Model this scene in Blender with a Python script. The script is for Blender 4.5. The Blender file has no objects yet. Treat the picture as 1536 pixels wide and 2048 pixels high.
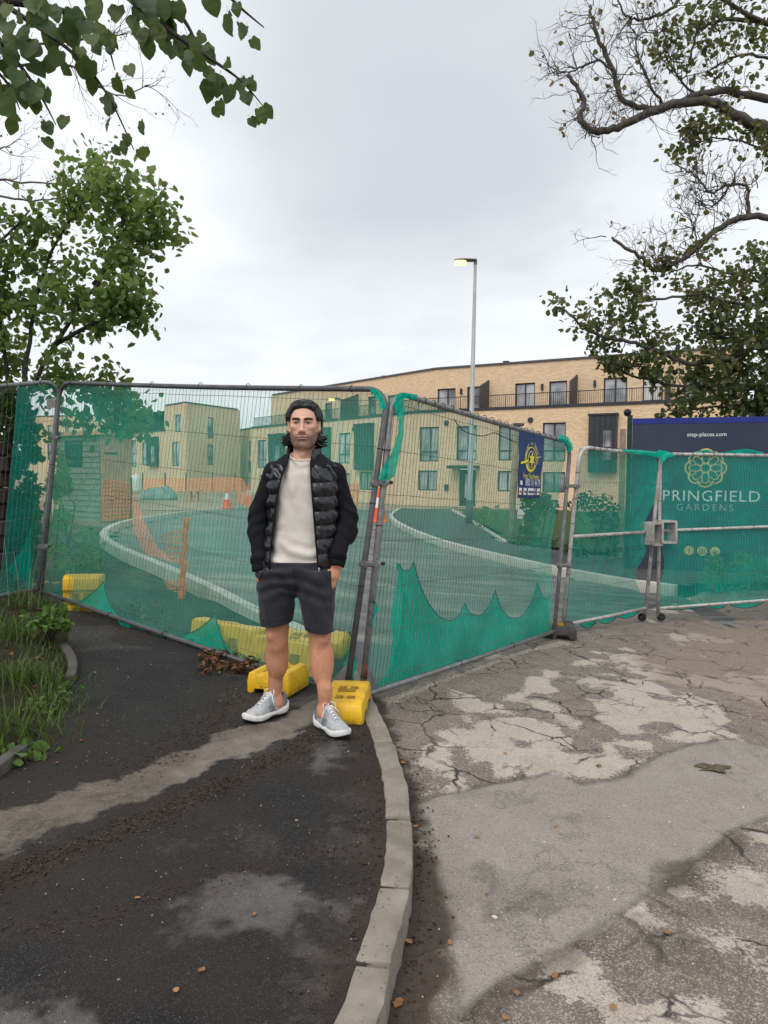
import bpy, bmesh, math, random
import numpy as np
from mathutils import Vector, Matrix, Euler
from mathutils.bvhtree import BVHTree

random.seed(7)
np.random.seed(7)
SC = bpy.context.scene
COL = SC.collection
R = math.radians

# ------------------------------------------------------------------ camera
CAM_Z, F_PX, PITCH, ROLL = 1.45, 1421.0, R(-3.0), R(0.35)
cam_d = bpy.data.cameras.new('camera')
cam_d.sensor_fit = 'HORIZONTAL'
cam_d.sensor_width = 36.0
cam_d.lens = 36.0 * F_PX / 1536.0
cam_d.clip_start = 0.05
cam_d.clip_end = 4000
cam = bpy.data.objects.new('camera', cam_d)
COL.objects.link(cam)
CAM_ROT = Matrix.Rotation(R(90) + PITCH, 3, 'X') @ Matrix.Rotation(ROLL, 3, 'Z')
cam.matrix_world = Matrix.Translation((0, 0, CAM_Z)) @ CAM_ROT.to_4x4()
SC.camera = cam

# ------------------------------------------------------------------ sky and sun
SUN_EL, SUN_AZ = R(52), R(205)          # overcast: a very soft sun from behind the photographer
world = bpy.data.worlds.new('World')
SC.world = world
world.use_nodes = True
wt = world.node_tree
wt.nodes.clear()
def wn(t, **k):
    n = wt.nodes.new(t)
    for a, b in k.items(): setattr(n, a, b)
    return n
sky = wn('ShaderNodeTexSky', sky_type='NISHITA', sun_disc=False)
sky.sun_elevation = SUN_EL
sky.sun_rotation = SUN_AZ
sky.air_density = 1.0; sky.dust_density = 3.0
tc = wn('ShaderNodeTexCoord')
sep = wn('ShaderNodeSeparateXYZ'); wt.links.new(tc.outputs['Generated'], sep.inputs[0])
def wmath(op, a, b=None, clamp=False):
    n = wn('ShaderNodeMath', operation=op); n.use_clamp = clamp
    for i, v in enumerate((a, b)):
        if v is None: continue
        if isinstance(v, (int, float)): n.inputs[i].default_value = v
        else: wt.links.new(v, n.inputs[i])
    return n.outputs[0]
zz = wmath('ADD', wmath('MAXIMUM', sep.outputs[2], 0.0), 0.16)
comb = wn('ShaderNodeCombineXYZ')
wt.links.new(wmath('DIVIDE', sep.outputs[0], zz), comb.inputs[0])
wt.links.new(wmath('DIVIDE', sep.outputs[1], zz), comb.inputs[1])
comb.inputs[2].default_value = 3.7
def wnoise(scale, detail, rough):
    n = wn('ShaderNodeTexNoise'); n.inputs['Scale'].default_value = scale
    n.inputs['Detail'].default_value = detail; n.inputs['Roughness'].default_value = rough
    wt.links.new(comb.outputs[0], n.inputs['Vector']); return n.outputs['Fac']
big = wnoise(0.62, 3, 0.5)
fine = wnoise(1.5, 6, 0.58)
cl = wmath('ADD', wmath('MULTIPLY', big, 0.5), wmath('MULTIPLY', fine, 0.5))
ramp = wn('ShaderNodeValToRGB')
ramp.color_ramp.elements[0].position = 0.33; ramp.color_ramp.elements[0].color = (0.545, 0.57, 0.61, 1)
ramp.color_ramp.elements[1].position = 0.60; ramp.color_ramp.elements[1].color = (0.825, 0.85, 0.88, 1)
e = ramp.color_ramp.elements.new(0.46); e.color = (0.70, 0.73, 0.765, 1)
_c = (CAM_ROT @ Vector(((800 - 768) / F_PX, -(190 - 1024) / F_PX, -1.0))).normalized()
_dp = wn('ShaderNodeVectorMath', operation='DOT_PRODUCT'); wt.links.new(tc.outputs['Generated'], _dp.inputs[0]); _dp.inputs[1].default_value = tuple(_c)
_bl = wn('ShaderNodeMapRange', interpolation_type='SMOOTHSTEP'); wt.links.new(_dp.outputs['Value'], _bl.inputs[0])
_bl.inputs[1].default_value = math.cos(R(19)); _bl.inputs[2].default_value = math.cos(R(2)); _bl.inputs[3].default_value = 0.0; _bl.inputs[4].default_value = 1.0
cl = wmath('SUBTRACT', wmath('ADD', cl, 0.055), wmath('MULTIPLY', _bl.outputs[0], wmath('MULTIPLY', fine, 0.40)))     # the heavier bank of cloud overhead
wt.links.new(cl, ramp.inputs[0])
bgsky = wn('ShaderNodeBackground'); bgsky.inputs[1].default_value = 0.1
wt.links.new(sky.outputs[0], bgsky.inputs[0])
bgcl = wn('ShaderNodeBackground'); bgcl.inputs[1].default_value = 1.0
wt.links.new(ramp.outputs[0], bgcl.inputs[0])
mixb = wn('ShaderNodeMixShader'); mixb.inputs[0].default_value = 0.95
wt.links.new(bgsky.outputs[0], mixb.inputs[1]); wt.links.new(bgcl.outputs[0], mixb.inputs[2])
wout = wn('ShaderNodeOutputWorld'); wt.links.new(mixb.outputs[0], wout.inputs[0])

sun_d = bpy.data.lights.new('sun', 'SUN')
sun_d.energy = 1.5
sun_d.angle = R(35)
sun_d.color = (1.0, 0.95, 0.88)
sun = bpy.data.objects.new('sun', sun_d)
COL.objects.link(sun)
sd = Vector((math.sin(SUN_AZ) * math.cos(SUN_EL), math.cos(SUN_AZ) * math.cos(SUN_EL), math.sin(SUN_EL)))
sun.rotation_euler = sd.to_track_quat('Z', 'Y').to_euler()
sun.location = (0, -20, 30)

vs = SC.view_settings
vs.view_transform = 'Standard'; vs.look = 'None'; vs.exposure = 0.34; vs.gamma = 1.0
vs.use_curve_mapping = False
SC.render.engine = 'CYCLES'
SC.cycles.max_bounces = 4
SC.cycles.diffuse_bounces = 2
SC.cycles.glossy_bounces = 2
SC.cycles.transparent_max_bounces = 14
SC.cycles.use_adaptive_sampling = True
SC.cycles.adaptive_threshold = 0.025
SC.cycles.use_denoising = True
SC.cycles.sample_clamp_indirect = 6

# ------------------------------------------------------------------ helpers
def ray(px, py):
    return CAM_ROT @ Vector(((px - 768) / F_PX, -(py - 1024) / F_PX, -1.0))
def at(px, py, Y):
    d = ray(px, py); t = Y / d.y
    return Vector((d.x * t, Y, CAM_Z + d.z * t))
def smooth(a, b, t):
    t = min(1, max(0, (t - a) / (b - a))); return t * t * (3 - 2 * t)
_SX = [-30, -12, -8, -3.3, -1.0, 0.0, 1.8, 4.0, 60]
_SZ = [0.8, 0.50, 0.40, 0.19, 0.03, -0.10, -0.21, -0.35, -0.35]
def site_z(x, y):
    t = smooth(13, 40, y)
    return float(np.interp(x, _SX, _SZ)) * (1 - t) - 0.40 * t
def pave_z(x, y):
    return 0.055 * max(0.0, -x) + 0.005 * min(0.0, -x)
def road_z(x, y):
    return -0.105 - 0.06 * min(max(x, 0.0), 4.2)
def on_ground(px, py, zf=site_z):
    d = ray(px, py); t = (0.1 - CAM_Z) / d.z
    for _ in range(30):
        t = (zf(d.x * t, d.y * t) - CAM_Z) / d.z
    return Vector((d.x * t, d.y * t, zf(d.x * t, d.y * t)))
def pixel(p):
    q = CAM_ROT.transposed() @ (Vector(p) - Vector((0, 0, CAM_Z)))
    return (768 + F_PX * q.x / -q.z, 1024 - F_PX * q.y / -q.z)

_perm = np.random.RandomState(3).rand(256, 256)
def vnoise(x, y):
    x = np.asarray(x, float); y = np.asarray(y, float)
    xi = np.floor(x).astype(int); yi = np.floor(y).astype(int)
    fx = x - xi; fy = y - yi
    fx = fx * fx * (3 - 2 * fx); fy = fy * fy * (3 - 2 * fy)
    g = lambda a, b: _perm[a % 256, b % 256]
    return (g(xi, yi) * (1 - fx) + g(xi + 1, yi) * fx) * (1 - fy) + (g(xi, yi + 1) * (1 - fx) + g(xi + 1, yi + 1) * fx) * fy
def fbm(x, y, o=4):
    s = 0; a = 0.5; t = 0
    for i in range(o):
        s = s + a * vnoise(x * 2 ** i + 17.3 * i, y * 2 ** i + 5.1 * i); t += a; a *= 0.5
    return s / t
def sstep(a, b, v):
    t = np.clip((v - a) / (b - a), 0, 1); return t * t * (3 - 2 * t)
def poly_sd(poly, x, y):
    """signed distance to a polygon, negative inside"""
    p = np.array([(v[0], v[1]) for v in poly]); n = len(p)
    d = np.full(x.shape, 1e9); ins = np.zeros(x.shape, bool)
    for i in range(n):
        a = p[i]; b = p[(i + 1) % n]; e = b - a
        wx = x - a[0]; wy = y - a[1]
        t = np.clip((wx * e[0] + wy * e[1]) / max(e @ e, 1e-12), 0, 1)
        d = np.minimum(d, np.hypot(wx - t * e[0], wy - t * e[1]))
        c = ((a[1] > y) != (b[1] > y))
        with np.errstate(divide='ignore', invalid='ignore'):
            ins ^= c & (x < (b[0] - a[0]) * (y - a[1]) / (b[1] - a[1] + 1e-15) + a[0])
    return np.where(ins, -d, d)
def line_d(pts, x, y):
    p = np.array([(v[0], v[1]) for v in pts])
    d = np.full(x.shape, 1e9)
    for i in range(len(p) - 1):
        a = p[i]; e = p[i + 1] - a
        t = np.clip(((x - a[0]) * e[0] + (y - a[1]) * e[1]) / max(e @ e, 1e-12), 0, 1)
        d = np.minimum(d, np.hypot(x - a[0] - t * e[0], y - a[1] - t * e[1]))
    return d

WM = {}
def wm(o):
    return WM.get(o.name, Matrix.Identity(4)) if o else Matrix.Identity(4)
def tag(o, label=None, cat=None, group=None, kind=None):
    if label: o['label'] = label
    if cat: o['category'] = cat
    if group: o['group'] = group
    if kind: o['kind'] = kind
    return o
def thing(name, label, cat, loc=(0, 0, 0), rz=0.0, group=None):
    o = bpy.data.objects.new(name, None)
    COL.objects.link(o)
    o.empty_display_size = 0.1
    o.location = loc; o.rotation_euler = (0, 0, rz)
    WM[o.name] = Matrix.Translation(Vector(loc)) @ Matrix.Rotation(rz, 4, 'Z')
    return tag(o, label, cat, group)
def link(name, me, mats, parent=None, smooth_=False):
    o = bpy.data.objects.new(name, me)
    COL.objects.link(o)
    for m in (mats if isinstance(mats, (list, tuple)) else [mats]):
        if len(me.materials) < len(mats if isinstance(mats, (list, tuple)) else [mats]):
            me.materials.append(m)
    if parent:
        o.parent = parent; WM[o.name] = wm(parent)
    if smooth_ and len(me.polygons):
        me.polygons.foreach_set('use_smooth', [True] * len(me.polygons))
    return o
def copy_tree(o, parent=None, loc=None, rz=None):
    c = o.copy(); COL.objects.link(c); c.parent = parent
    if loc is not None: c.location = loc
    if rz is not None: c.rotation_euler = (0, 0, rz)
    for ch in list(o.children): copy_tree(ch, c)
    return c

class MB:
    """collects geometry (world coordinates) into one mesh"""
    def __init__(s): s.v = []; s.f = []; s.uv = None; s.mi = []; s.cur = 0
    def face(s, f): s.f.append(f); s.mi.append(s.cur)
    def quad(s, a, b, c, d):
        n = len(s.v); s.v += [Vector(a), Vector(b), Vector(c), Vector(d)]; s.face((n, n + 1, n + 2, n + 3))
    def poly(s, pts):
        n = len(s.v); s.v += [Vector(p) for p in pts]; s.face(tuple(range(n, n + len(pts))))
    def hexa(s, b, t):
        """b, t: four corners each, counter-clockwise from above"""
        n = len(s.v); s.v += [Vector(p) for p in b] + [Vector(p) for p in t]
        for f in ((3, 2, 1, 0), (4, 5, 6, 7), (0, 1, 5, 4), (1, 2, 6, 5), (2, 3, 7, 6), (3, 0, 4, 7)):
            s.face(tuple(n + i for i in f))
    def box(s, c, size, M=None, rot=None):
        c = Vector(c); hx, hy, hz = [q / 2 for q in size]
        P = [Vector((x, y, z)) for z in (-hz, hz) for x, y in ((-hx, -hy), (hx, -hy), (hx, hy), (-hx, hy))]
        if rot is not None: P = [rot @ p for p in P]
        P = [p + c for p in P]
        if M is not None: P = [M @ p for p in P]
        s.hexa(P[:4], P[4:])
    def bar(s, a, b, w, h, up=(0, 0, 1)):
        a = Vector(a); b = Vector(b); d = (b - a).normalized(); up = Vector(up)
        sx = d.cross(up)
        if sx.length < 1e-6: sx = d.cross(Vector((1, 0, 0)))
        sx.normalize(); uz = sx.cross(d).normalized()
        q = lambda p: [p - sx * w / 2 - uz * h / 2, p + sx * w / 2 - uz * h / 2, p + sx * w / 2 + uz * h / 2, p - sx * w / 2 + uz * h / 2]
        s.hexa(q(a), q(b))
    def tube(s, pts, r, n=8, cap=True, r2=None, closed=False):
        pts = [Vector(p) for p in pts]; m = len(pts)
        rs = r if isinstance(r, (list, tuple)) else [r + ((r2 if r2 is not None else r) - r) * i / max(1, m - 1) for i in range(m)]
        base = len(s.v); prev = None
        for i, p in enumerate(pts):
            if closed: t = pts[(i + 1) % m] - pts[i - 1]
            else: t = pts[min(i + 1, m - 1)] - pts[max(i - 1, 0)]
            if t.length < 1e-9: t = Vector((0, 0, 1))
            t.normalize()
            if prev is None:
                a = t.cross(Vector((0, 0, 1)))
                if a.length < 0.05: a = t.cross(Vector((1, 0, 0)))
            else:
                a = prev - t * prev.dot(t)
                if a.length < 1e-6: a = t.cross(Vector((1, 0, 0)))
            a.normalize(); prev = a; b = t.cross(a)
            for k in range(n):
                w = 2 * math.pi * k / n
                s.v.append(p + (a * math.cos(w) + b * math.sin(w)) * rs[i])
        for i in range(m if closed else m - 1):
            j = (i + 1) % m
            for k in range(n):
                k2 = (k + 1) % n
                s.face((base + i * n + k, base + i * n + k2, base + j * n + k2, base + j * n + k))
        if cap and not closed:
            s.face(tuple(base + k for k in reversed(range(n))))
            s.face(tuple(base + (m - 1) * n + k for k in range(n)))
    def lathe(s, prof, c=(0, 0, 0), n=20, M=None):
        base = len(s.v); c = Vector(c)
        for r, z in prof:
            for k in range(n):
                w = 2 * math.pi * k / n
                p = Vector((r * math.cos(w), r * math.sin(w), z)) + c
                s.v.append(M @ p if M is not None else p)
        for i in range(len(prof) - 1):
            for k in range(n):
                k2 = (k + 1) % n
                s.face((base + i * n + k, base + i * n + k2, base + (i + 1) * n + k2, base + (i + 1) * n + k))
        s.face(tuple(base + k for k in reversed(range(n))))
        s.face(tuple(base + (len(prof) - 1) * n + k for k in range(n)))
    def prism(s, poly, O, ux, uy, depth):
        """polygon (u, v) in the plane O + u*ux + v*uy, extruded by vector depth"""
        O = Vector(O); ux = Vector(ux); uy = Vector(uy); depth = Vector(depth)
        n = len(s.v); m = len(poly)
        P = [O + ux * a + uy * b for a, b in poly]
        s.v += P + [p + depth for p in P]
        s.face(tuple(n + i for i in reversed(range(m)))); s.face(tuple(n + m + i for i in range(m)))
        for i in range(m):
            j = (i + 1) % m
            s.face((n + i, n + j, n + m + j, n + m + i))
    def loft(s, rings, cap=True, closed=True):
        base = len(s.v); n = len(rings[0])
        for r in rings: s.v += [Vector(p) for p in r]
        for i in range(len(rings) - 1):
            for k in range(n if closed else n - 1):
                k2 = (k + 1) % n
                s.face((base + i * n + k, base + i * n + k2, base + (i + 1) * n + k2, base + (i + 1) * n + k))
        if cap and closed:
            s.face(tuple(base + k for k in reversed(range(n))))
            s.face(tuple(base + (len(rings) - 1) * n + k for k in range(n)))
    def mesh(s, name, inv=None):
        me = bpy.data.meshes.new(name)
        vv = [inv @ p for p in s.v] if inv is not None else s.v
        me.from_pydata([tuple(p) for p in vv], [], s.f)
        if any(s.mi): me.polygons.foreach_set('material_index', s.mi)
        me.update(); return me
    def build(s, name, mat, parent=None, smooth_=False, bevel=0.0, seg=2, fixn=True, auto=None):
        inv = wm(parent).inverted() if parent else None
        me = s.mesh(name, inv)
        if fixn or bevel:
            bm = bmesh.new(); bm.from_mesh(me)
            if bevel:
                bmesh.ops.remove_doubles(bm, verts=bm.verts, dist=1e-5)
                es = [e for e in bm.edges if len(e.link_faces) == 2 and e.calc_face_angle(0) > 0.5]
                bmesh.ops.bevel(bm, geom=es, offset=bevel, segments=seg, affect='EDGES', profile=0.5, clamp_overlap=True)
            bmesh.ops.recalc_face_normals(bm, faces=bm.faces)
            bm.to_mesh(me); bm.free()
        o = link(name, me, mat, parent, smooth_)
        if auto is not None:
            me.polygons.foreach_set('use_smooth', [True] * len(me.polygons))
            me.set_sharp_from_angle(angle=auto)
        return o

def np_mesh(name, V, Fq, attrs=None, uv=None):
    me = bpy.data.meshes.new(name)
    V = np.asarray(V, np.float32); Fq = np.asarray(Fq, np.int32)
    k = Fq.shape[1]
    me.vertices.add(len(V)); me.vertices.foreach_set('co', V.ravel())
    me.loops.add(Fq.size); me.loops.foreach_set('vertex_index', Fq.ravel())
    me.polygons.add(len(Fq)); me.polygons.foreach_set('loop_start', np.arange(0, Fq.size, k, dtype=np.int32))
    me.polygons.foreach_set('loop_total', np.full(len(Fq), k, np.int32))
    if uv is not None:
        l = me.uv_layers.new(name='uv'); l.data.foreach_set('uv', np.asarray(uv, np.float32)[Fq.ravel()].ravel())
    for nm, a in (attrs or {}).items():
        at_ = me.color_attributes.new(nm, 'FLOAT_COLOR', 'POINT')
        at_.data.foreach_set('color', np.asarray(a, np.float32).ravel())
    me.update(calc_edges=True); me.validate()
    return me
def grid_faces(nx, ny):
    i, j = np.meshgrid(np.arange(nx - 1), np.arange(ny - 1), indexing='ij')
    a = (i * ny + j).ravel()
    return np.stack([a, a + ny, a + ny + 1, a + 1], 1)

# ------------------------------------------------------------------ materials
class NT:
    def __init__(s, name, rough=0.7, spec=0.3, metal=0.0):
        s.m = bpy.data.materials.new(name); s.m.use_nodes = True
        s.t = s.m.node_tree; s.b = s.t.nodes['Principled BSDF']; s.out = s.t.nodes['Material Output']
        s.b.inputs['Roughness'].default_value = rough
        s.b.inputs['Specular IOR Level'].default_value = spec
        s.b.inputs['Metallic'].default_value = metal
        s._co = None
    def n(s, t, **k):
        q = s.t.nodes.new(t)
        for a, b in k.items(): setattr(q, a, b)
        return q
    def put(s, sock, v):
        if isinstance(v, bpy.types.NodeSocket): s.t.links.new(v, sock)
        elif isinstance(v, (tuple, list)): sock.default_value = tuple(v) if len(v) == 4 or sock.type == 'VECTOR' else tuple(v) + (1.0,)
        else: sock.default_value = v
    def co(s, kind='Object'):
        if s._co is None: s._co = s.n('ShaderNodeTexCoord')
        return s._co.outputs[kind]
    def mapv(s, v, scale=(1, 1, 1), loc=(0, 0, 0), rot=(0, 0, 0)):
        q = s.n('ShaderNodeMapping'); s.put(q.inputs[0], v)
        q.inputs['Scale'].default_value = scale; q.inputs['Location'].default_value = loc; q.inputs['Rotation'].default_value = rot
        return q.outputs[0]
    def noise(s, scale, detail=4, rough=0.55, v=None, dist=0.0, color=False):
        q = s.n('ShaderNodeTexNoise'); s.put(q.inputs['Vector'], v if v is not None else s.co())
        q.inputs['Scale'].default_value = scale; q.inputs['Detail'].default_value = detail
        q.inputs['Roughness'].default_value = rough; q.inputs['Distortion'].default_value = dist
        return q.outputs['Color' if color else 'Fac']
    def voro(s, scale, feature='F1', v=None, out='Distance', rand=1.0):
        q = s.n('ShaderNodeTexVoronoi', feature=feature); s.put(q.inputs['Vector'], v if v is not None else s.co())
        q.inputs['Scale'].default_value = scale; q.inputs['Randomness'].default_value = rand
        return q.outputs[out]
    def math(s, op, a, b=0.0, clamp=False):
        q = s.n('ShaderNodeMath', operation=op); q.use_clamp = clamp
        s.put(q.inputs[0], a); s.put(q.inputs[1], b); return q.outputs[0]
    def ramp(s, fac, stops, interp='LINEAR'):
        q = s.n('ShaderNodeValToRGB'); q.color_ramp.interpolation = interp
        el = q.color_ramp.elements
        while len(el) > 1: el.remove(el[-1])
        for i, (p, c) in enumerate(stops):
            e_ = el[0] if i == 0 else el.new(p)
            e_.position = p; e_.color = (c, c, c, 1) if isinstance(c, (int, float)) else tuple(c) + ((1,) if len(c) == 3 else ())
        s.put(q.inputs[0], fac); return q.outputs[0]
    def mix(s, fac, a, b, mode='MIX'):
        q = s.n('ShaderNodeMix', data_type='RGBA', blend_type=mode)
        s.put(q.inputs[0], fac); s.put(q.inputs[6], a); s.put(q.inputs[7], b); return q.outputs[2]
    def attr(s, name):
        q = s.n('ShaderNodeAttribute', attribute_name=name); sp = s.n('ShaderNodeSeparateColor')
        s.put(sp.inputs[0], q.outputs['Color']); return sp.outputs[0], sp.outputs[1], sp.outputs[2], q.outputs['Color']
    def bump(s, h, strength=0.4, dist=0.01, prev=None):
        q = s.n('ShaderNodeBump'); q.inputs['Strength'].default_value = strength; q.inputs['Distance'].default_value = dist
        s.put(q.inputs['Height'], h)
        if prev is not None: s.put(q.inputs['Normal'], prev)
        return q.outputs[0]
    def color(s, v): s.put(s.b.inputs['Base Color'], v); return s
    def rough(s, v): s.put(s.b.inputs['Roughness'], v); return s
    def normal(s, v): s.put(s.b.inputs['Normal'], v); return s

def plain(name, col, rough=0.6, var=0.25, scale=12, spec=0.3, metal=0.0, bump=0.0, bscale=60, dirt=None):
    """one colour with soft unevenness, a little relief and optional dirt"""
    t = NT(name, rough, spec, metal)
    f = t.noise(scale, 5, 0.6)
    c = t.mix(t.ramp(f, [(0.3, 0), (0.7, 1)]), tuple(x * (1 - var) for x in col), tuple(min(1, x * (1 + var)) for x in col))
    if dirt:
        d = t.ramp(t.noise(scale * 0.37, 6, 0.65), [(0.5, 0), (0.72, 1)])
        c = t.mix(t.math('MULTIPLY', d, 0.7), c, dirt)
    t.color(c)
    t.rough(t.ramp(t.noise(scale * 2, 3), [(0.3, max(0, rough - 0.1)), (0.7, min(1, rough + 0.1))]))
    if bump: t.normal(t.bump(t.noise(bscale, 4), bump, 0.005))
    return t.m
# ================================================================== GROUND
def gpx(pts, zf): return [on_ground(x, y, zf) for x, y in pts]
def resample(P, step):
    P = [Vector(p) for p in P]; out = [P[0].copy()]; acc = 0
    # Catmull-Rom then even spacing
    Q = []
    for i in range(len(P) - 1):
        p0 = P[max(i - 1, 0)]; p1 = P[i]; p2 = P[i + 1]; p3 = P[min(i + 2, len(P) - 1)]
        for k in range(24):
            t = k / 24
            Q.append(0.5 * ((2 * p1) + (p2 - p0) * t + (2 * p0 - 5 * p1 + 4 * p2 - p3) * t * t + (3 * p1 - p0 - 3 * p2 + p3) * t ** 3))
    Q.append(P[-1])
    L = [0]
    for a, b in zip(Q, Q[1:]): L.append(L[-1] + (b - a).length)
    n = max(2, int(round(L[-1] / step)) + 1); out = []; j = 0
    for k in range(n):
        d = L[-1] * k / (n - 1)
        while j < len(L) - 2 and L[j + 1] < d: j += 1
        t = (d - L[j]) / max(1e-9, L[j + 1] - L[j])
        out.append(Q[j].lerp(Q[j + 1], t))
    return out
def side(P, i):
    t = P[min(i + 1, len(P) - 1)] - P[max(i - 1, 0)]; t.z = 0; t.normalize()
    return Vector((t.y, -t.x, 0))        # to the right of travel

# --- footway kerb (centre line, from the fence towards the camera and past it)
KERB = [on_ground(x, y, lambda a, b: 0.0) for x, y in ((722, 1385), (747, 1440), (768, 1490), (788, 1560), (797, 1640), (799, 1700), (790, 1770), (771, 1850), (742, 1950), (716, 2040))]
KERB = [Vector((-0.25, 5.4, 0)), Vector((-0.22, 5.0, 0))] + KERB + [Vector((-0.22, 1.35, 0)), Vector((-0.4, 0.9, 0)), Vector((-0.7, 0.3, 0))]
KL = resample(KERB, 0.05)

# --- grass bank edge on the left of the footway
BANK = [on_ground(x, y, pave_z) for x, y in ((-260, 1640), (-60, 1570), (20, 1525), (75, 1480), (118, 1420), (142, 1340), (140, 1270), (120, 1215), (60, 1180))]
BANK = BANK + [Vector((-5.2, 7.4, 0.4))]
BANKPOLY = BANK + [Vector((-12, 8.0, 0)), Vector((-12, 1.0, 0))]

# --- new road behind the fence: kerb lines (world, on the site ground)
LK_PX = [(640, 1275), (515, 1222), (430, 1178), (340, 1137), (260, 1104), (222, 1085), (207, 1070), (220, 1054), (262, 1040), (330, 1029), (400, 1021), (470, 1015), (560, 1010)]
LK = resample(gpx(LK_PX, lambda a, b: site_z(a, b) + 0.10), 0.12)
RK_PX = [(1352, 1172), (1270, 1162), (1180, 1147), (1090, 1130), (1000, 1110), (920, 1091), (860, 1073), (812, 1053), (787, 1038), (784, 1027), (800, 1016)]
RK = resample(gpx(RK_PX, lambda a, b: site_z(a, b) + 0.12), 0.12)

# -- materials -----------------------------------------------------
def mat_footway():
    t = NT('footway_tarmac', 0.82, 0.25)
    r, g, b, _ = t.attr('m')
    agg = t.voro(300, 'F1', out='Color'); aggv = t.n('ShaderNodeSeparateColor'); t.put(aggv.inputs[0], agg)
    n1 = t.noise(3.0, 6, 0.6); n2 = t.noise(40, 4, 0.7)
    base = t.mix(t.ramp(n1, [(0.35, 0), (0.7, 1)]), (0.011, 0.0105, 0.0112), (0.024, 0.0222, 0.0212))
    base = t.mix(t.ramp(aggv.outputs[0], [(0.80, 0), (1.0, 0.8)]), base, (0.080, 0.074, 0.069))
    base = t.mix(t.math('MULTIPLY', t.ramp(n2, [(0.5, 0), (0.75, 1)]), 0.5), base, (0.032, 0.026, 0.022))
    soil = t.mix(n2, (0.018, 0.012, 0.0095), (0.062, 0.043, 0.034))
    wear = t.mix(t.ramp(t.noise(9, 6, 0.65), [(0.3, 0), (0.7, 1)]), (0.10, 0.086, 0.072), (0.235, 0.196, 0.158))
    wear = t.mix(t.ramp(aggv.outputs[1], [(0.6, 0), (1, 0.6)]), wear, (0.26, 0.24, 0.215))
    patch = t.mix(t.ramp(t.noise(14, 5, 0.7), [(0.3, 0), (0.7, 1)]), (0.085, 0.078, 0.073), (0.145, 0.134, 0.124))
    patch = t.mix(t.ramp(aggv.outputs[2], [(0.7, 0), (1, 0.6)]), patch, (0.20, 0.19, 0.18))
    brk = t.math('SUBTRACT', t.noise(38, 6, 0.72), 0.5)
    bb = t.ramp(t.math('ADD', b, t.math('MULTIPLY', brk, 1.3)), [(0.15, 0), (0.95, 1)]); rr = t.ramp(t.math('ADD', r, t.math('MULTIPLY', brk, 1.3)), [(0.18, 0), (0.82, 1)])
    c = t.mix(t.math('MULTIPLY', bb, 0.9), base, patch)
    c = t.mix(rr, c, wear)
    edge = t.ramp(t.noise(55, 5, 0.7), [(0.35, 0), (0.62, 1)])
    c = t.mix(t.math('MULTIPLY', g, t.math('ADD', t.math('MULTIPLY', edge, 0.6), 0.4)), c, soil)
    t.color(c)
    h = t.math('ADD', t.math('MULTIPLY', t.voro(210, 'F1'), 0.6), t.math('MULTIPLY', n2, 0.8))
    t.normal(t.bump(h, 0.9, 0.006))
    t.rough(t.ramp(n2, [(0.3, 0.72), (0.7, 0.92)]))
    return t.m
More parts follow.
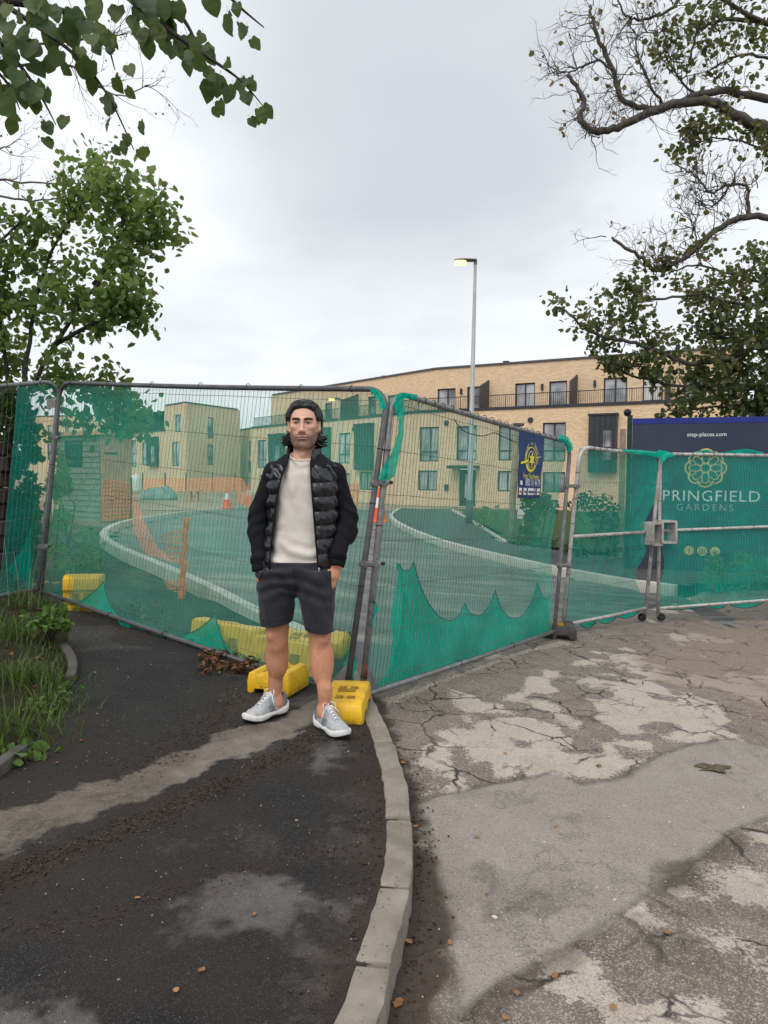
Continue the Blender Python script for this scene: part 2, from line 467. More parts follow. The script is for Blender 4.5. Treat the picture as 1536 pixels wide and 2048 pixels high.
def mat_road():
    t = NT('worn_road_asphalt', 0.88, 0.2)
    r, g, b, _ = t.attr('m')            # light plates, grey patch, brown grit
    gut, crk, wet, _ = t.attr('m2')     # gutter soil, crack strength, dark smear
    agg = t.voro(190, 'F1', out='Color'); av = t.n('ShaderNodeSeparateColor'); t.put(av.inputs[0], agg)
    n2 = t.noise(45, 5, 0.7); n1 = t.noise(5, 6, 0.65)
    dirt = t.mix(t.ramp(n1, [(0.3, 0), (0.7, 1)]), (0.112, 0.090, 0.075), (0.20, 0.166, 0.14))
    dirt = t.mix(t.ramp(av.outputs[0], [(0.6, 0), (1, 0.9)]), dirt, (0.36, 0.33, 0.30))
    plate = t.mix(t.ramp(n1, [(0.3, 0), (0.7, 1)]), (0.345, 0.295, 0.245), (0.46, 0.405, 0.345))
    plate = t.mix(t.ramp(av.outputs[1], [(0.55, 0), (1, 0.7)]), plate, (0.52, 0.48, 0.43))
    plate = t.mix(t.ramp(av.outputs[2], [(0.75, 0), (1, 0.7)]), plate, (0.17, 0.148, 0.13))
    grey = t.mix(t.ramp(n1, [(0.3, 0), (0.7, 1)]), (0.235, 0.205, 0.177), (0.295, 0.262, 0.228))
    grey = t.mix(t.ramp(av.outputs[0], [(0.55, 0), (1, 0.55)]), grey, (0.38, 0.355, 0.325))
    grey = t.mix(t.ramp(av.outputs[1], [(0.75, 0), (1, 0.6)]), grey, (0.11, 0.10, 0.09))
    grit = t.mix(t.ramp(n2, [(0.3, 0), (0.7, 1)]), (0.17, 0.128, 0.095), (0.31, 0.245, 0.19))
    soil = t.mix(n2, (0.028, 0.021, 0.017), (0.085, 0.066, 0.054))
    brk = t.ramp(t.noise(60, 5, 0.7), [(0.3, 0), (0.7, 1)])
    rr = t.ramp(t.math('ADD', r, t.math('MULTIPLY', t.math('SUBTRACT', brk, 0.5), 0.75)), [(0.40, 0), (0.58, 1)])
    c = t.mix(rr, dirt, plate)
    c = t.mix(t.ramp(t.math('ADD', g, t.math('MULTIPLY', t.math('SUBTRACT', brk, 0.5), 0.7)), [(0.40, 0), (0.60, 1)]), c, grey)
    c = t.mix(t.math('MULTIPLY', b, t.math('ADD', t.math('MULTIPLY', brk, 0.5), 0.5)), c, grit)
    c = t.mix(t.math('MULTIPLY', wet, t.math('ADD', t.math('MULTIPLY', brk, 0.6), 0.25), True), c, (0.05, 0.043, 0.038))
    c = t.mix(gut, c, soil)
    # cracks
    wv = t.n('ShaderNodeVectorMath', operation='ADD')
    dv = t.n('ShaderNodeVectorMath', operation='SCALE'); t.put(dv.inputs[0], t.noise(7, 4, 0.6, color=True)); dv.inputs['Scale'].default_value = 0.16
    t.put(wv.inputs[0], t.co()); t.put(wv.inputs[1], dv.outputs[0])
    flat = t.n('ShaderNodeVectorMath', operation='MULTIPLY'); t.put(flat.inputs[0], wv.outputs[0]); flat.inputs[1].default_value = (1, 1, 0)
    d1 = t.voro(2.1, 'DISTANCE_TO_EDGE', v=flat.outputs[0]); d2 = t.voro(5.2, 'DISTANCE_TO_EDGE', v=flat.outputs[0])
    w1 = t.ramp(t.noise(2.3, 3), [(0.42, 0.0), (0.58, 1.0)]); w2 = t.ramp(t.noise(3.1, 3, v=t.mapv(t.co(), loc=(3, 7, 0))), [(0.52, 0.0), (0.66, 1.0)])
    k1 = t.math('MULTIPLY', t.ramp(d1, [(0.004, 1), (0.024, 0)]), w1)
    k2 = t.math('MULTIPLY', t.ramp(d2, [(0.008, 1), (0.042, 0)]), w2)
    k = t.math('MULTIPLY', t.math('MAXIMUM', k1, k2), crk)
    c = t.mix(k, c, (0.045, 0.037, 0.031))
    t.color(c)
    h = t.math('SUBTRACT', t.math('ADD', t.math('ADD', t.math('MULTIPLY', n2, 0.7), t.math('MULTIPLY', rr, 0.8)), t.math('MULTIPLY', t.voro(190, 'F1'), 0.6)), t.math('MULTIPLY', k, 2.5))
    t.normal(t.bump(h, 0.7, 0.006))
    return t.m
def mat_kerb():
    t = NT('kerb_concrete', 0.88, 0.2)
    n1 = t.noise(6, 6, 0.65); n2 = t.noise(120, 3, 0.6)
    c = t.mix(t.ramp(n1, [(0.3, 0), (0.7, 1)]), (0.175, 0.152, 0.122), (0.29, 0.26, 0.218))
    pits = t.ramp(t.voro(55, 'F1'), [(0.14, 1), (0.26, 0)])
    sel = t.ramp(t.noise(30, 2), [(0.5, 0), (0.6, 1)])
    c = t.mix(t.math('MULTIPLY', t.math('MULTIPLY', pits, sel), 0.8), c, (0.075, 0.063, 0.052))
    c = t.mix(t.math('MULTIPLY', t.ramp(t.noise(2.2, 5), [(0.52, 0), (0.7, 1)]), 0.6), c, (0.12, 0.105, 0.088))
    t.color(c)
    t.normal(t.bump(t.math('SUBTRACT', n2, t.math('MULTIPLY', pits, sel)), 0.5, 0.005))
    return t.m
def mat_newkerb():
    t = NT('new_kerb_concrete', 0.85, 0.25)
    c = t.mix(t.ramp(t.noise(4, 5), [(0.3, 0), (0.7, 1)]), (0.40, 0.385, 0.35), (0.52, 0.50, 0.46))
    t.color(c); t.normal(t.bump(t.noise(80, 3), 0.3, 0.004)); return t.m
def mat_newroad():
    t = NT('muddy_new_asphalt', 0.6, 0.4)
    v = t.mapv(t.co(), scale=(0.30, 1.1, 1), rot=(0, 0, -0.35))
    m = t.ramp(t.noise(1.6, 7, 0.62, v=v, dist=0.6), [(0.46, 0), (0.66, 1)])
    c = t.mix(m, (0.055, 0.062, 0.064), (0.27, 0.255, 0.23))
    c = t.mix(t.math('MULTIPLY', t.ramp(t.noise(30, 4, 0.7), [(0.45, 0), (0.7, 1)]), 0.35), c, (0.16, 0.15, 0.14))
    t.color(c); t.rough(t.ramp(m, [(0, 0.5), (1, 0.9)])); t.normal(t.bump(t.noise(60, 4), 0.3, 0.005)); return t.m
def mat_site():
    t = NT('site_soil', 0.95, 0.15)
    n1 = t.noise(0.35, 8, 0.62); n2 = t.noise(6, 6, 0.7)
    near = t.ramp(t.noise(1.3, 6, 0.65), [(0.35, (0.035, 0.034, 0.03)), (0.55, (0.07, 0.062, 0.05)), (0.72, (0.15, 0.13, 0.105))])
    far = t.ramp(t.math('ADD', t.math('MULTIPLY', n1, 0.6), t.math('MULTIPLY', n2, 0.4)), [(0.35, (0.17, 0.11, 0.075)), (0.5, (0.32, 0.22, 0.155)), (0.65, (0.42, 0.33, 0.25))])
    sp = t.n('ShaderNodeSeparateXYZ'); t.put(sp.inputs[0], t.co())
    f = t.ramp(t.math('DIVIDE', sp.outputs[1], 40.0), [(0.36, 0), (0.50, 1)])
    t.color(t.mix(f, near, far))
    t.normal(t.bump(n2, 0.8, 0.05)); return t.m
def mat_verge():
    t = NT('verge_turf', 0.9, 0.2)
    n = t.noise(9, 6, 0.7)
    t.color(t.ramp(n, [(0.3, (0.016, 0.034, 0.010)), (0.55, (0.045, 0.085, 0.022)), (0.75, (0.085, 0.12, 0.04))]))
    t.normal(t.bump(t.noise(40, 5, 0.7), 1.0, 0.03)); return t.m
def mat_banksoil():
    t = NT('bank_soil', 0.95, 0.15)
    n = t.noise(14, 6, 0.7)
    t.color(t.ramp(n, [(0.3, (0.012, 0.012, 0.007)), (0.55, (0.032, 0.03, 0.015)), (0.75, (0.06, 0.045, 0.024))]))
    t.normal(t.bump(n, 1.0, 0.03)); return t.m
M_FOOT, M_ROAD, M_KERB, M_NKERB, M_NROAD, M_SITE = mat_footway(), mat_road(), mat_kerb(), mat_newkerb(), mat_newroad(), mat_site()
M_VERGE, M_BANK = mat_verge(), mat_banksoil()

# -- base terrain reaching the horizon ------------------------------
gx = np.concatenate([-np.geomspace(1500, 30, 14), np.arange(-28, 28.1, 0.8), np.geomspace(30, 1500, 14)])
gy = np.concatenate([[-300, -80, -30, -10, -4, 0, 3, 6], np.arange(8, 60.1, 0.8), np.geomspace(64, 3000, 22)])
GX, GY = np.meshgrid(gx, gy, indexing='ij')
GZ = np.vectorize(site_z)(GX, GY) - 0.042 + 0.05 * (fbm(GX * 0.9, GY * 0.9, 4) - 0.5)
def ground_dip(x, y):
    d = np.where((y < 12.5), 0.16, 0.0)
    return d
GZ = GZ - 0.30 * sstep(8.2, 6.6, GY) - np.where((GX > 1.0) & (GY < 12), 0.12, 0)
rp = [(p.x, p.y) for p in LK] + [(p.x, p.y) for p in reversed(RK)]
rp += [(4.6, 8.6), (3.0, 7.4), (1.6, 6.0), (0.2, 4.9), (-0.3, 4.9)]
inroad = poly_sd(rp, GX, GY)
GZ = np.where(inroad < -0.9, GZ - 0.20, GZ)
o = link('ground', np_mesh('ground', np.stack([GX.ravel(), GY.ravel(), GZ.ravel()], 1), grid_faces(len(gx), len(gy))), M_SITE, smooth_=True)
tag(o, kind='structure')

def sheet(name, x0, x1, y0, y1, step, zf, keep, mat, attrs=None, rel=0.0, relscale=6, ystep=None):
    xs = np.arange(x0, x1 + step / 2, step); ys = np.arange(y0, y1 + (ystep or step) / 2, ystep or step)
    X, Y = np.meshgrid(xs, ys, indexing='ij')
    Z = zf(X, Y) if zf is globals().get('bank_zv') else np.vectorize(zf)(X, Y)
    if rel: Z = Z + rel * (fbm(X * relscale, Y * relscale, 4) - 0.5)
    K = keep(X, Y)
    F = grid_faces(len(xs), len(ys))
    kf = K.ravel()[F].all(1); F = F[kf]
    used = np.unique(F); mp = np.full(X.size, -1); mp[used] = np.arange(len(used))
    V = np.stack([X.ravel(), Y.ravel(), Z.ravel()], 1)[used]
    A = None
    if attrs:
        A = {k: v(V[:, 0], V[:, 1]) for k, v in attrs.items()}
    o = link(name, np_mesh(name, V, mp[F], A), mat, smooth_=True)
    return tag(o, kind='structure')

# -- footway --------------------------------------------------------
kerbx = np.array(sorted([(p.y, p.x) for p in KL]))
def kx(y): return np.interp(y, kerbx[:, 0], kerbx[:, 1])
gp = lambda pts: gpx(pts, pave_z)
STRIP = gp([(-200, 1735), (0, 1668), (140, 1612), (260, 1570), (420, 1508), (520, 1470), (600, 1440), (690, 1395)])
SOIL1 = gp([(-100, 1800), (0, 1762), (200, 1680), (330, 1622), (450, 1570), (560, 1515), (640, 1475), (700, 1430)])
SOIL2 = gp([(250, 1545), (350, 1490), (430, 1440), (480, 1400), (500, 1370)])
SOIL3 = gp([(0, 1860), (170, 1850), (290, 1800), (420, 1770), (560, 1720), (690, 1690)])
PATCH = gp([(385, 1830), (420, 1775), (520, 1752), (640, 1768), (725, 1800), (700, 1850), (600, 1830), (570, 1865), (480, 1850), (430, 1845)])
PATCH2 = gp([(560, 1850), (640, 1870), (690, 1900), (670, 1990), (640, 2048), (600, 2048), (620, 1960), (590, 1900)])
PATCH3 = gp([(-60, 1960), (0, 1985), (60, 2030), (90, 2060), (90, 2100), (-100, 2100)])
PATCH4 = gp([(560, 1400), (640, 1385), (700, 1400), (660, 1440), (600, 1430)])
PATCH5 = gp([(600, 1490), (680, 1478), (700, 1510), (640, 1530)])
PATCH6 = gp([(700, 1640), (735, 1645), (735, 1680), (705, 1690)])
def foot_m(x, y):
    n = fbm(x * 5, y * 5, 5) - 0.5; n2 = fbm(x * 16 + 9, y * 16, 4) - 0.5
    wear = sstep(0.16, 0.10, line_d(STRIP, x, y) + n * 0.26 + n2 * 0.12)
    wear = wear * (0.55 + 0.9 * np.clip(fbm(x * 3 + 4, y * 3, 3), 0, 1))
    soil = 0.95 * sstep(0.17, 0.03, line_d(SOIL1, x, y) + n * 0.22)
    soil = np.maximum(soil, 0.7 * sstep(0.26, 0.04, line_d(SOIL2, x, y) + n * 0.35))
    soil = np.maximum(soil, 0.55 * sstep(0.12, 0.02, line_d(SOIL3, x, y) + n * 0.2))
    dk = kx(y) - x
    soil = np.maximum(soil, 0.9 * sstep(0.34, 0.06, dk + n * 0.35))
    soil = np.maximum(soil, 0.45 * sstep(0.46, 0.62, fbm(x * 1.5 + 2, y * 1.5, 4)))
    p = np.zeros(x.shape)
    for q, s in ((PATCH, 1), (PATCH2, .65), (PATCH3, 1.0), (PATCH4, .7), (PATCH5, .8), (PATCH6, .7)):
        p = np.maximum(p, s * sstep(0.05, -0.06, poly_sd(q, x, y) + n * 0.30 + n2 * 0.20))
    p = np.maximum(p, 0.35 * sstep(0.54, 0.66, fbm(x * 1.1 + 31, y * 1.1 + 3, 4)))
    return np.stack([np.clip(wear, 0, 1), np.clip(soil, 0, 1), np.clip(p, 0, 1), np.ones(x.shape)], 1)
bank_xy = [(p.x, p.y) for p in BANKPOLY]
fw = sheet('footway', -4.6, 0.35, 0.6, 8.0, 0.022, lambda x, y: pave_z(x, y) if y < 6.3 else pave_z(x, y) + (site_z(x, y) - pave_z(x, y) - 0.0) * smooth(6.3, 8.0, y),
      lambda X, Y: (X < kx(Y) + 0.0) & (Y < 6.2 - 0.75 * X) & (poly_sd(bank_xy, X, Y) > -0.12), M_FOOT, {'m': foot_m}, rel=0.010)

# -- grass bank soil -------------------------------------------------
def bank_zv(x, y):
    x = np.asarray(x, float); y = np.asarray(y, float); d = -poly_sd(bank_xy, x, y)
    return 0.055 * np.maximum(0, -x) + 0.005 * np.minimum(0, -x) - 0.035 + 0.05 * sstep(-.05, .06, d) + 0.16 * sstep(0.0, 1.6, d) + 0.05 * sstep(0, .25, d)
def bank_z(x, y): return float(bank_zv(np.array([x]), np.array([y]))[0])
sheet('grass_bank', -9.0, -1.3, 1.0, 8.0, 0.035, bank_zv, lambda X, Y: poly_sd(bank_xy, X, Y) < 0.10, M_BANK, rel=0.05, relscale=4)

# -- road ------------------------------------------------------------
gr = lambda pts: gpx(pts, road_z)
GREY = gr([(838, 1602), (960, 1575), (1108, 1543), (1166, 1570), (1250, 1553), (1330, 1505), (1395, 1487), (1470, 1480), (1560, 1500), (1620, 1560), (1560, 1628), (1460, 1662), (1390, 1725), (1250, 1828), (1130, 1902), (1010, 1962), (905, 2045), (912, 1960), (878, 1850), (868, 1720)])
PLATE = gr([(830, 1500), (900, 1440), (985, 1395), (1080, 1345), (1180, 1300), (1300, 1310), (1400, 1390), (1500, 1420), (1470, 1470), (1330, 1490), (1240, 1545), (1160, 1560), (1100, 1540), (960, 1565), (860, 1580)])
PLATE2 = gr([(1180, 1930), (1300, 1880), (1350, 1800), (1420, 1700), (1540, 1650), (1620, 1700), (1640, 1900), (1600, 2060), (1300, 2080), (1330, 1990), (1200, 1960)])
GRIT = gr([(1230, 1330), (1400, 1250), (1700, 1220), (1900, 1500), (1600, 1470), (1420, 1400), (1300, 1350)])
BAND = gr([(770, 1405), (900, 1352), (1020, 1310), (1130, 1285)])
SMEAR = gr([(1300, 1735), (1390, 1720), (1350, 1770), (1290, 1790)])
SMEAR2 = gr([(900, 2060), (1010, 1975), (1130, 1910), (1260, 1840), (1400, 1730), (1536, 1650)])
SMEAR3 = gr([(960, 1690), (980, 1760), (985, 1830), (1080, 1800), (1100, 1860)])
def road_m(x, y):
    n = fbm(x * 5, y * 5, 5) - 0.5; n2 = fbm(x * 15 + 3, y * 15, 4) - 0.5
    pl = sstep(0.10, -0.12, poly_sd(PLATE, x, y) + n * 0.35) * np.clip(4.2 * (fbm(x * 4.3 + 11, y * 4.3, 5) - 0.33), 0, 1)
    pl = np.maximum(pl, sstep(0.08, -0.08, poly_sd(PLATE2, x, y) + n * 0.5) * np.clip(2.6 * (fbm(x * 3.3 + 1, y * 3.3 + 5, 5) - 0.30), 0, 1))
    pl = np.maximum(pl, 0.55 * sstep(0.15, 0.02, line_d(BAND, x, y) + n * 0.1))
    pl = np.maximum(pl, 0.9 * sstep(0.55, 0.66, fbm(x * 2.2 + 7, y * 2.2 + 2, 5)) * sstep(0.35, 0.6, x))
    g = sstep(0.02, -0.02, poly_sd(GREY, x, y) + n * 0.03 + n2 * 0.05)
    b = sstep(0.2, -0.3, poly_sd(GRIT, x, y) + n * 0.9) * 0.85
    return np.stack([np.clip(pl, 0, 1), g, b, np.ones(x.shape)], 1)
def road_m2(x, y):
    n = fbm(x * 5 + 3, y * 5, 5) - 0.5; n2 = fbm(x * 15 + 3, y * 15 + 8, 4) - 0.5
    dk = x - kx(y)
    gut = sstep(0.17, 0.10, dk + n * 0.20 + n2 * 0.12 - 0.10 * sstep(2.9, 2.0, y)) * (y < 5.0) * 0.95
    gut = np.maximum(gut, 0.5 * sstep(0.05, 0.0, line_d(SMEAR2, x, y) + n * 0.18))
    grey = sstep(0.02, -0.02, poly_sd(GREY, x, y))
    crk = 1 - 0.93 * grey
    wet = 0.9 * sstep(0.02, -0.03, poly_sd(SMEAR, x, y) + n * 0.1)
    wet = np.maximum(wet, 0.75 * sstep(0.03, 0.0, line_d(SMEAR3, x, y) + n * 0.25 + n2 * 0.1))
    wet = np.maximum(wet, 0.6 * sstep(0.60, 0.68, fbm(x * 3 + 40, y * 3, 5)) * sstep(3.2, 2.0, y))
    wet = np.maximum(wet, 0.8 * sstep(0.025, 0.004, np.abs(poly_sd(GREY, x, y) + n * 0.05)))
    return np.stack([np.clip(gut, 0, 1), crk, np.clip(wet, 0, 1), np.ones(x.shape)], 1)
def roadz(x, y): return road_z(x, y)
rd = sheet('road', -0.9, 3.0, 0.6, 7.2, 0.024, roadz, lambda X, Y: (X > kx(Y) - 0.02) & (Y < 7.2) & (Y < 5.15 + 1.15 * (X + 0.2)), M_ROAD, {'m': road_m, 'm2': road_m2}, rel=0.012)
sheet('road', -0.6, 12.0, 0.6, 12.4, 0.07, lambda x, y: road_z(x, y) - 0.004, lambda X, Y: ((X > 2.94) | (Y > 7.12)) & (Y < 5.15 + 1.15 * (X + 0.2)) & (Y < 11.8), M_ROAD, {'m': road_m, 'm2': road_m2}, rel=0.012)
GREYZ = None

# -- near kerb stones -------------------------------------------------
def strip_block(P, i0, i1, w, top, bot, jit=0.0, name=None, mat=None, parent=None, bevel=0.012, label=None):
    b = MB(); rings = []
    for i in range(i0, i1 + 1):
        s_ = side(P, i); p = P[i]; z1 = top(p.x, p.y); z0 = bot(p.x, p.y)
        l = p - s_ * w / 2; r_ = p + s_ * w / 2
        rings.append([(l.x, l.y, z0), (r_.x, r_.y, z0), (r_.x, r_.y, z1 + jit), (l.x, l.y, z1 + jit)])
    b.loft(rings)
    return b.build(name, mat, parent, bevel=bevel, auto=R(35))
kroot = thing('kerb', 'weathered concrete kerb curving between footway and road', 'kerb', (0, 3, 0))
kerb_top = lambda x, y: 0.012 + pave_z(x, y)
kerb_bot = lambda x, y: road_z(x, y) - 0.12
ys_px = [1385, 1490, 1640, 1772, 1934, 2140]
cuts = [0]
for yv in ys_px:
    d_ = [abs(pixel((p.x, p.y, 0))[1] - yv) if p.y > 0.8 else 1e9 for p in KL]
    cuts.append(int(np.argmin(d_)))
cuts.append(len(KL) - 1)
for a, b in zip(cuts, cuts[1:]):
    if b - a < 2: continue
    strip_block(KL, a, b - 0, 0.108, kerb_top, kerb_bot, jit=random.uniform(-0.006, 0.006), name='kerb_stone', mat=M_KERB, parent=kroot, bevel=0.011)
for o_ in kroot.children:      # a narrow open joint between stones
    me = o_.data; c = sum((v.co for v in me.vertices), Vector()) / len(me.vertices)
    ys_ = [v.co.y for v in me.vertices]; 
    for v in me.vertices:
        v.co.y = c.y + (v.co.y - c.y) * (1 - 0.020 / max(0.2, max(ys_) - min(ys_)))
        nz = float(fbm(np.array(v.co.x * 30 + 50), np.array(v.co.y * 30 + v.co.z * 11), 3)) - 0.5
        n2_ = float(fbm(np.array(v.co.x * 90 + 5), np.array(v.co.y * 70 + v.co.z * 40), 2)) - 0.5
        v.co += Vector((nz * 0.014 + n2_ * 0.006, 0, nz * 0.010 + n2_ * 0.004))

# -- new road, footpath and kerbs behind the fence ----------------------
nr = sheet('site_road', -14, 9.5, 5.2, 46, 0.25, lambda x, y: site_z(x, y) - 0.008, lambda X, Y: (poly_sd(rp, X, Y) < 0.05), M_NROAD, rel=0.02)
lkroot = thing('site_kerb', 'pale new concrete kerb sweeping left in front of the shed', 'kerb', (-5, 12, 0))
n_l = len(LK)
for a in range(0, n_l - 1, 8):
    strip_block(LK, a, min(a + 8, n_l - 1), 0.13, lambda x, y: site_z(x, y) + 0.12, lambda x, y: site_z(x, y) - 0.25, name='kerb_stone', mat=M_NKERB, parent=lkroot, bevel=0.015)
rkroot = thing('site_kerb', 'pale new concrete kerb round the dark footpath behind the gate', 'kerb', (4, 14, 0))
for a in range(0, len(RK) - 1, 8):
    strip_block(RK, a, min(a + 8, len(RK) - 1), 0.14, lambda x, y: site_z(x, y) + 0.14, lambda x, y: site_z(x, y) - 0.25, name='kerb_stone', mat=M_NKERB, parent=rkroot, bevel=0.015)
EDGE_PX = [(1010, 1084), (975, 1062), (935, 1037), (905, 1020)]
EDGE = resample(gpx(EDGE_PX, lambda a, b: site_z(a, b) + 0.13), 0.2)
PATH = [(p.x, p.y) for p in RK] + [(2.0, 36), (4.6, 36)] + [(p.x, p.y) for p in reversed(EDGE)] + [(EDGE[0].x + 3, EDGE[0].y - 3.6), (9, 11.8)]
M_PATH = plain('new_footpath_tarmac', (0.055, 0.058, 0.06), 0.75, 0.3, 8, bump=0.5, bscale=90)
sheet('footpath', 0.0, 12, 7.5, 37, 0.2, lambda x, y: site_z(x, y) + 0.125, lambda X, Y: poly_sd(PATH, X, Y) < 0.02, M_PATH, rel=0.01)
eroot = thing('path_edging', 'thin pale edging strip beside the street lamp verge', 'edging', tuple(EDGE[0]))
strip_block(EDGE, 0, len(EDGE) - 1, 0.10, lambda x, y: site_z(x, y) + 0.17, lambda x, y: site_z(x, y) - 0.2, name='edging', mat=M_NKERB, parent=eroot, bevel=0.01)
VERGE = [(p.x, p.y) for p in EDGE] + [(4.6, 36), (12, 33), (14, 14), (EDGE[0].x + 3, EDGE[0].y - 3.6)]
sheet('verge', 1.5, 14, 9, 36, 0.3, lambda x, y: site_z(x, y) + 0.16, lambda X, Y: poly_sd(VERGE, X, Y) < 0.0, M_VERGE, rel=0.08, relscale=2)
# ================================================================== BUILDINGS
def mat_brick():
    t = NT('buff_brick', 0.9, 0.15)
    uv = t.n('ShaderNodeUVMap').outputs[0]
    q = t.n('ShaderNodeTexBrick'); t.put(q.inputs['Vector'], uv)
    q.inputs['Scale'].default_value = 1.0
    q.inputs['Brick Width'].default_value = 0.225; q.inputs['Row Height'].default_value = 0.075
    q.inputs['Mortar Size'].default_value = 0.008; q.inputs['Mortar Smooth'].default_value = 0.15; q.inputs['Bias'].default_value = -0.2
    q.inputs['Color1'].default_value = (0.80, 0.60, 0.40, 1); q.inputs['Color2'].default_value = (0.63, 0.44, 0.275, 1)
    q.inputs['Mortar'].default_value = (0.42, 0.35, 0.265, 1)
    c = t.mix(t.math('MULTIPLY', t.ramp(t.noise(0.5, 5), [(0.35, 0), (0.7, 1)]), 0.3), q.outputs['Color'], (0.68, 0.48, 0.30))
    t.color(c); t.normal(t.bump(q.outputs['Fac'], -0.4, 0.01)); return t.m
M_BRICK = mat_brick()
M_ANTH = plain('anthracite_metal', (0.030, 0.033, 0.040), 0.5, 0.2, 3, spec=0.4)
M_CLAD = plain('dark_standing_seam', (0.030, 0.033, 0.042), 0.45, 0.25, 1.5, spec=0.45)
M_COPE = plain('coping_grey', (0.085, 0.085, 0.095), 0.6, 0.15, 2)
M_TIMB = plain('weathered_screen', (0.10, 0.09, 0.085), 0.8, 0.2, 6)
def mat_glass(name, a, b):
    t = NT(name, 0.06, 0.6)
    t.color(t.mix(t.ramp(t.noise(0.55, 3), [(0.38, 0), (0.62, 1)]), a, b)); return t.m
M_GLASS = mat_glass('window_glass', (0.10, 0.108, 0.12), (0.46, 0.47, 0.49))  # pale blotches in the colour stand in for reflected sky
M_BLIND = plain('white_blind', (0.62, 0.62, 0.6), 0.6, 0.1, 2)

class Facade:
    def __init__(s, root, A, B, z0, z1):
        s.root = root; s.A = Vector((A[0], A[1], 0)); s.B = Vector((B[0], B[1], 0)); s.z0 = z0; s.z1 = z1
        s.u = (s.B - s.A).normalized(); s.L = (s.B - s.A).length
        s.n = Vector((s.u.y, -s.u.x, 0))
        if s.n.dot(-s.A) < 0: s.n = -s.n
        s.op = []
    def uz(s, px, py):
        d = ray(px, py); O = Vector((0, 0, CAM_Z))
        t = (s.A - O).dot(s.n) / d.dot(s.n); p = O + d * t
        return (p - s.A).dot(s.u), p.z
    def P(s, u, z, out=0.0): return s.A + s.u * u + s.n * out + Vector((0, 0, z))
    def rect(s, x0, x1, y0, y1):
        ym = (y0 + y1) / 2; xm = (x0 + x1) / 2
        return s.uz(x0, ym)[0], s.uz(x1, ym)[0], s.uz(xm, y1)[1], s.uz(xm, y0)[1]
    def wall(s, name='wall'):
        us = sorted({0, s.L} | {min(max(v, 0), s.L) for o in s.op for v in o[:2]})
        zs = sorted({s.z0, s.z1} | {min(max(v, s.z0), s.z1) for o in s.op for v in o[2:4]})
        V = []; F = []; UV = []
        def q(pts, uvs):
            n = len(V); V.extend(pts); UV.extend(uvs); F.append((n, n + 1, n + 2, n + 3))
        for a, b in zip(us, us[1:]):
            for c, d in zip(zs, zs[1:]):
                m = ((a + b) / 2, (c + d) / 2)
                if any(o[0] < m[0] < o[1] and o[2] < m[1] < o[3] for o in s.op): continue
                q([s.P(a, c), s.P(b, c), s.P(b, d), s.P(a, d)], [(a, c), (b, c), (b, d), (a, d)])
        dp = -0.14
        for u0, u1, a, b in [o[:4] for o in s.op]:
            for (x0, y0), (x1, y1) in (((u0, a), (u1, a)), ((u1, a), (u1, b)), ((u1, b), (u0, b)), ((u0, b), (u0, a))):
                q([s.P(x0, y0), s.P(x1, y1), s.P(x1, y1, dp), s.P(x0, y0, dp)], [(x0, y0), (x1, y1), (x1 + .1, y1 + .1), (x0 + .1, y0 + .1)])
        T = -0.30     # inner face, top and ends: the wall is a solid leaf
        q([s.P(0, s.z1), s.P(s.L, s.z1), s.P(s.L, s.z1, T), s.P(0, s.z1, T)], [(0, 0), (s.L, 0), (s.L, .3), (0, .3)])
        for e_ in (0, s.L): q([s.P(e_, s.z0), s.P(e_, s.z1), s.P(e_, s.z1, T), s.P(e_, s.z0, T)], [(0, 0), (0, s.z1), (.3, s.z1), (.3, 0)])
        inv = wm(s.root).inverted()
        me = bpy.data.meshes.new(name); me.from_pydata([tuple(inv @ v) for v in V], [], F)
        l = me.uv_layers.new(name='uv'); l.data.foreach_set('uv', [c for uv in UV for c in uv])
        return link(name, me, M_BRICK, s.root)
    def window(s, u0, u1, z0, z1, mull=0.5, trans=None, glass=None, out=-0.09, hole=True, name='window'):
        if hole: s.op.append((u0, u1, z0, z1))
        fw = 0.07; fr = MB(); d = 0.07
        def pc(a, b, c, e, o0, o1, mb):
            mb.hexa([s.P(a, c, o0), s.P(b, c, o0), s.P(b, c, o1), s.P(a, c, o1)], [s.P(a, e, o0), s.P(b, e, o0), s.P(b, e, o1), s.P(a, e, o1)])
        pc(u0, u0 + fw, z0, z1, out - d, out, fr); pc(u1 - fw, u1, z0, z1, out - d, out, fr)
        pc(u0 + fw, u1 - fw, z1 - fw, z1, out - d, out, fr); pc(u0 + fw, u1 - fw, z0, z0 + fw, out - d, out, fr)
        us = [u0 + fw, u1 - fw]
        if mull:
            um = u0 + (u1 - u0) * mull; pc(um - fw * .6, um + fw * .6, z0 + fw, z1 - fw, out - d, out + 0.002, fr); us = [u0 + fw, um - fw * .6, um + fw * .6, u1 - fw]
        zt = None
        if trans:
            zt = z0 + (z1 - z0) * trans; pc(u0 + fw, u1 - fw, zt - fw * .5, zt + fw * .5, out - d + 0.002, out - 0.002, fr)
        o = fr.build(name, M_ANTH, s.root)
        zz_ = [(z0 + fw, z1 - fw)] if zt is None else [(z0 + fw, zt - fw * .5), (zt + fw * .5, z1 - fw)]
        for a, b in zip(us[::2], us[1::2]):
            for c, e in zz_:
                g = MB(); pc(a, b, c, e, out - 0.05, out - 0.035, g); g.build('pane', glass or M_GLASS, o)
        return o
    def wpx(s, x0, x1, y0, y1, **k): return s.window(*s.rect(x0, x1, y0, y1), **k)
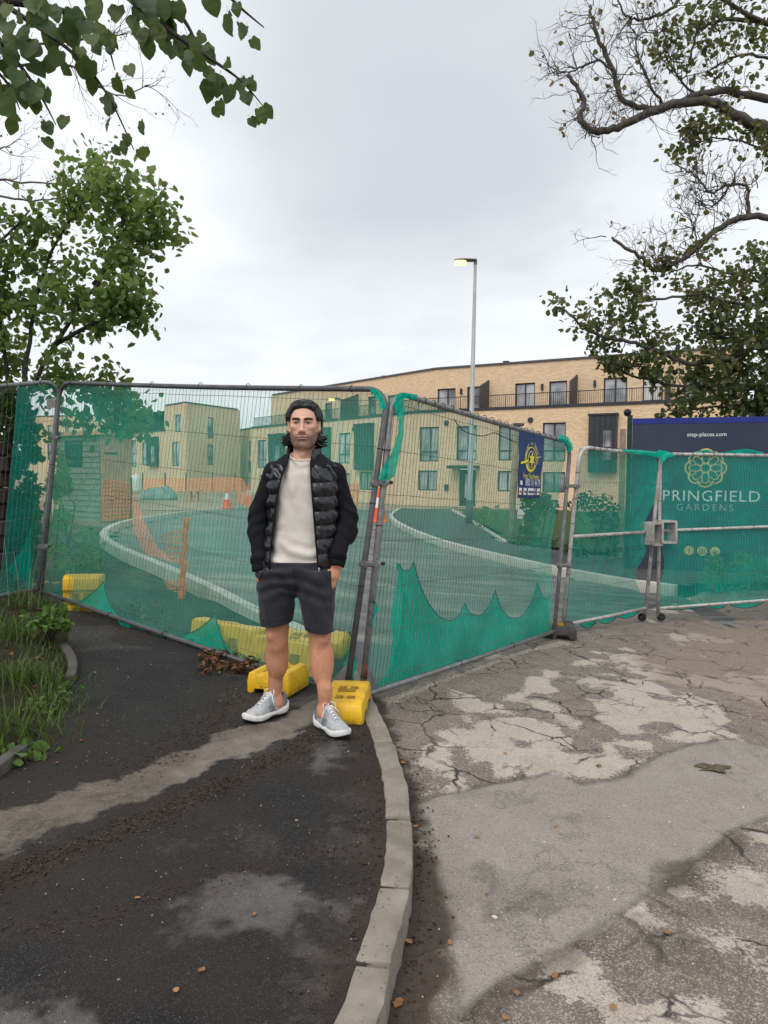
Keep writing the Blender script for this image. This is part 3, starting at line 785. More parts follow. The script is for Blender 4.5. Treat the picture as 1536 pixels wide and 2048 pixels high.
    def slab(s, name, u0, u1, z0, z1, o0, o1, mat, parent=None, bevel=0.0):
        b = MB(); b.hexa([s.P(u0, z0, o0), s.P(u1, z0, o0), s.P(u1, z0, o1), s.P(u0, z0, o1)], [s.P(u0, z1, o0), s.P(u1, z1, o0), s.P(u1, z1, o1), s.P(u0, z1, o1)])
        return b.build(name, mat, parent or s.root, bevel=bevel)
    def bay(s, x0, x1, y0, y1, wx0=0.45, wx1=0.9, wz0=0.1, wz1=0.72, out=0.32, window=True):
        u0, u1, z0, z1 = s.rect(x0, x1, y0, y1)
        o = s.slab('bay', u0, u1, z0, z1, -0.1, out, M_CLAD)
        b = MB(); n = max(3, int((u1 - u0) / 0.28))
        for i in range(1, n):
            w = u0 + (u1 - u0) * i / n
            b.hexa([s.P(w - .012, z0, out), s.P(w + .012, z0, out), s.P(w + .012, z0, out + .03), s.P(w - .012, z0, out + .03)],
                   [s.P(w - .012, z1, out), s.P(w + .012, z1, out), s.P(w + .012, z1, out + .03), s.P(w - .012, z1, out + .03)])
        b.build('seam', M_CLAD, o)
        s.slab('bay_cap', u0 - .05, u1 + .05, z1, z1 + .09, -0.05, out + .06, M_ANTH, o)
        if window:
            W = u1 - u0; H = z1 - z0
            wo = s.window(u0 + W * wx0, u0 + W * wx1, z0 + H * wz0, z0 + H * wz1, mull=0, trans=0.42, out=out + 0.05, hole=False)
        return o
    def railing(s, u0, u1, z0, h, out, step=0.115):
        b = MB()
        top = z0 + h
        b.hexa([s.P(u0, top - .04, out), s.P(u1, top - .04, out), s.P(u1, top - .04, out + .05), s.P(u0, top - .04, out + .05)],
               [s.P(u0, top, out), s.P(u1, top, out), s.P(u1, top, out + .05), s.P(u0, top, out + .05)])
        o = b.build('railing', M_ANTH, s.root)
        b = MB(); k = int((u1 - u0) / step)
        for i in range(k + 1):
            w = u0 + (u1 - u0) * i / k; r_ = 0.02 if i % 12 == 0 else 0.009
            b.hexa([s.P(w - r_, z0, out + .01), s.P(w + r_, z0, out + .01), s.P(w + r_, z0, out + .03), s.P(w - r_, z0, out + .03)],
                   [s.P(w - r_, top - .03, out + .01), s.P(w + r_, top - .03, out + .01), s.P(w + r_, top - .03, out + .03), s.P(w - r_, top - .03, out + .03)])
        tag(b.build('baluster', M_ANTH, o), kind='stuff')
    def vent(s, px, py, r_=0.16):
        u, z = s.uz(px, py); b = MB()
        ring = lambda rr, o_: [s.P(u + rr * math.cos(a), z + rr * math.sin(a), o_) for a in np.linspace(0, 2 * math.pi, 14, endpoint=False)]
        b.loft([ring(r_, 0.0), ring(r_, 0.05), ring(r_ * .8, 0.10)]); b.build('wall_vent', M_ANTH, s.root)
    def lamp(s, px, py):
        u, z = s.uz(px, py); s.slab('wall_light', u - .06, u + .06, z - .17, z + .17, 0, .14, M_ANTH)

# ---- large terrace behind the gate -------------------------------------
A0 = at(832, 1010, 43.4); A0.z = 0
uA = Vector((1.83, -1, 0)).normalized(); nA = Vector((uA.y, -uA.x, 0))
if nA.y > 0: nA = -nA
A1 = A0 + uA * 17.2
B0 = Vector((-10.9, 59, 0)); uB = (Vector((A0.x, A0.y, 0)) - B0).normalized(); nB = Vector((uB.y, -uB.x, 0))
if nB.y > 0: nB = -nB
BZ, PZ = -0.42, 5.20
big_b = thing('apartment_building', 'long buff brick block with balcony railings and flat roof behind the gate', 'building', tuple(A0))
fA = Facade(big_b, A0, A1, BZ, PZ); fB = Facade(big_b, B0, A0, BZ, PZ)
SB = 1.9
mid_in = A0 - (nA + nB).normalized() * SB / max(0.3, (nA + nB).normalized().dot(nA))
RZ = fA.uz(935, 737)[1]; RZ = 8.05
fA2 = Facade(big_b, mid_in, A1 - nA * SB, PZ - .6, RZ); fB2 = Facade(big_b, B0 - nB * SB, mid_in, PZ - .6, RZ)
# first floor and ground floor openings
fA.wpx(839, 877, 854, 923, mull=0.55, trans=0.28); fA.wpx(913, 953, 852, 921, mull=0.55, trans=0.28); fA.wpx(997, 1036, 851, 921, mull=0.55, trans=0.28)
fA.wpx(1085, 1131, 845, 923, mull=0.5, trans=0.28); fA.wpx(836, 874, 941, 981, mull=0.5); fA.wpx(995, 1034, 942, 983, mull=0.5); fA.wpx(1085, 1130, 944, 985, mull=0.5)
fA.bay(1179, 1235, 831, 945, 0.48, 0.88, 0.2, 0.76)
u0, u1, z0, z1 = fA.rect(918, 951, 938, 1010); z0 = BZ + 0.04
fA.op.append((u0, u1, z0, z1))
dr = fA.slab('door', u0 + .03, u1 - .03, z0, z1 - .03, -0.12, -0.06, M_ANTH)
fA.slab('door_pane', u0 + .35, u1 - .35, z0 + .5, z1 - .3, -0.06, -0.05, M_GLASS, dr)
fA.slab('canopy', u0 - .45, u1 + .25, z1 + .02, z1 + .2, 0, 0.85, M_ANTH)
fA.vent(893, 846); fA.vent(1061, 840); fA.slab('meter_box', fA.uz(890, 975)[0], fA.uz(897, 975)[0], 0.55, 0.9, 0, .12, M_ANTH)
fB.bay(715, 748, 850, 940, window=False); fB.bay(639, 662, 858, 944, window=False); fB.bay(543, 571, 870, 945)
fB.wpx(719, 746, 944, 980, mull=0.5); fB.wpx(676, 700, 866, 927, mull=0.5, trans=0.3); fB.wpx(515, 533, 880, 936, mull=0.5, trans=0.3); fB.wpx(590, 612, 874, 930, mull=.5)
fB.wpx(676, 700, 946, 984, mull=0.5); fB.wpx(520, 540, 950, 980, mull=0.5)
fB.vent(708, 858); fB.vent(660, 866)
# setback storey
for x0, x1, y0, y1, m_, gl in ((875, 911, 777, 818, .55, None), (934, 965, 773, 822, 0, None), (1030, 1070, 766, 814, .5, None), (1098, 1134, 762, 812, 0, None), (1207, 1254, 755, 806, .5, None), (1285, 1325, 752, 802, .5, M_BLIND), (1368, 1412, 745, 798, .5, None)):
    fA2.wpx(x0, x1, y0, y1, mull=m_, glass=gl)
for x0, x1, y0, y1 in ((775, 799, 790, 828), (736, 752, 793, 830), (686, 702, 802, 838), (650, 664, 806, 842)):
    fB2.wpx(x0, x1, y0, y1, mull=0)
for x, y in ((923, 783), (1085, 774), (1190, 767)): fA2.lamp(x, y)
for f in (fA, fB): f.wall()
for f in (fA2, fB2): f.wall('upper_wall')
fA.slab('coping', -0.02, fA.L, PZ + .004, PZ + .16, -0.34, 0.06, M_ANTH); fB.slab('coping', 0, fB.L + .02, PZ + .006, PZ + .158, -0.34, 0.06, M_ANTH)
fA2.slab('roof_coping', -0.02, fA2.L, RZ + .004, RZ + .12, -0.34, 0.07, M_COPE); fB2.slab('roof_coping', 0, fB2.L, RZ + .006, RZ + .118, -0.34, 0.07, M_COPE)
fA.railing(0, fA.L, PZ + .16, 0.72, -0.2); fB.railing(0, fB.L, PZ + .16, 0.72, -0.2)
def screen(f, f2, px):
    u = f2.uz(px, 790)[0]; b = MB()
    pr = [(0.0, 1.35), (-0.02, PZ * 0), (0, 0)]
    P_ = lambda o_, z: f2.P(u, z, o_)
    t_ = f2.u * 0.08
    q1 = [P_(0, PZ), P_(1.55, PZ), P_(1.55, PZ + 1.45), P_(0, PZ + 2.0)]
    b.hexa([q1[0], q1[1], q1[2], q1[3]], [q + t_ for q in q1]); b.build('balcony_screen', M_TIMB, f.root)
for px in (976, 1152, 1338): screen(fA, fA2, px)
for px in (716, 620): screen(fB, fB2, px)
M_ROOF = plain('flat_roof_felt', (0.12, 0.12, 0.125), 0.8)
b = MB(); pl = [fB2.P(0, RZ - .1, -.3), fA2.P(0, RZ - .1, -.3), fA2.P(fA2.L, RZ - .1, -.3), fA2.P(fA2.L, RZ - .1, -9), fB2.P(0, RZ - .1, -9)]
b.poly(pl); b.poly([p + Vector((0, 0, -.15)) for p in reversed(pl)]); b.build('roof', M_ROOF, big_b)
b = MB(); tz = PZ - .35
b.quad(fA.P(0, tz, -.28), fA.P(fA.L, tz, -.28), fA.P(fA.L, tz, -SB), fA2.P(0, tz)); b.quad(fB.P(0, tz, -.28), fB.P(fB.L, tz, -.28), fA2.P(0, tz), fB2.P(0, tz))
b.build('terrace_deck', M_ROOF, big_b)
for px in (739, 997, 1172, 1364):
    f = fA2 if px > 832 else fB2; u = f.uz(px, 740)[0]
    f.slab('roof_vent', u - .16, u + .16, RZ - .1, RZ + .42, -1.6, -1.2, M_ANTH)
# end gable on the right
fE = Facade(big_b, fA.P(fA.L, 0), fA.P(fA.L, 0, -10), BZ, PZ); fE.wall('end_wall')
fE2 = Facade(big_b, fA2.P(fA2.L, 0), fA2.P(fA2.L, 0, -8), PZ - .6, RZ); fE2.wall('end_wall')
# west end of the long block
fW = Facade(big_b, fB.P(0, 0, -9), fB.P(0, 0), BZ, PZ); fW.wall('end_wall'); fW2 = Facade(big_b, fB2.P(0, 0, -8), fB2.P(0, 0), PZ - .6, RZ); fW2.wall('end_wall')
fW.slab('coping', 0, fW.L, PZ + .008, PZ + .15, -0.3, 0.05, M_ANTH)

# ---- block on the left with its corner to the site ----------------------
C0 = Vector((at(372, 980, 67).x, 67, 0)); CR = Vector((at(476, 980, 74).x, 74, 0)); CL = Vector((at(253, 980, 77.5).x, 77.5, 0)); CLL = C0 + (CL - C0) * 1.5
left_b = thing('corner_building', 'buff brick corner block with a dark roof terrace behind the shed', 'building', tuple(C0))
CTZ = CAM_Z + (948 - 808) * 67 / F_PX
lR = Facade(left_b, C0, CR, -0.4, CTZ)
lR.wpx(415.5, 427, 835, 877, mull=0, trans=.4); lR.wpx(415, 427, 889, 930, mull=0, trans=.4); lR.wall()
uL = (C0 - CL).normalized(); Cm = C0 - uL * 4.2
lT = Facade(left_b, Cm, C0, -0.4, CTZ); lT.wpx(350, 362, 829, 864, mull=.5); lT.wpx(344, 358, 884, 932, mull=.5); lT.wall()
LZ = lT.uz(330, 862)[1]
lL = Facade(left_b, CLL, Cm, -0.4, LZ)
lL.wpx(262, 273, 880, 934, mull=0, trans=.5); lL.wpx(284, 295, 884, 930, mull=0, trans=.3); lL.bay(298, 318, 876, 932); lL.wpx(225, 240, 884, 930, mull=.5); lL.wall()
lL2 = Facade(left_b, CLL - lL.n * 2.2, Cm - lL.n * 2.2, LZ - .5, CTZ - .3); lL2.wpx(291, 301, 838, 862, mull=0); lL2.wpx(262, 275, 842, 864, mull=0); lL2.wpx(326, 334, 832, 862, mull=0); lL2.wall('upper_wall')
for f, z in ((lR, CTZ), (lT, CTZ), (lL2, CTZ - .3)): f.slab('roof_coping', 0, f.L, z + .005, z + .14, -.33, .06, M_COPE)
lL.slab('coping', 0, lL.L, LZ + .005, LZ + .14, -.33, .06, M_ANTH); lL.railing(0, lL.L, LZ + .14, .8, -.2)
b = MB(); q = [lL2.P(0, CTZ - .4, -.2), lT.P(0, CTZ - .4, -.3), C0 + Vector((0.2, .6, CTZ - .4)), CR + Vector((0, 0, CTZ - .4)), CR + Vector((-14, 4, CTZ - .4)), CLL + Vector((2, 6, CTZ - .4))]
b.poly(q); b.poly([p + Vector((0, 0, -.2)) for p in reversed(q)]); b.build('roof', M_ROOF, left_b)
for px in (300, 336): 
    u = lL2.uz(px, 838)[0]; lL.slab('balcony_screen', u, u + .12, LZ, LZ + 1.9, -2.2, -.3, M_TIMB)
for px in (297, 340): u = lL2.uz(px, 820)[0]; lL2.slab('roof_vent', u - .2, u + .2, CTZ - .2, CTZ + .25, -1.6, -1.2, M_ANTH)
fLs = Facade(left_b, Cm - lT.n * 2.2, Cm, LZ - .3, CTZ); fLs.wall('return_wall')
lB = Facade(left_b, CR, CR + Vector((-9, 9, 0)), -0.4, CTZ); lB.wall('end_wall')
# ---- lower link between them, and the far wing on the left ------------------
link_b = thing('link_building', 'two storey buff brick link between the corner block and the long block', 'building', (-14.5, 76, -0.4))
K0 = Vector((at(470, 980, 79).x, 79, 0)); K1 = Vector((at(530, 980, 72).x, 72, 0)); KZ = CAM_Z + (948 - 862) * 78 / F_PX
fK = Facade(link_b, K0, K1, -0.4, KZ); fK.wpx(497, 503.5, 882, 911, mull=0, trans=.5); fK.wpx(496, 503, 921, 945, mull=0); fK.wall()
fK.slab('coping', 0, fK.L, KZ + .005, KZ + .15, -.3, .06, M_COPE)
b = MB(); b.tube([fK.P(.45, 0.0, .1), fK.P(.45, KZ, .1)], .06, 8); b.build('downpipe', M_ANTH, link_b)
b = MB(); b.poly([fK.P(0, KZ - .1, -.2), fK.P(fK.L, KZ - .1, -.2), fK.P(fK.L, KZ - .1, -7), fK.P(0, KZ - .1, -7)]); b.build('roof', M_ROOF, link_b)
far_b = thing('far_building', 'distant buff brick wing showing above the shed roof through leaves', 'building', (-38, 88, -0.4))
W0 = Vector((at(60, 980, 92).x, 92, 0)); W1 = Vector((at(252, 980, 88).x, 88, 0)); WZ = CAM_Z + (948 - 834) * 89 / F_PX
fF = Facade(far_b, W0, W1, -0.4, WZ)
for x in (95, 130, 165, 200, 232):
    fF.wpx(x, x + 9, 850, 872, mull=0); fF.wpx(x, x + 9, 888, 920, mull=0)
fF.wall(); fF.slab('coping', 0, fF.L, WZ + .005, WZ + .15, -.3, .06, M_COPE)
b = MB(); b.poly([fF.P(0, WZ - .1, -.2), fF.P(fF.L, WZ - .1, -.2), fF.P(fF.L, WZ - .1, -9), fF.P(0, WZ - .1, -9)]); b.build('roof', M_ROOF, far_b)
# ================================================================== SITE FENCE
M_GALV = plain('galvanised_steel', (0.20, 0.205, 0.21), 0.5, 0.3, 20, spec=0.5, metal=0.35, dirt=(0.10, 0.085, 0.07))
M_GALVD = plain('dull_grey_tube', (0.105, 0.108, 0.115), 0.55, 0.25, 14, spec=0.45, metal=0.25, dirt=(0.06, 0.055, 0.05))
M_GALVL = plain('pale_galvanised_tube', (0.42, 0.40, 0.385), 0.55, 0.3, 18, spec=0.45, metal=0.2, dirt=(0.2, 0.14, 0.10))
M_WIRE = plain('mesh_wire', (0.085, 0.095, 0.095), 0.6, 0.2, 8)
M_TIE = plain('black_cable_tie', (0.012, 0.012, 0.013), 0.5)
M_RUST = plain('rusty_plate', (0.15, 0.06, 0.035), 0.85, 0.4, 30, dirt=(0.2, 0.2, 0.2))
def mat_net(name, cov, col=(0.006, 0.40, 0.27)):
    t = NT(name, 0.8, 0.1)
    uv = t.n('ShaderNodeUVMap').outputs[0]
    d, _, _, _c = t.attr('d')
    stripe = t.n('ShaderNodeTexWave', wave_type='BANDS', bands_direction='X'); t.put(stripe.inputs['Vector'], uv)
    stripe.inputs['Scale'].default_value = 14.0; stripe.inputs['Distortion'].default_value = 0.6; stripe.inputs['Detail'].default_value = 1
    hs = t.n('ShaderNodeTexWave', wave_type='BANDS', bands_direction='Y'); t.put(hs.inputs['Vector'], uv); hs.inputs['Scale'].default_value = 60.0
    n1 = t.noise(1.7, 3, 0.6)
    k = t.math('ADD', t.math('MULTIPLY', stripe.outputs['Fac'], 0.26), t.math('MULTIPLY', hs.outputs['Fac'], 0.10))
    k = t.math('ADD', k, t.math('MULTIPLY', n1, 0.45))
    f = t.math('MULTIPLY', t.math('ADD', k, 0.62), t.math('MULTIPLY', d, cov), True)
    dif = t.n('ShaderNodeBsdfDiffuse'); tr = t.n('ShaderNodeBsdfTranslucent'); tp = t.n('ShaderNodeBsdfTransparent')
    cc = t.mix(t.ramp(t.noise(3, 1), [(0.3, 0), (0.7, 1)]), tuple(x * .85 for x in col), tuple(min(1, x * 1.15) for x in col))
    t.put(dif.inputs[0], cc); t.put(tr.inputs[0], cc)
    m1 = t.n('ShaderNodeMixShader'); m1.inputs[0].default_value = 0.42
    t.t.links.new(dif.outputs[0], m1.inputs[1]); t.t.links.new(tr.outputs[0], m1.inputs[2])
    m2 = t.n('ShaderNodeMixShader'); t.put(m2.inputs[0], f)
    t.t.links.new(tp.outputs[0], m2.inputs[1]); t.t.links.new(m1.outputs[0], m2.inputs[2])
    t.t.links.new(m2.outputs[0], t.out.inputs[0]); t.t.nodes.remove(t.b)
    return t.m
M_NET = mat_net('green_debris_net', 0.35, (0.045, 0.56, 0.39))
M_NETG = mat_net('green_debris_net_dense', 0.58, (0.012, 0.40, 0.30))
M_FOLD = mat_net('green_net_double_layer', 0.86, (0.006, 0.52, 0.38))

class Panel:
    def __init__(s, BL, BR, TL, TR):
        s.c = [Vector(p) for p in (BL, BR, TL, TR)]
        s.W = (s.c[1] - s.c[0]).length; s.H = (s.c[2] - s.c[0]).length
        s.n = (s.c[1] - s.c[0]).cross(s.c[2] - s.c[0]).normalized()
        if s.n.y < 0: s.n = -s.n            # away from the camera
    def P(s, u, v, out=0.0):
        a = s.c[0].lerp(s.c[1], u); b = s.c[2].lerp(s.c[3], u)
        return a.lerp(b, v) + s.n * out
    def uv(s, px, py):
        u = v = 0.5
        for _ in range(25):
            q = pixel(s.P(u, v)); e = 1e-3
            qu = pixel(s.P(u + e, v)); qv = pixel(s.P(u, v + e))
            a, b_, c, d = (qu[0] - q[0]) / e, (qv[0] - q[0]) / e, (qu[1] - q[1]) / e, (qv[1] - q[1]) / e
            det = a * d - b_ * c; ex, ey = px - q[0], py - q[1]
            u += (d * ex - b_ * ey) / det; v += (-c * ex + a * ey) / det
        return u, v
    def frame(s, root, mat, r=0.0205, foot=0.10, mid=None, round_=True, legs=(True, True), bottom=0.0):
        b = MB(); rc = 0.16 if round_ else 0.03; ru, rv = rc / s.W, rc / s.H
        path = [s.P(0, -foot / s.H), s.P(0, 0.5), s.P(0, 1 - rv)]
        for k in range(1, 9):
            a = math.pi / 2 * k / 8; path.append(s.P(ru - ru * math.cos(a), 1 - rv + rv * math.sin(a)))
        for k in range(1, 8): path.append(s.P(ru + (1 - 2 * ru) * k / 8, 1 - 0.006 * math.sin(math.pi * k / 8)))
        for k in range(0, 9):
            a = math.pi / 2 * (1 - k / 8); path.append(s.P(1 - ru + ru * math.cos(a), 1 - rv + rv * math.sin(a)))
        path += [s.P(1, 0.5), s.P(1, -foot / s.H)]
        b.tube(path, r, 12)
        o = b.build('frame', mat, root, smooth_=True)
        b = MB(); b.tube([s.P(0.004, bottom + .0), s.P(.5, bottom - .004), s.P(0.996, bottom)], r * .92, 10); b.build('bottom_rail', mat, root, smooth_=True)
        if mid:
            b = MB(); b.tube([s.P(0, mid), s.P(1, mid)], r * .92, 10); b.build('mid_rail', mat, root, smooth_=True)
        return o
    def wires(s, root, step=0.042, rows=7, r=0.0018, phase=0):
        b = MB(); k = int(s.W / step)
        rng = random.Random(int(s.W * 1000) + phase)
        for i in range(1, k):
            u = i / k; w = rng.uniform(-1, 1) * 0.0022
            b.tube([s.P(u + w * math.sin(j * 1.7 + i) + (0.0007 if j % 2 else -0.0007), j / 8 * 0.985 + 0.008, 0.0) for j in range(9)], r, 3, cap=False)
        for j in range(rows):
            v = 0.04 + 0.92 * j / (rows - 1)
            b.tube([s.P(i / 10, v + rng.uniform(-1, 1) * 0.002, -0.004) for i in range(11)], r * 1.15, 3, cap=False)
        return tag(b.build('wire_mesh', M_WIRE, root, fixn=False), kind='stuff')
    def net(s, root, mat, umin=lambda v: 0.0, umax=lambda v: 1.0, v0=0.0, v1=0.99, out=0.02, wav=0.012, dens=None, nu=70, nv=44, seed=0, name='net'):
        uu, vv = np.meshgrid(np.linspace(0, 1, nu), np.linspace(0, 1, nv), indexing='ij')
        V = []; UV = []; D = []
        inv = wm(root).inverted()
        nz = fbm(uu * 6 + seed, vv * 4 + seed * 3, 4) - 0.5
        nz2 = vnoise(uu * 26 + seed, vv * 2.5 + seed) - 0.5
        for i in range(nu):
            for j in range(nv):
                v = v0 + (v1 - v0) * vv[i, j]; a, b_ = umin(v), umax(v); u = a + (b_ - a) * uu[i, j]
                V.append(tuple(inv @ s.P(u, v, out + wav * (nz[i, j] * 2 + nz2[i, j] * .8)))); UV.append((u * s.W, v * s.H))
                d = 1.0 if dens is None else dens(u, v)
                D.append((d, d, d, 1))
        me = np_mesh(name, V, grid_faces(nu, nv), {'d': D}, UV)
        return link(name, me, mat, root, smooth_=True)
    def fold(s, root, top, bot, mat=None, out=0.042, n=60, name='net_fold', cord=True, bulge=0.03):
        """piece of net between two outlines given in picture pixels, lying on the panel"""
        mat = mat or M_FOLD
        def rs(pts, n):
            P_ = [Vector((x, y, 0)) for x, y in pts]
            L = [0]
            for a, b_ in zip(P_, P_[1:]): L.append(L[-1] + (b_ - a).length)
            r_ = []
            for k in range(n):
                d = L[-1] * k / (n - 1); j = max(i for i in range(len(L)) if L[i] <= d + 1e-9); j = min(j, len(P_) - 2)
                r_.append(P_[j].lerp(P_[j + 1], (d - L[j]) / max(1e-9, L[j + 1] - L[j])))
            return r_
        T = rs(top, n); B_ = rs(bot, n); m = 9; V = []; UV = []; inv = wm(root).inverted(); crd = []
        for i in range(n):
            for j in range(m):
                p = T[i].lerp(B_[i], j / (m - 1)); u, v = s.uv(p.x, p.y)
                ff = math.sin(i * 1.3 + j * .4) * .004 + float(fbm(np.array(i * .35), np.array(j * .5), 3) - .5) * .02
                rp_ = min(1, j / 3)
                w = s.P(u, v, out + (rp_ * (bulge * math.sin(math.pi * j / (m - 1)) * .5 + ff * 1.6 + .012 * math.sin(i * .9 + 2.5 * math.sin(j * .7))) if out > 0 else ff))
                V.append(tuple(inv @ w)); UV.append((u * s.W, v * s.H))
                if j == 0: crd.append(w - s.n * .004)
        me = np_mesh(name, V, grid_faces(n, m), {'d': [(1, 1, 1, 1)] * len(V)}, UV)
        o = link(name, me, mat, root, smooth_=True)
        if cord:
            b = MB(); b.tube(crd, 0.0035, 5); b.build('hem_cord', M_TIE, o)
        return o
def catm(pts, k=8):
    P_ = [Vector((x, y, 0)) for x, y in pts]; o = []
    for i in range(len(P_) - 1):
        p0 = P_[max(i - 1, 0)]; p1 = P_[i]; p2 = P_[i + 1]; p3 = P_[min(i + 2, len(P_) - 1)]
        for q in range(k):
            t = q / k; o.append(0.5 * ((2 * p1) + (p2 - p0) * t + (2 * p0 - 5 * p1 + 4 * p2 - p3) * t * t + (3 * p1 - p0 - 3 * p2 + p3) * t ** 3))
    return [(p.x, p.y) for p in o] + [pts[-1]]
def scallop(pts):
    """cusped hem: (x, y) peaks joined by sagging curves; each item (x, y, sag)"""
    o = []
    for (x0, y0, s0), (x1, y1, s1) in zip(pts, pts[1:]):
        for k in range(12):
            t = k / 12; o.append((x0 + (x1 - x0) * t, y0 + (y1 - y0) * t + s0 * (4 * t * (1 - t)) ** 0.75))
    o.append(pts[-1][:2]); return o
def ties(panel, root, spots):
    for u, v in spots:
        b = MB(); p = panel.P(u, v); w = panel.P(u + .01, v) - p
        d = w.normalized() if spots and 0.02 < u < .98 else (panel.P(u, v + .01) - p).normalized()
        a = d.cross(panel.n).normalized()
        b.tube([p + (a * math.cos(k) + panel.n * math.sin(k)) * 0.0235 for k in np.linspace(0, 2 * math.pi, 9)[:-1]], 0.003, 4, closed=True)
        b.build('cable_tie', M_TIE, root)

# panel corners: foot of the mesh and top of the tube
PC = Panel(at(82, 1182, 6.85), at(692, 1392, 4.62), at(121, 765, 7.12), at(777, 779, 4.9))
PD = Panel(at(724, 1392, 4.62), at(1109, 1262, 7.15), at(785, 783, 4.92), at(1141, 886, 7.3))
PA = Panel(at(-420, 1260, 5.2), at(76, 1178, 6.85), at(-420, 800, 5.3), at(120, 762, 7.12))
PE = Panel(at(1126, 1250, 7.35), at(1292, 1216, 8.45), at(1160, 894, 7.4), at(1321, 908, 8.5))
PF = Panel(at(1316, 1217, 8.5), at(1900, 1170, 9.4), at(1321, 908, 8.52), at(1900, 912, 9.5))

fcr = thing('mesh_fence', 'leaning mesh fence panel directly behind the man, green net on it', 'fence', tuple(PC.c[1]), group='temporary fence panels')
PC.frame(fcr, M_GALVD, foot=0.17); PC.wires(fcr, 0.042)
PC.net(fcr, M_NET, dens=lambda u, v: (1.08 - 0.28 * smooth(.42, .12, v)) * (0.72 + 0.28 * smooth(1.0, .8, v)), v1=.99, seed=1)
PC.fold(fcr, scallop([(130, 1205, 12), (199, 1162, 48), (262, 1238, 10), (330, 1268, 4)]), [(130, 1204), (200, 1230), (262, 1254), (330, 1280)], n=50)
PC.fold(fcr, scallop([(352, 1268, 12), (423, 1226, 42), (480, 1310, 8), (560, 1338, 2), (640, 1362, 0)]), [(352, 1282), (423, 1308), (480, 1330), (560, 1362), (640, 1392)], n=60)
PC.fold(fcr, [(640, 1362), (668, 1376), (688, 1300), (694, 1290)], [(640, 1392), (690, 1404), (702, 1400), (703, 1290)], n=24, cord=False, name='net_wrap')
PC.fold(fcr, catm([(744, 775), (760, 783), (772, 800), (778, 818)]), catm([(746, 790), (757, 797), (763, 810), (766, 822)]), n=16, cord=False, name='net_wrap', out=-.030)
ties(PC, fcr, [(.05, 1), (.2, 1), (.36, 1), (.52, 1), (.66, 1), (.8, 1), (.92, 1), (1, .62), (1, .35), (1, .8), (1, .06), (.3, 0), (.5, 0), (.7, 0), (.85, 0), (0, .3), (0, .6)])

fdr = thing('mesh_fence', 'mesh fence panel with torn bright green net, right of the man', 'fence', tuple(PD.c[0]), group='temporary fence panels')
PD.frame(fdr, M_GALV, foot=0.12); PD.wires(fdr, 0.042, phase=2)
gapD = lambda v: 0.985 - 0.055 * math.exp(-((v - .48) / .22) ** 2) - .02 * math.exp(-((v - .8) / .1) ** 2)
PD.net(fdr, M_NET, umax=gapD, v1=.99, dens=lambda u, v: 0.95 + .5 * smooth(.72, 1.0, u) + .15 * smooth(.3, 0, v), seed=4)
topD = scallop([(808, 1128, 18), (836, 1122, 0)]) + scallop([(836, 1122, 70), (938, 1206, 38), (998, 1180, 66), (1082, 1164, 14), (1106, 1196, 0)])[1:]
PD.fold(fdr, topD, [(790, 1370), (830, 1357), (940, 1323), (1020, 1300), (1106, 1272)], n=110)
PD.fold(fdr, [(808, 1128), (818, 1200), (812, 1280), (785, 1345), (752, 1390)], [(810, 1128), (822, 1200), (822, 1290), (795, 1362), (756, 1392)], n=24, cord=False, name='net_wrap')
# twisted ribbon down the left post and wraps
PD.fold(fdr, catm([(778, 808), (790, 842), (782, 890), (762, 930), (748, 958)]), catm([(802, 790), (800, 860), (793, 910), (782, 948), (768, 966)]), n=36, cord=False, name='net_ribbon', out=-.03)
PD.fold(fdr, catm([(740, 1196), (744, 1210), (740, 1235), (734, 1250)]), catm([(741, 1195), (750, 1214), (745, 1228), (736, 1252)]), n=14, cord=False, name='net_ribbon', out=-.025)
PD.fold(fdr, catm([(786, 790), (800, 786), (830, 790)]), catm([(790, 806), (802, 798), (826, 800)]), n=14, cord=False, name='net_wrap', out=-.025)
PD.fold(fdr, catm([(1115, 868), (1135, 878), (1142, 900)]), catm([(1113, 880), (1128, 890), (1132, 905)]), n=12, cord=False, name='net_wrap', out=-.025)
ties(PD, fdr, [(k / 24, 1) for k in range(3, 24)] + [(0, .8), (0, .55), (0, .3), (0, .06), (.4, 0), (.7, 0)])
b = MB(); p_ = [PD.P(*PD.uv(x, y), -.012) for x, y in catm([(905, 838), (925, 862), (960, 872), (985, 866), (1000, 872), (1030, 885)])]
b.tube(p_, .004, 5); b.build('loose_cord', M_TIE, fdr)
# corner plates and rust
for pn, rt, u, v in ((PC, fcr, 1, .05), (PD, fdr, 0, .05)):
    b = MB(); sg = -1 if u == 1 else 1
    b.prism([(0, 0), (sg * .17, 0), (sg * .05, .15), (0, .19)], pn.P(u, .012, -.006), (pn.P(1, .012) - pn.P(0, .012)).normalized(), (pn.P(u, .5) - pn.P(u, 0)).normalized(), pn.n * .005)
    b.build('corner_plate', M_GALV, rt)
b = MB(); b.tube([PD.P(0, .055, -.004), PD.P(0, .105, -.004)], .0195, 10, r2=.0195); b.build('rust_patch', M_RUST, fdr, smooth_=True)

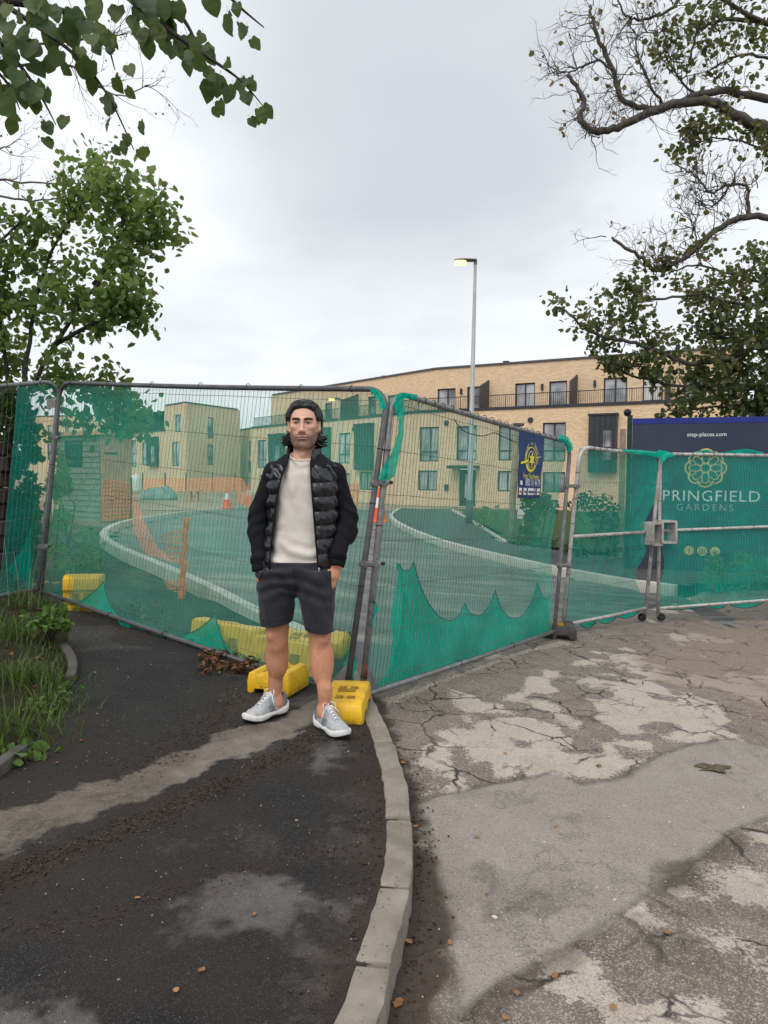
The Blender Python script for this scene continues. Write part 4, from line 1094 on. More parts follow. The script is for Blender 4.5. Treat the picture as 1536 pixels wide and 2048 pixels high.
far_ = thing('mesh_fence', 'fence panel at the left edge, its dark green net against the old wall', 'fence', tuple(PA.c[1]), group='temporary fence panels')
PA.frame(far_, M_GALV, foot=0.2); PA.wires(far_, 0.042, phase=5)
gapA = PA.uv(22, 950)[0]; gapA2 = PA.uv(76, 950)[0]
PA.net(far_, M_NETG, umin=lambda v: gapA, umax=lambda v: gapA2, seed=8, v1=.985, dens=lambda u, v: .78)
PA.net(far_, M_NET, umin=lambda v: gapA2 + .002, umax=lambda v: 0.995, seed=9, v1=.985)
PA.fold(far_, catm([(18, 1140), (45, 1102), (62, 1065), (66, 1045)]), catm([(20, 1142), (45, 1158), (62, 1170), (72, 1176)]), n=26)
ties(PA, far_, [(.75, 1), (.9, 1), (.97, 1)])
b = MB(); u_, v_ = PA.uv(100, 808); q_ = [PA.P(*PA.uv(x, y), -.012) for x, y in ((92, 798), (109, 797), (109, 816), (92, 817))]
b.hexa(q_, [p - PA.n * .003 for p in q_]); b.build('id_plate', M_GALVL, far_)

fer = thing('fence_gate', 'narrow mesh gate leaf with thick green net beside the chained frame', 'gate', tuple(PE.c[0]), group='site gate leaves')
PE.frame(fer, M_GALVL, foot=0.10, mid=PE.uv(1215, 1069)[1]); PE.wires(fer, 0.045, phase=6)
gE = lambda v: .99 - .17 * math.exp(-((v - .22) / .12) ** 2) - .10 * math.exp(-((v - .55) / .10) ** 2)
PE.net(fer, M_NETG, umin=lambda v: .01, umax=gE, seed=12, dens=lambda u, v: .85 + .55 * smooth(.45, 1, u) * smooth(.15, .6, v), wav=.03, v1=.995)
PE.fold(fer, [(1124, 1254), (1150, 1250), (1162, 1244)], [(1136, 1268), (1140, 1290), (1152, 1290)], n=14, cord=False)
PE.fold(fer, scallop([(1165, 1247, 14), (1200, 1240, 12), (1240, 1232, 10), (1285, 1222, 0)]), [(1166, 1245), (1200, 1237), (1240, 1229), (1286, 1219)], n=30)
PE.fold(fer, catm([(1240, 898), (1280, 900), (1320, 904)]), catm([(1242, 904), (1282, 910), (1318, 916)]), n=16, cord=False, name='net_wrap', out=-.03)
ties(PE, fer, [(k / 14, 1) for k in range(2, 14)] + [(k / 12, .4) for k in range(1, 11)] + [(0, k / 7) for k in range(1, 7)])
ffr = thing('fence_gate', 'wide mesh gate leaf with green net in front of the navy hoarding', 'gate', tuple(PF.c[0]), group='site gate leaves')
PF.frame(ffr, M_GALVL, foot=0.10, mid=PF.uv(1440, 1057)[1]); PF.wires(ffr, 0.045, phase=7)
gF = lambda v: .004 + .018 * math.exp(-((v - .28) / .13) ** 2)
PF.net(ffr, M_NETG, umin=gF, umax=lambda v: .995, seed=15, dens=lambda u, v: .95, wav=.02, nu=100)
PF.fold(ffr, scallop([(1325, 1218, 5), (1420, 1212, 9), (1460, 1208, 12), (1536, 1202, 10), (1600, 1195, 0)]), [(1325, 1214), (1420, 1206), (1460, 1203), (1536, 1196), (1600, 1190)], n=40)
PF.fold(ffr, catm([(1312, 900), (1330, 903), (1342, 906)]), catm([(1316, 935), (1328, 918), (1346, 912)]), n=14, cord=False, name='net_wrap', out=-.04)
PF.fold(ffr, catm([(1390, 905), (1410, 899), (1440, 905), (1490, 898), (1530, 905)]), catm([(1390, 908), (1410, 907), (1440, 909), (1490, 907), (1530, 909)]), n=24, cord=False, name='net_wrap', out=.01)
ties(PF, ffr, [(k / 30, 1) for k in range(1, 15)] + [(k / 20, PF.uv(1440, 1057)[1]) for k in range(2, 10)] + [(0, .7), (0, .5), (0, .3)])
# gate stays, wheels and lock boxes
def wheel(root, c, r, axis):
    ax = Vector(axis).normalized(); M_ = Matrix.Translation(Vector(c)) @ ax.to_track_quat('Z', 'Y').to_matrix().to_4x4()
    b = MB(); b.lathe([(r * .55, -.022), (r * .9, -.024), (r, -.014), (r, .014), (r * .9, .024), (r * .55, .022)], n=20, M=M_); o = b.build('wheel', M_TYRE, root, auto=R(30))
    b = MB(); b.lathe([(r * .15, -.027), (r * .5, -.016), (r * .5, .016), (r * .15, .027)], n=14, M=M_); b.build('hub', M_HUB, o)
M_TYRE = plain('rubber_tyre', (0.018, 0.018, 0.019), 0.8); M_HUB = plain('wheel_hub', (0.06, 0.055, 0.05), 0.6)
for rt, x, y0, yg, Y in ((fer, 1284, 1216, 1238, 8.45), (ffr, 1322, 1216, 1238, 8.5)):
    wheel(rt, at(x, 1234, Y), .048, (PE.c[1] - PE.c[0]) if rt is fer else (PF.c[1] - PF.c[0]).cross(Vector((0, 0, 1))))
def lockbox(root, pn, px0, px1, py0, py1, out):
    q = [pn.P(*pn.uv(x, y), out) for x, y in ((px0, py1), (px1, py1), (px1, py0), (px0, py0))]
    b = MB()
    for a, c in zip(q, q[1:] + q[:1]): b.bar(a, c, .16, .025, up=pn.n.cross((c - a).normalized()))
    b.build('lock_frame', M_GALVL, root)
lockbox(ffr, PF, 1316, 1343, 1042, 1084, -.02)
lockbox(fer, PE, 1292, 1310, 1046, 1088, -.02)
ch = thing('chain', 'dark steel chain with padlock tying the two gate leaves together', 'chain', tuple(at(1306, 1075, 8.4)))
for k in range(15):
    b = MB(); c = at(1305 + 4 * math.sin(k * 1.1), 1050 + k * 5.5, 8.38)
    ax = Vector((math.cos(k * 1.57), math.sin(k * 1.57) * .3, 0)).normalized()
    b.tube([c + ax * .013 * math.cos(w) + Vector((0, 0, .024 * math.sin(w))) for w in np.linspace(0, 2 * math.pi, 11)[:-1]], .0045, 5, closed=True)
    b.build('chain_link', M_GALVD, ch)
b = MB(); b.box(at(1304, 1072, 8.35), (.05, .025, .045)); b.build('padlock', M_RUST, ch, bevel=.006)
# couplers joining neighbouring panels
def coupler(a, b_, label):
    rt = thing('fence_clamp', label, 'clamp', tuple((Vector(a) + Vector(b_)) / 2), group='fence clamps')
    a = Vector(a); b_ = Vector(b_); d = (b_ - a).normalized()
    m = MB(); m.bar(a - d * .035, b_ + d * .035, .055, .035); m.build('clamp_body', M_GALV, rt, bevel=.008)
    for p in (a, b_):
        m = MB(); m.tube([p + Vector((0, 0, -.022)), p + Vector((0, 0, .022))], .031, 12); m.build('clamp_ring', M_GALV, rt, smooth_=False)
    m = MB(); m.tube([b_ + d * .03, b_ + d * .065], .013, 6); m.build('bolt', M_TIE, rt)
for (p1, u1_, y1_, x1_), (p2, u2_, x2_), lab in (((PC, 1, 1127, 727), (PD, 0, 753), 'steel clamp low between the two posts right of the man'), ((PC, 1, 966, 752), (PD, 0, 772), 'steel clamp under the twisted net ribbon'),
        ((PD, 1, 972, 1133), (PE, 0, 1150), 'upper steel clamp at the narrow gate leaf'), ((PD, 1, 1131, 1122), (PE, 0, 1136), 'lower steel clamp at the narrow gate leaf'),
        ((PA, 1, 875, 103), (PC, 0, 112), 'upper steel clamp on the leaning posts at left'), ((PA, 1, 1093, 84), (PC, 0, 92), 'lower steel clamp on the leaning posts at left')):
    v1_ = p1.uv(x1_, y1_)[1]; v2_ = p2.uv(x2_, y1_)[1]
    coupler(p1.P(u1_, v1_), p2.P(u2_, v2_), lab)

# ---- hoarding ---------------------------------------------------------------
H0, H1 = at(1257, 1100, 12.9), at(1950, 1100, 11.4)
H0.z = H1.z = 0; hu = (H1 - H0).normalized(); hn = Vector((hu.y, -hu.x, 0)); hn = hn if hn.y < 0 else -hn
HT = at(1400, 835, 12.6).z
def hp(px, py, out=0.0):
    d = ray(px, py); O = Vector((0, 0, CAM_Z)); t = (H0 - O).dot(hn) / d.dot(hn); return O + d * t + hn * out
hr = thing('site_hoarding', 'navy printed hoarding with gold flower emblem behind the wide gate', 'hoarding', (H0.x, H0.y, -.4))
def mat_hoard():
    t = NT('navy_hoarding_print', 0.45, 0.4)
    t.color(t.mix(t.ramp(t.noise(1.2, 6, 0.6), [(0.4, 0), (0.75, 1)]), (0.022, 0.030, 0.062), (0.040, 0.047, 0.078)))
    t.normal(t.bump(t.noise(2, 3), 0.15, 0.02)); return t.m
M_HOARD = mat_hoard(); M_ROYAL = plain('royal_blue_band', (0.018, 0.028, 0.20), 0.5, 0.15, 3); M_DKGREEN = plain('dark_green_paint', (0.008, 0.035, 0.03), 0.5)
def hslab(name, u0, u1, z0, z1, o0, o1, mat, parent=hr, bevel=0):
    b = MB(); f = lambda u, z, o_: H0 + hu * u + hn * o_ + Vector((0, 0, z))
    b.hexa([f(u0, z0, o0), f(u1, z0, o0), f(u1, z0, o1), f(u0, z0, o1)], [f(u0, z1, o0), f(u1, z1, o0), f(u1, z1, o1), f(u0, z1, o1)]); return b.build(name, mat, parent, bevel=bevel)
HL = (H1 - H0).length; uu0 = 0.02
for k in range(4):
    hslab('hoarding_board', uu0 + k * 1.22, min(HL, uu0 + (k + 1) * 1.22) - .004, -.42, HT - .10, -.03, 0, M_HOARD)
hslab('top_band', uu0, HL, HT - .10, HT, -.035, .006, M_ROYAL)
hslab('hoarding_post', -.07, .015, -.42, HT + .06, -.09, .02, M_DKGREEN)
for u in (1.3, 2.6, 3.9): hslab('rear_post', u, u + .09, -.42, HT - .15, -.13, -.032, M_TIMB)
def text(s, name, px, py, width_px, mat, parent, place, ux, uz, extr=0.002, font_scale=None, spacing=1.0, squash=1.0):
    """lettering centred on a picture point, scaled to a width in world units"""
    cu = bpy.data.curves.new(name, 'FONT'); cu.body = s; cu.align_x = 'CENTER'; cu.align_y = 'CENTER'; cu.extrude = 0; cu.space_character = spacing; cu.resolution_u = 3
    ob = bpy.data.objects.new(name, cu); COL.objects.link(ob)
    dg = bpy.context.evaluated_depsgraph_get(); dg.update()
    me = bpy.data.meshes.new_from_object(ob.evaluated_get(dg)); bpy.data.objects.remove(ob)
    xs = [v.co.x for v in me.vertices]; W = max(xs) - min(xs); k = width_px / W
    inv = wm(parent).inverted()
    ux = Vector(ux); uz = Vector(uz)
    for v in me.vertices: v.co = inv @ (place + ux * (v.co.x * k) + uz * (v.co.y * k * squash))
    me.materials.clear()
    return link(name, me, mat, parent)
M_WHITE = plain('white_print', (0.75, 0.76, 0.76), 0.5, 0.08, 5); M_GOLD = plain('gold_print', (0.62, 0.47, 0.17), 0.45, 0.15, 5); M_PALE = plain('pale_grey_print', (0.36, 0.40, 0.42), 0.5, 0.08, 5)
up = Vector((0, 0, 1)); wpx_ = lambda x0, x1, y: (hp(x1, y) - hp(x0, y)).length
text('step-places.com', 'web_address', 0, 0, wpx_(1374, 1453, 868), M_WHITE, hr, hp(1413.5, 869, .004), hu, up)
text('SPRINGFIELD', 'lettering', 0, 0, wpx_(1306, 1518, 993), M_WHITE, hr, hp(1412, 993, .004), hu, up, spacing=1.12)
text('GARDENS', 'lettering', 0, 0, wpx_(1352, 1466, 1015), M_PALE, hr, hp(1409, 1015.5, .004), hu, up, spacing=1.35)
# flower emblem: eight overlapping petals round a ring
ec = hp(1411, 936, .006); er = wpx_(1370, 1453, 936) / 2
def ring3(c, r, w, mb, a0=0, a1=2 * math.pi, n=28, sq=1.0, rot=0.0):
    cs = []
    for k in range(n + 1):
        a = a0 + (a1 - a0) * k / n
        for rr in (r - w / 2, r + w / 2):
            x, z = rr * math.cos(a), rr * sq * math.sin(a)
            cs.append(c + hu * (x * math.cos(rot) - z * math.sin(rot)) + up * (x * math.sin(rot) + z * math.cos(rot)))
    for k in range(n): mb.quad(cs[2 * k], cs[2 * k + 1], cs[2 * k + 3], cs[2 * k + 2])
b = MB(); lw = er * .085
ring3(ec, er * .235, lw, b)
for k in range(8):
    a = math.pi / 2 + k * math.pi / 4
    d = hu * math.cos(a) + up * math.sin(a)
    ring3(ec + d * er * .60 + hn * (.0005 * k + .0005), er * .385, lw, b, a - math.pi * .46, a + math.pi * .46, sq=1.0)
for k in range(8):
    a = math.pi / 2 + k * math.pi / 4
    d = hu * math.cos(a) + up * math.sin(a)
    ring3(ec + d * er * .515 + hn * (.0045 + .0005 * k), er * .285, lw * .85, b, sq=.60, rot=a)
b.build('flower_emblem', M_GOLD, hr, fixn=False)
for k, ch_ in ((0, 'f'), (1, 'o'), (2, 'in')):
    c = hp(1378 + 26 * k, 1101 + k, .004); rr = wpx_(1368, 1388, 1101) / 2
    b = MB(); b.poly([c + hu * rr * math.cos(a) + up * rr * math.sin(a) for a in np.linspace(0, 2 * math.pi, 28, endpoint=False)]); o = b.build('round_icon', M_GOLD, hr, fixn=False)
    if ch_ == 'o':
        m = MB()
        for h_, w_ in ((.50, .09),):
            for a, c2 in (((-h_, -h_), (h_, -h_)), ((h_, -h_), (h_, h_)), ((h_, h_), (-h_, h_)), ((-h_, h_), (-h_, -h_))):
                m.bar(c + hn * .003 + (hu * a[0] + up * a[1]) * rr, c + hn * .003 + (hu * c2[0] + up * c2[1]) * rr, rr * w_ * 1.2, .001, up=hn)
        ring3(c + hn * .004, rr * .24, rr * .1, m); m.build('icon_mark', M_HOARD, o, fixn=False)
    else:
        text(ch_, 'icon_mark', 0, 0, rr * (.42 if ch_ == 'f' else .85), M_HOARD, o, c + hn * .003, hu, up)
# timber post and camera at the hoarding's end
tp = thing('timber_post', 'bare timber post standing left of the navy hoarding', 'post', tuple(on_ground(1240, 1132)))
M_WOOD = plain('weathered_timber', (0.30, 0.235, 0.165), 0.85, 0.3, 10, bump=.3)
g_ = on_ground(1240, 1132, lambda x, y: site_z(x, y) - .05); b = MB(); b.box((g_.x, g_.y, (g_.z + at(1250, 858, g_.y).z) / 2), (.10, .10, at(1250, 858, g_.y).z - g_.z)); b.build('post', M_WOOD, tp, bevel=.008)
cc = thing('security_camera', 'black ball camera on top of the dark green post', 'camera', tuple(hp(1256, 833)))
b = MB(); b.lathe([(.004, -.07), (.045, -.055), (.066, -.02), (.068, .02), (.045, .055), (.004, .068)], n=18, M=Matrix.Translation(hp(1255, 825, -.02))); b.build('camera_body', M_TIE, cc, smooth_=True)
b = MB(); b.bar(hp(1255, 828, -.02), hp(1262, 832, -.04), .03, .03); b.build('bracket', M_TIE, cc)

# ---- security banner on the fence ----------------------------------------------
M_NAVYB = plain('navy_banner', (0.020, 0.045, 0.15), 0.55, 0.15, 6); M_YEL = plain('yellow_print', (0.72, 0.66, 0.05), 0.5, 0.1, 6); M_RED = plain('red_print', (0.5, 0.06, 0.04), .5)
bn = thing('security_banner', 'navy security banner with yellow badge tied to the fence top', 'banner', tuple(PD.P(*PD.uv(1055, 930))))
q0 = [PD.uv(1030, 996), PD.uv(1076, 996), PD.uv(1085, 874), PD.uv(1034, 862)]
def bp(s_, t_, out=0.0):
    a = Vector(q0[0]).lerp(Vector(q0[1]), s_); b_ = Vector(q0[3]).lerp(Vector(q0[2]), s_); p = a.lerp(b_, t_)
    return PD.P(p.x, p.y, -.02 - out + .006 * math.sin(s_ * 9) * (1 - .5 * t_) - .004 * math.sin(t_ * 13))
V = []; ns, nt_ = 12, 24
inv = wm(bn).inverted()
for i in range(ns + 1):
    for j in range(nt_ + 1): V.append(tuple(inv @ bp(i / ns, j / nt_)))
link('banner_sheet', np_mesh('banner_sheet', V, grid_faces(ns + 1, nt_ + 1)), M_NAVYB, bn, smooth_=True)
def bquad(name, pts, mat, out=.004, parent=bn):
    b = MB(); b.poly([bp(x, y, out) for x, y in pts]); return b.build(name, mat, parent, fixn=False)
b = MB()
def bring(cx, cy, rx, ry, w, out=.004, a0=0, a1=2 * math.pi):
    for k in range(30):
        a, c = a0 + (a1 - a0) * k / 30, a0 + (a1 - a0) * (k + 1) / 30
        b.quad(*[bp(cx + (rx + o_) * math.cos(t), cy + (ry + o_ * .42) * math.sin(t), out) for t, o_ in ((a, 0), (a, w), (c, w), (c, 0))])
bring(.50, .60, .135, .125, .02); bring(.50, .60, .20, .185, .03); bring(.5, .60, .17, .155, .06, .0045, math.pi * 1.15, math.pi * 1.85)
st = []
for k in range(12):
    a = math.pi / 2 + k * math.pi / 6; r_ = .125 if k % 2 == 0 else .06; st.append(bp(.5 + r_ * math.cos(a), .60 + r_ * .95 * math.sin(a), .0055))
b.poly(st); b.build('badge', M_YEL, bn, fixn=False)
bu = (bp(1, .5) - bp(0, .5)).normalized(); bv = (bp(.5, 1) - bp(.5, 0)).normalized(); bw = (bp(1, .3) - bp(0, .3)).length
text('Protect Those Premises', 'lettering', 0, 0, bw * .66, M_YEL, bn, bp(.5, .335, .012), bu, bv, squash=2.2)
text('0800 111 44 79', 'lettering', 0, 0, bw * .62, M_WHITE, bn, bp(.56, .235, .012), bu, bv, squash=1.9)
bquad('telephone_mark', [(.12, .20), (.2, .20), (.2, .265), (.12, .265)], M_WHITE)
for k, ch_ in enumerate('Insured Of Security'):
    if ch_ == ' ': continue
    a = math.pi * (1.06 - 1.12 * k / 18); c = bp(.5 + .27 * math.cos(a), .60 + .245 * math.sin(a), .010)
    tx = (bu * math.sin(a) - bv * math.cos(a)).normalized(); ty = (bu * math.cos(a) + bv * math.sin(a)).normalized()
    text(ch_, 'lettering', 0, 0, bw * (.045 if ch_ not in 'ifrt' else .03), M_YEL, bn, c, tx, ty)
for x0, x1, m_ in ((.05, .18, M_WHITE), (.25, .35, M_WHITE), (.40, .66, M_WHITE), (.70, .79, M_PALE), (.84, .95, M_WHITE)):
    o = bquad('logo_box', [(x0, .05), (x1, .05), (x1, .155), (x0, .155)], m_)
    bquad('logo_mark', [(x0 + .02, .08), (x1 - .02, .08), (x1 - .02, .11), (x0 + .02, .11)], M_RED if x0 in (.05, .84) else M_NAVYB, .0065, o)
# ================================================================== SITE OBJECTS
# ---- street lamps ------------------------------------------------------------
M_LAMPG = plain('galvanised_column', (0.33, 0.34, 0.345), 0.5, 0.15, 1.5, spec=.45, metal=.2)
M_LAMPD = plain('dark_column_base', (0.07, 0.075, 0.08), 0.6); M_LHEAD = plain('lantern_housing', (0.16, 0.155, 0.15), 0.5)
te = NT('lit_lamp_glass', .3); te.b.inputs['Emission Color'].default_value = (1.0, .68, .16, 1); te.b.inputs['Emission Strength'].default_value = 2.7; te.color((.8, .7, .4)); M_LIT = te.m
def street_lamp(px, py, Y, ytop, r, label, head=1.0, dirx=-1):
    z0 = at(px, py, Y).z; x = at(px, py, Y).x; ztop = at(px + 14, ytop, Y).z; H_ = ztop - z0
    rt = thing('street_lamp', label, 'street lamp', (x, Y, z0))
    P_ = lambda h, dx=0: Vector((x + .012 * h + dx, Y, z0 + h))
    b = MB(); b.tube([P_(-.3), P_(.75)], r * 1.5, 14); b.build('base_section', M_LAMPD, rt, smooth_=True)
    b = MB(); b.tube([P_(.75), P_(.82), P_(H_)], [r * 1.5, r * 1.15, r * .62], 14); b.build('column', M_LAMPG, rt, smooth_=True)
    s = head; t_ = P_(H_)
    b = MB(); b.box(t_ + Vector((0, 0, .03 * s)), (.11 * s, .11 * s, .14 * s)); b.build('bracket', M_LHEAD, rt, bevel=.01)
    b = MB(); prof = [(0.04, .10, .075), (-.14, .12, .09), (-.40, .15, .085), (-.60, .13, .06), (-.70, .07, .04)]
    rings = []
    for dx, w, h in prof:
        c = t_ + Vector((dx * s * (1 if dirx < 0 else -1), 0, .11 * s)); rings.append([c + Vector((0, w * s * math.cos(a), h * s * .62 * math.sin(a))) for a in np.linspace(0, 2 * math.pi, 12, endpoint=False)])
    b.loft(rings); hd = b.build('lantern', M_LHEAD, rt, smooth_=True)
    b = MB(); rings = []
    for dx, w in ((-.32, .06), (-.36, .125), (-.5, .135), (-.62, .115), (-.68, .05)):
        c = t_ + Vector((dx * s, 0, .085 * s)); rings.append([c + Vector((0, w * s * math.cos(a), -.055 * s + .085 * s * math.sin(a))) for a in np.linspace(0, 2 * math.pi, 12, endpoint=False)])
    b.loft(rings); b.build('lamp_glass', M_LIT, hd, smooth_=True)
    return rt
street_lamp(938, 1046, 24.5, 527, .085, 'tall grey street lamp with a lit yellow lantern', 1.0)
street_lamp(676, 985, 42.0, 800, .05, 'small distant pale street lamp behind the man\'s shoulder', .9)

# ---- timber pole with notice ---------------------------------------------------
g_ = on_ground(1024, 1087)
po = thing('timber_pole', 'thick round timber pole behind the security banner', 'pole', tuple(g_))
M_POLE = plain('pole_timber', (0.33, 0.27, 0.18), 0.9, .3, 5, bump=.4, bscale=30)
tz = at(1027, 850, g_.y).z
b = MB(); b.tube([g_ - Vector((0, 0, .2)), g_ + Vector((.0, 0, 1.4)), Vector((g_.x + .09, g_.y, tz))], [.085, .082, .078], 14); b.build('pole_shaft', M_POLE, po, smooth_=True)
b = MB(); b.box((g_.x + .12, g_.y, tz + .01), (.26, .2, .07)); b.build('pole_cap', M_TIMB, po, bevel=.01)
nt_ = thing('notice_board', 'small white notice with red marks beside the timber pole', 'notice', tuple(at(1047, 1018, g_.y - .1)))
b = MB(); c = at(1046.5, 1018, g_.y - .12); b.box(c, (.29, .012, .50)); b.build('notice_panel', M_WHITE, nt_, bevel=.003)
for dx, dz, w, h in ((.02, .16, .18, .02), (.07, .02, .02, .24), (-.04, -.17, .2, .02)):
    b = MB(); b.box(c + Vector((dx, -.009, dz)), (w, .004, h)); b.build('red_mark', M_RED, nt_)
b = MB(); b.box(c + Vector((-.0, .03, -.4)), (.04, .04, 1.2)); b.build('stake', M_WOOD, nt_)

# ---- garden shed ----------------------------------------------------------------
S0 = at(203, 1048, 17.0); S0.z = site_z(S0.x, 17) - .05
sh = thing('garden_shed', 'small timber shed with brown door and open square window', 'shed', tuple(S0))
su = Vector((.5, .866, 0)); sv = Vector((-.866, .5, 0)); SW, SL, SH = .9, 1.6, at(203, 868, 17).z - S0.z
M_SHIP = plain('grey_shiplap', (0.20, 0.185, 0.15), 0.9, .3, 9, bump=.3); M_DOORB = plain('brown_shed_boards', (0.56, 0.27, 0.175), .85, .25, 7, bump=.3)
sp = lambda a, b_, z: S0 + su * a + sv * b_ + Vector((0, 0, z))
def sbox(name, a0, a1, b0, b1, z0, z1, mat, par=sh, tilt=0.0):
    m = MB(); m.hexa([sp(a0, b0, z0), sp(a1, b0, z0), sp(a1, b1, z0), sp(a0, b1, z0)], [sp(a0, b0, z1 + tilt), sp(a1, b0, z1 + tilt), sp(a1, b1, z1), sp(a0, b1, z1)]); return m.build(name, mat, par)
sbox('inner_wall', .03, SW - .03, .03, SL - .03, 0, SH - .05, M_TIMB)
nb = 16; bh = SH / nb; w0, w1 = .62, 1.3; wz0, wz1 = at(150, 932, 17.2).z - S0.z, at(150, 888, 17.2).z - S0.z
for k in range(nb):
    z0 = k * bh; z1 = z0 + bh * .97; off = -.03 - random.uniform(0, .004)
    segs = [(0, SL)] if z1 < wz0 or z0 > wz1 else [(0, w0), (w1, SL)]
    for b0, b1 in segs:
        m = MB(); m.hexa([sp(off, b0, z0), sp(.02, b0, z0), sp(.02, b1, z0), sp(off, b1, z0)], [sp(off + .024, b0, z1), sp(.02, b0, z1), sp(.02, b1, z1), sp(off + .024, b1, z1)]); m.build('board', M_SHIP, sh)
M_DARKIN = plain('interior_shade', (0.008, 0.012, 0.012), .9)
sbox('window_dark_panel', -.012, .03, w0, w1, wz0, wz1, M_DARKIN)  # near-black slab in the opening stands for the shade inside
for k in range(8):
    a0 = k * SW / 8; sbox('door_board', a0 + .003, a0 + SW / 8 - .003, -.03 + random.uniform(-.003, .003), .02, .02, SH - .04, M_DOORB)
for z in (.5, 1.65): sbox('hinge', .1, .45, -.042, -.028, z, z + .05, M_TIE)
m = MB(); m.hexa([sp(-.12, -.14, SH - .02), sp(SW + .1, -.14, SH - .04), sp(SW + .1, SL + .1, SH - .04), sp(-.12, SL + .1, SH - .02)], [sp(-.12, -.14, SH + .07), sp(SW + .1, -.14, SH + .03), sp(SW + .1, SL + .1, SH + .03), sp(-.12, SL + .1, SH + .07)]); m.build('roof', M_DOORB, sh)

# ---- orange mesh barrier ------------------------------------------------------------
def mat_orange(sc, cov):
    t = NT('orange_barrier_mesh', .6, .3); uv = t.n('ShaderNodeUVMap').outputs[0]
    w1_ = t.n('ShaderNodeTexWave', bands_direction='X'); w2_ = t.n('ShaderNodeTexWave', bands_direction='Y')
    for w in (w1_, w2_): t.put(w.inputs['Vector'], uv); w.inputs['Scale'].default_value = sc; w.inputs['Distortion'].default_value = .8
    f = t.ramp(t.math('MAXIMUM', w1_.outputs['Fac'], w2_.outputs['Fac']), [(cov, 0), (cov + .12, 1)])
    tp_ = t.n('ShaderNodeBsdfTransparent'); mx = t.n('ShaderNodeMixShader'); t.put(mx.inputs[0], f); t.color((.95, .22, .07))
    t.t.links.new(tp_.outputs[0], mx.inputs[1]); t.t.links.new(t.b.outputs[0], mx.inputs[2]); t.t.links.new(mx.outputs[0], t.out.inputs[0]); return t.m
M_OMESH = mat_orange(5.2, .80); M_OMESHF = mat_orange(3.2, .62); M_OFAR = mat_orange(2.2, .74); M_ORANGE = plain('orange_plastic', (.98, .19, .035), .55, .2, 20)
om = thing('orange_mesh_barrier', 'torn orange mesh barrier drooping from the shed over the kerb', 'barrier', tuple(on_ground(300, 1110)))
def osheet(top, bot, mat, root, n=30, m=12, name='mesh_sheet', sag=.05):
    """outlines as (px, py, Y)"""
    T = [at(*p) for p in top]; B_ = [at(*p) for p in bot]; V = []; UV = []; inv = wm(root).inverted()
    lt = lambda P_, t: P_[min(int(t * (len(P_) - 1)), len(P_) - 2)].lerp(P_[min(int(t * (len(P_) - 1)), len(P_) - 2) + 1], t * (len(P_) - 1) - min(int(t * (len(P_) - 1)), len(P_) - 2))
    for i in range(n):
        for j in range(m):
            p = lt(T, i / (n - 1)).lerp(lt(B_, i / (n - 1)), j / (m - 1)); nz = float(fbm(np.array(i * .3), np.array(j * .4), 3) - .5)
            V.append(tuple(inv @ (p + Vector((0, sag * nz * 2, sag * nz * .6)))))
            UV.append(((T[0] - T[-1]).length * i / (n - 1), (lt(T, .5) - lt(B_, .5)).length * j / (m - 1)))
    return link(name, np_mesh(name, V, grid_faces(n, m), None, UV), mat, root, smooth_=True)
def sy(px): # distance of the shed front along a picture column
    a = (px - 203) / 60; return 17.0 - .12 + a * .78
osheet([(204, 960, sy(204)), (234, 958, sy(234)), (263, 965, sy(263))], [(203, 1043, sy(203)), (234, 1040, sy(234)), (264, 1036, sy(263))], M_OMESHF, om)
osheet([(264, 975, 17.4), (288, 1042, 14), (318, 1098, 10.5), (360, 1122, 8.0)], [(263, 1040, 16.8), (268, 1080, 13.5), (296, 1112, 10.2), (360, 1128, 7.9)], M_OMESH, om)
osheet([(254, 1102, 12.2), (290, 1142, 10.4), (330, 1160, 8.8), (364, 1160, 7.7)], [(256, 1118, 12), (290, 1160, 10), (330, 1188, 8.4), (364, 1198, 7.55)], M_OMESH, om)
osheet([(196, 1080, 14), (210, 1100, 13.4), (222, 1110, 12.8)], [(196, 1096, 13.6), (206, 1112, 13), (224, 1118, 12.6)], M_OMESH, om, 10, 6)
osheet([(318, 1070, 8.4), (345, 1060, 8), (370, 1060, 7.6)], [(340, 1120, 8.2), (352, 1128, 7.9), (372, 1130, 7.6)], M_OMESH, om, 12, 8)
b = MB(); pts = [at(372 - 9 * t + 1.5 * math.sin(t * 25), 1036 + 172 * t, 7.55) for t in np.linspace(0, 1, 26)]
b.tube(pts, [.030 + .005 * math.sin(i * 2.1) + .003 * math.sin(i * 5) for i in range(26)], 9); b.build('rolled_mesh_post', M_ORANGE, om, smooth_=False)
b = MB()
for k in range(46):
    t = k / 46; c = at(372 - 9 * t + 1.5 * math.sin(t * 25), 1036 + 172 * t, 7.55)
    b.tube([c + Vector((math.cos(w) * .034, math.sin(w) * .034, .012 * math.sin(w * 2 + k))) for w in np.linspace(0, 2 * math.pi, 9)[:-1]], .0045, 4, closed=True)
tag(b.build('mesh_strand', M_ORANGE, om), kind='stuff')
b = MB(); b.tube([at(263, 955, 17.2), at(262, 1045, 17.0)], .02, 6); b.build('stake', M_TIE, om)
of = thing('orange_mesh_barrier', 'long orange mesh barrier along the foot of the corner block', 'barrier', tuple(at(380, 985, 58)))
osheet([(262, 958, 60), (330, 956, 59), (400, 956, 58), (478, 955, 56)], [(262, 985, 60), (330, 985, 59), (400, 987, 58), (478, 988, 56)], M_OFAR, of, 40, 8)
for px in (285, 330, 372, 425, 470): b = MB(); b.tube([at(px, 945, 57.5), at(px, 990, 57.5)], .05, 6); b.build('stake', M_TIE, of)
o2 = thing('orange_mesh_barrier', 'orange mesh barrier left of the striped cone by the man', 'barrier', tuple(at(480, 1005, 27)))
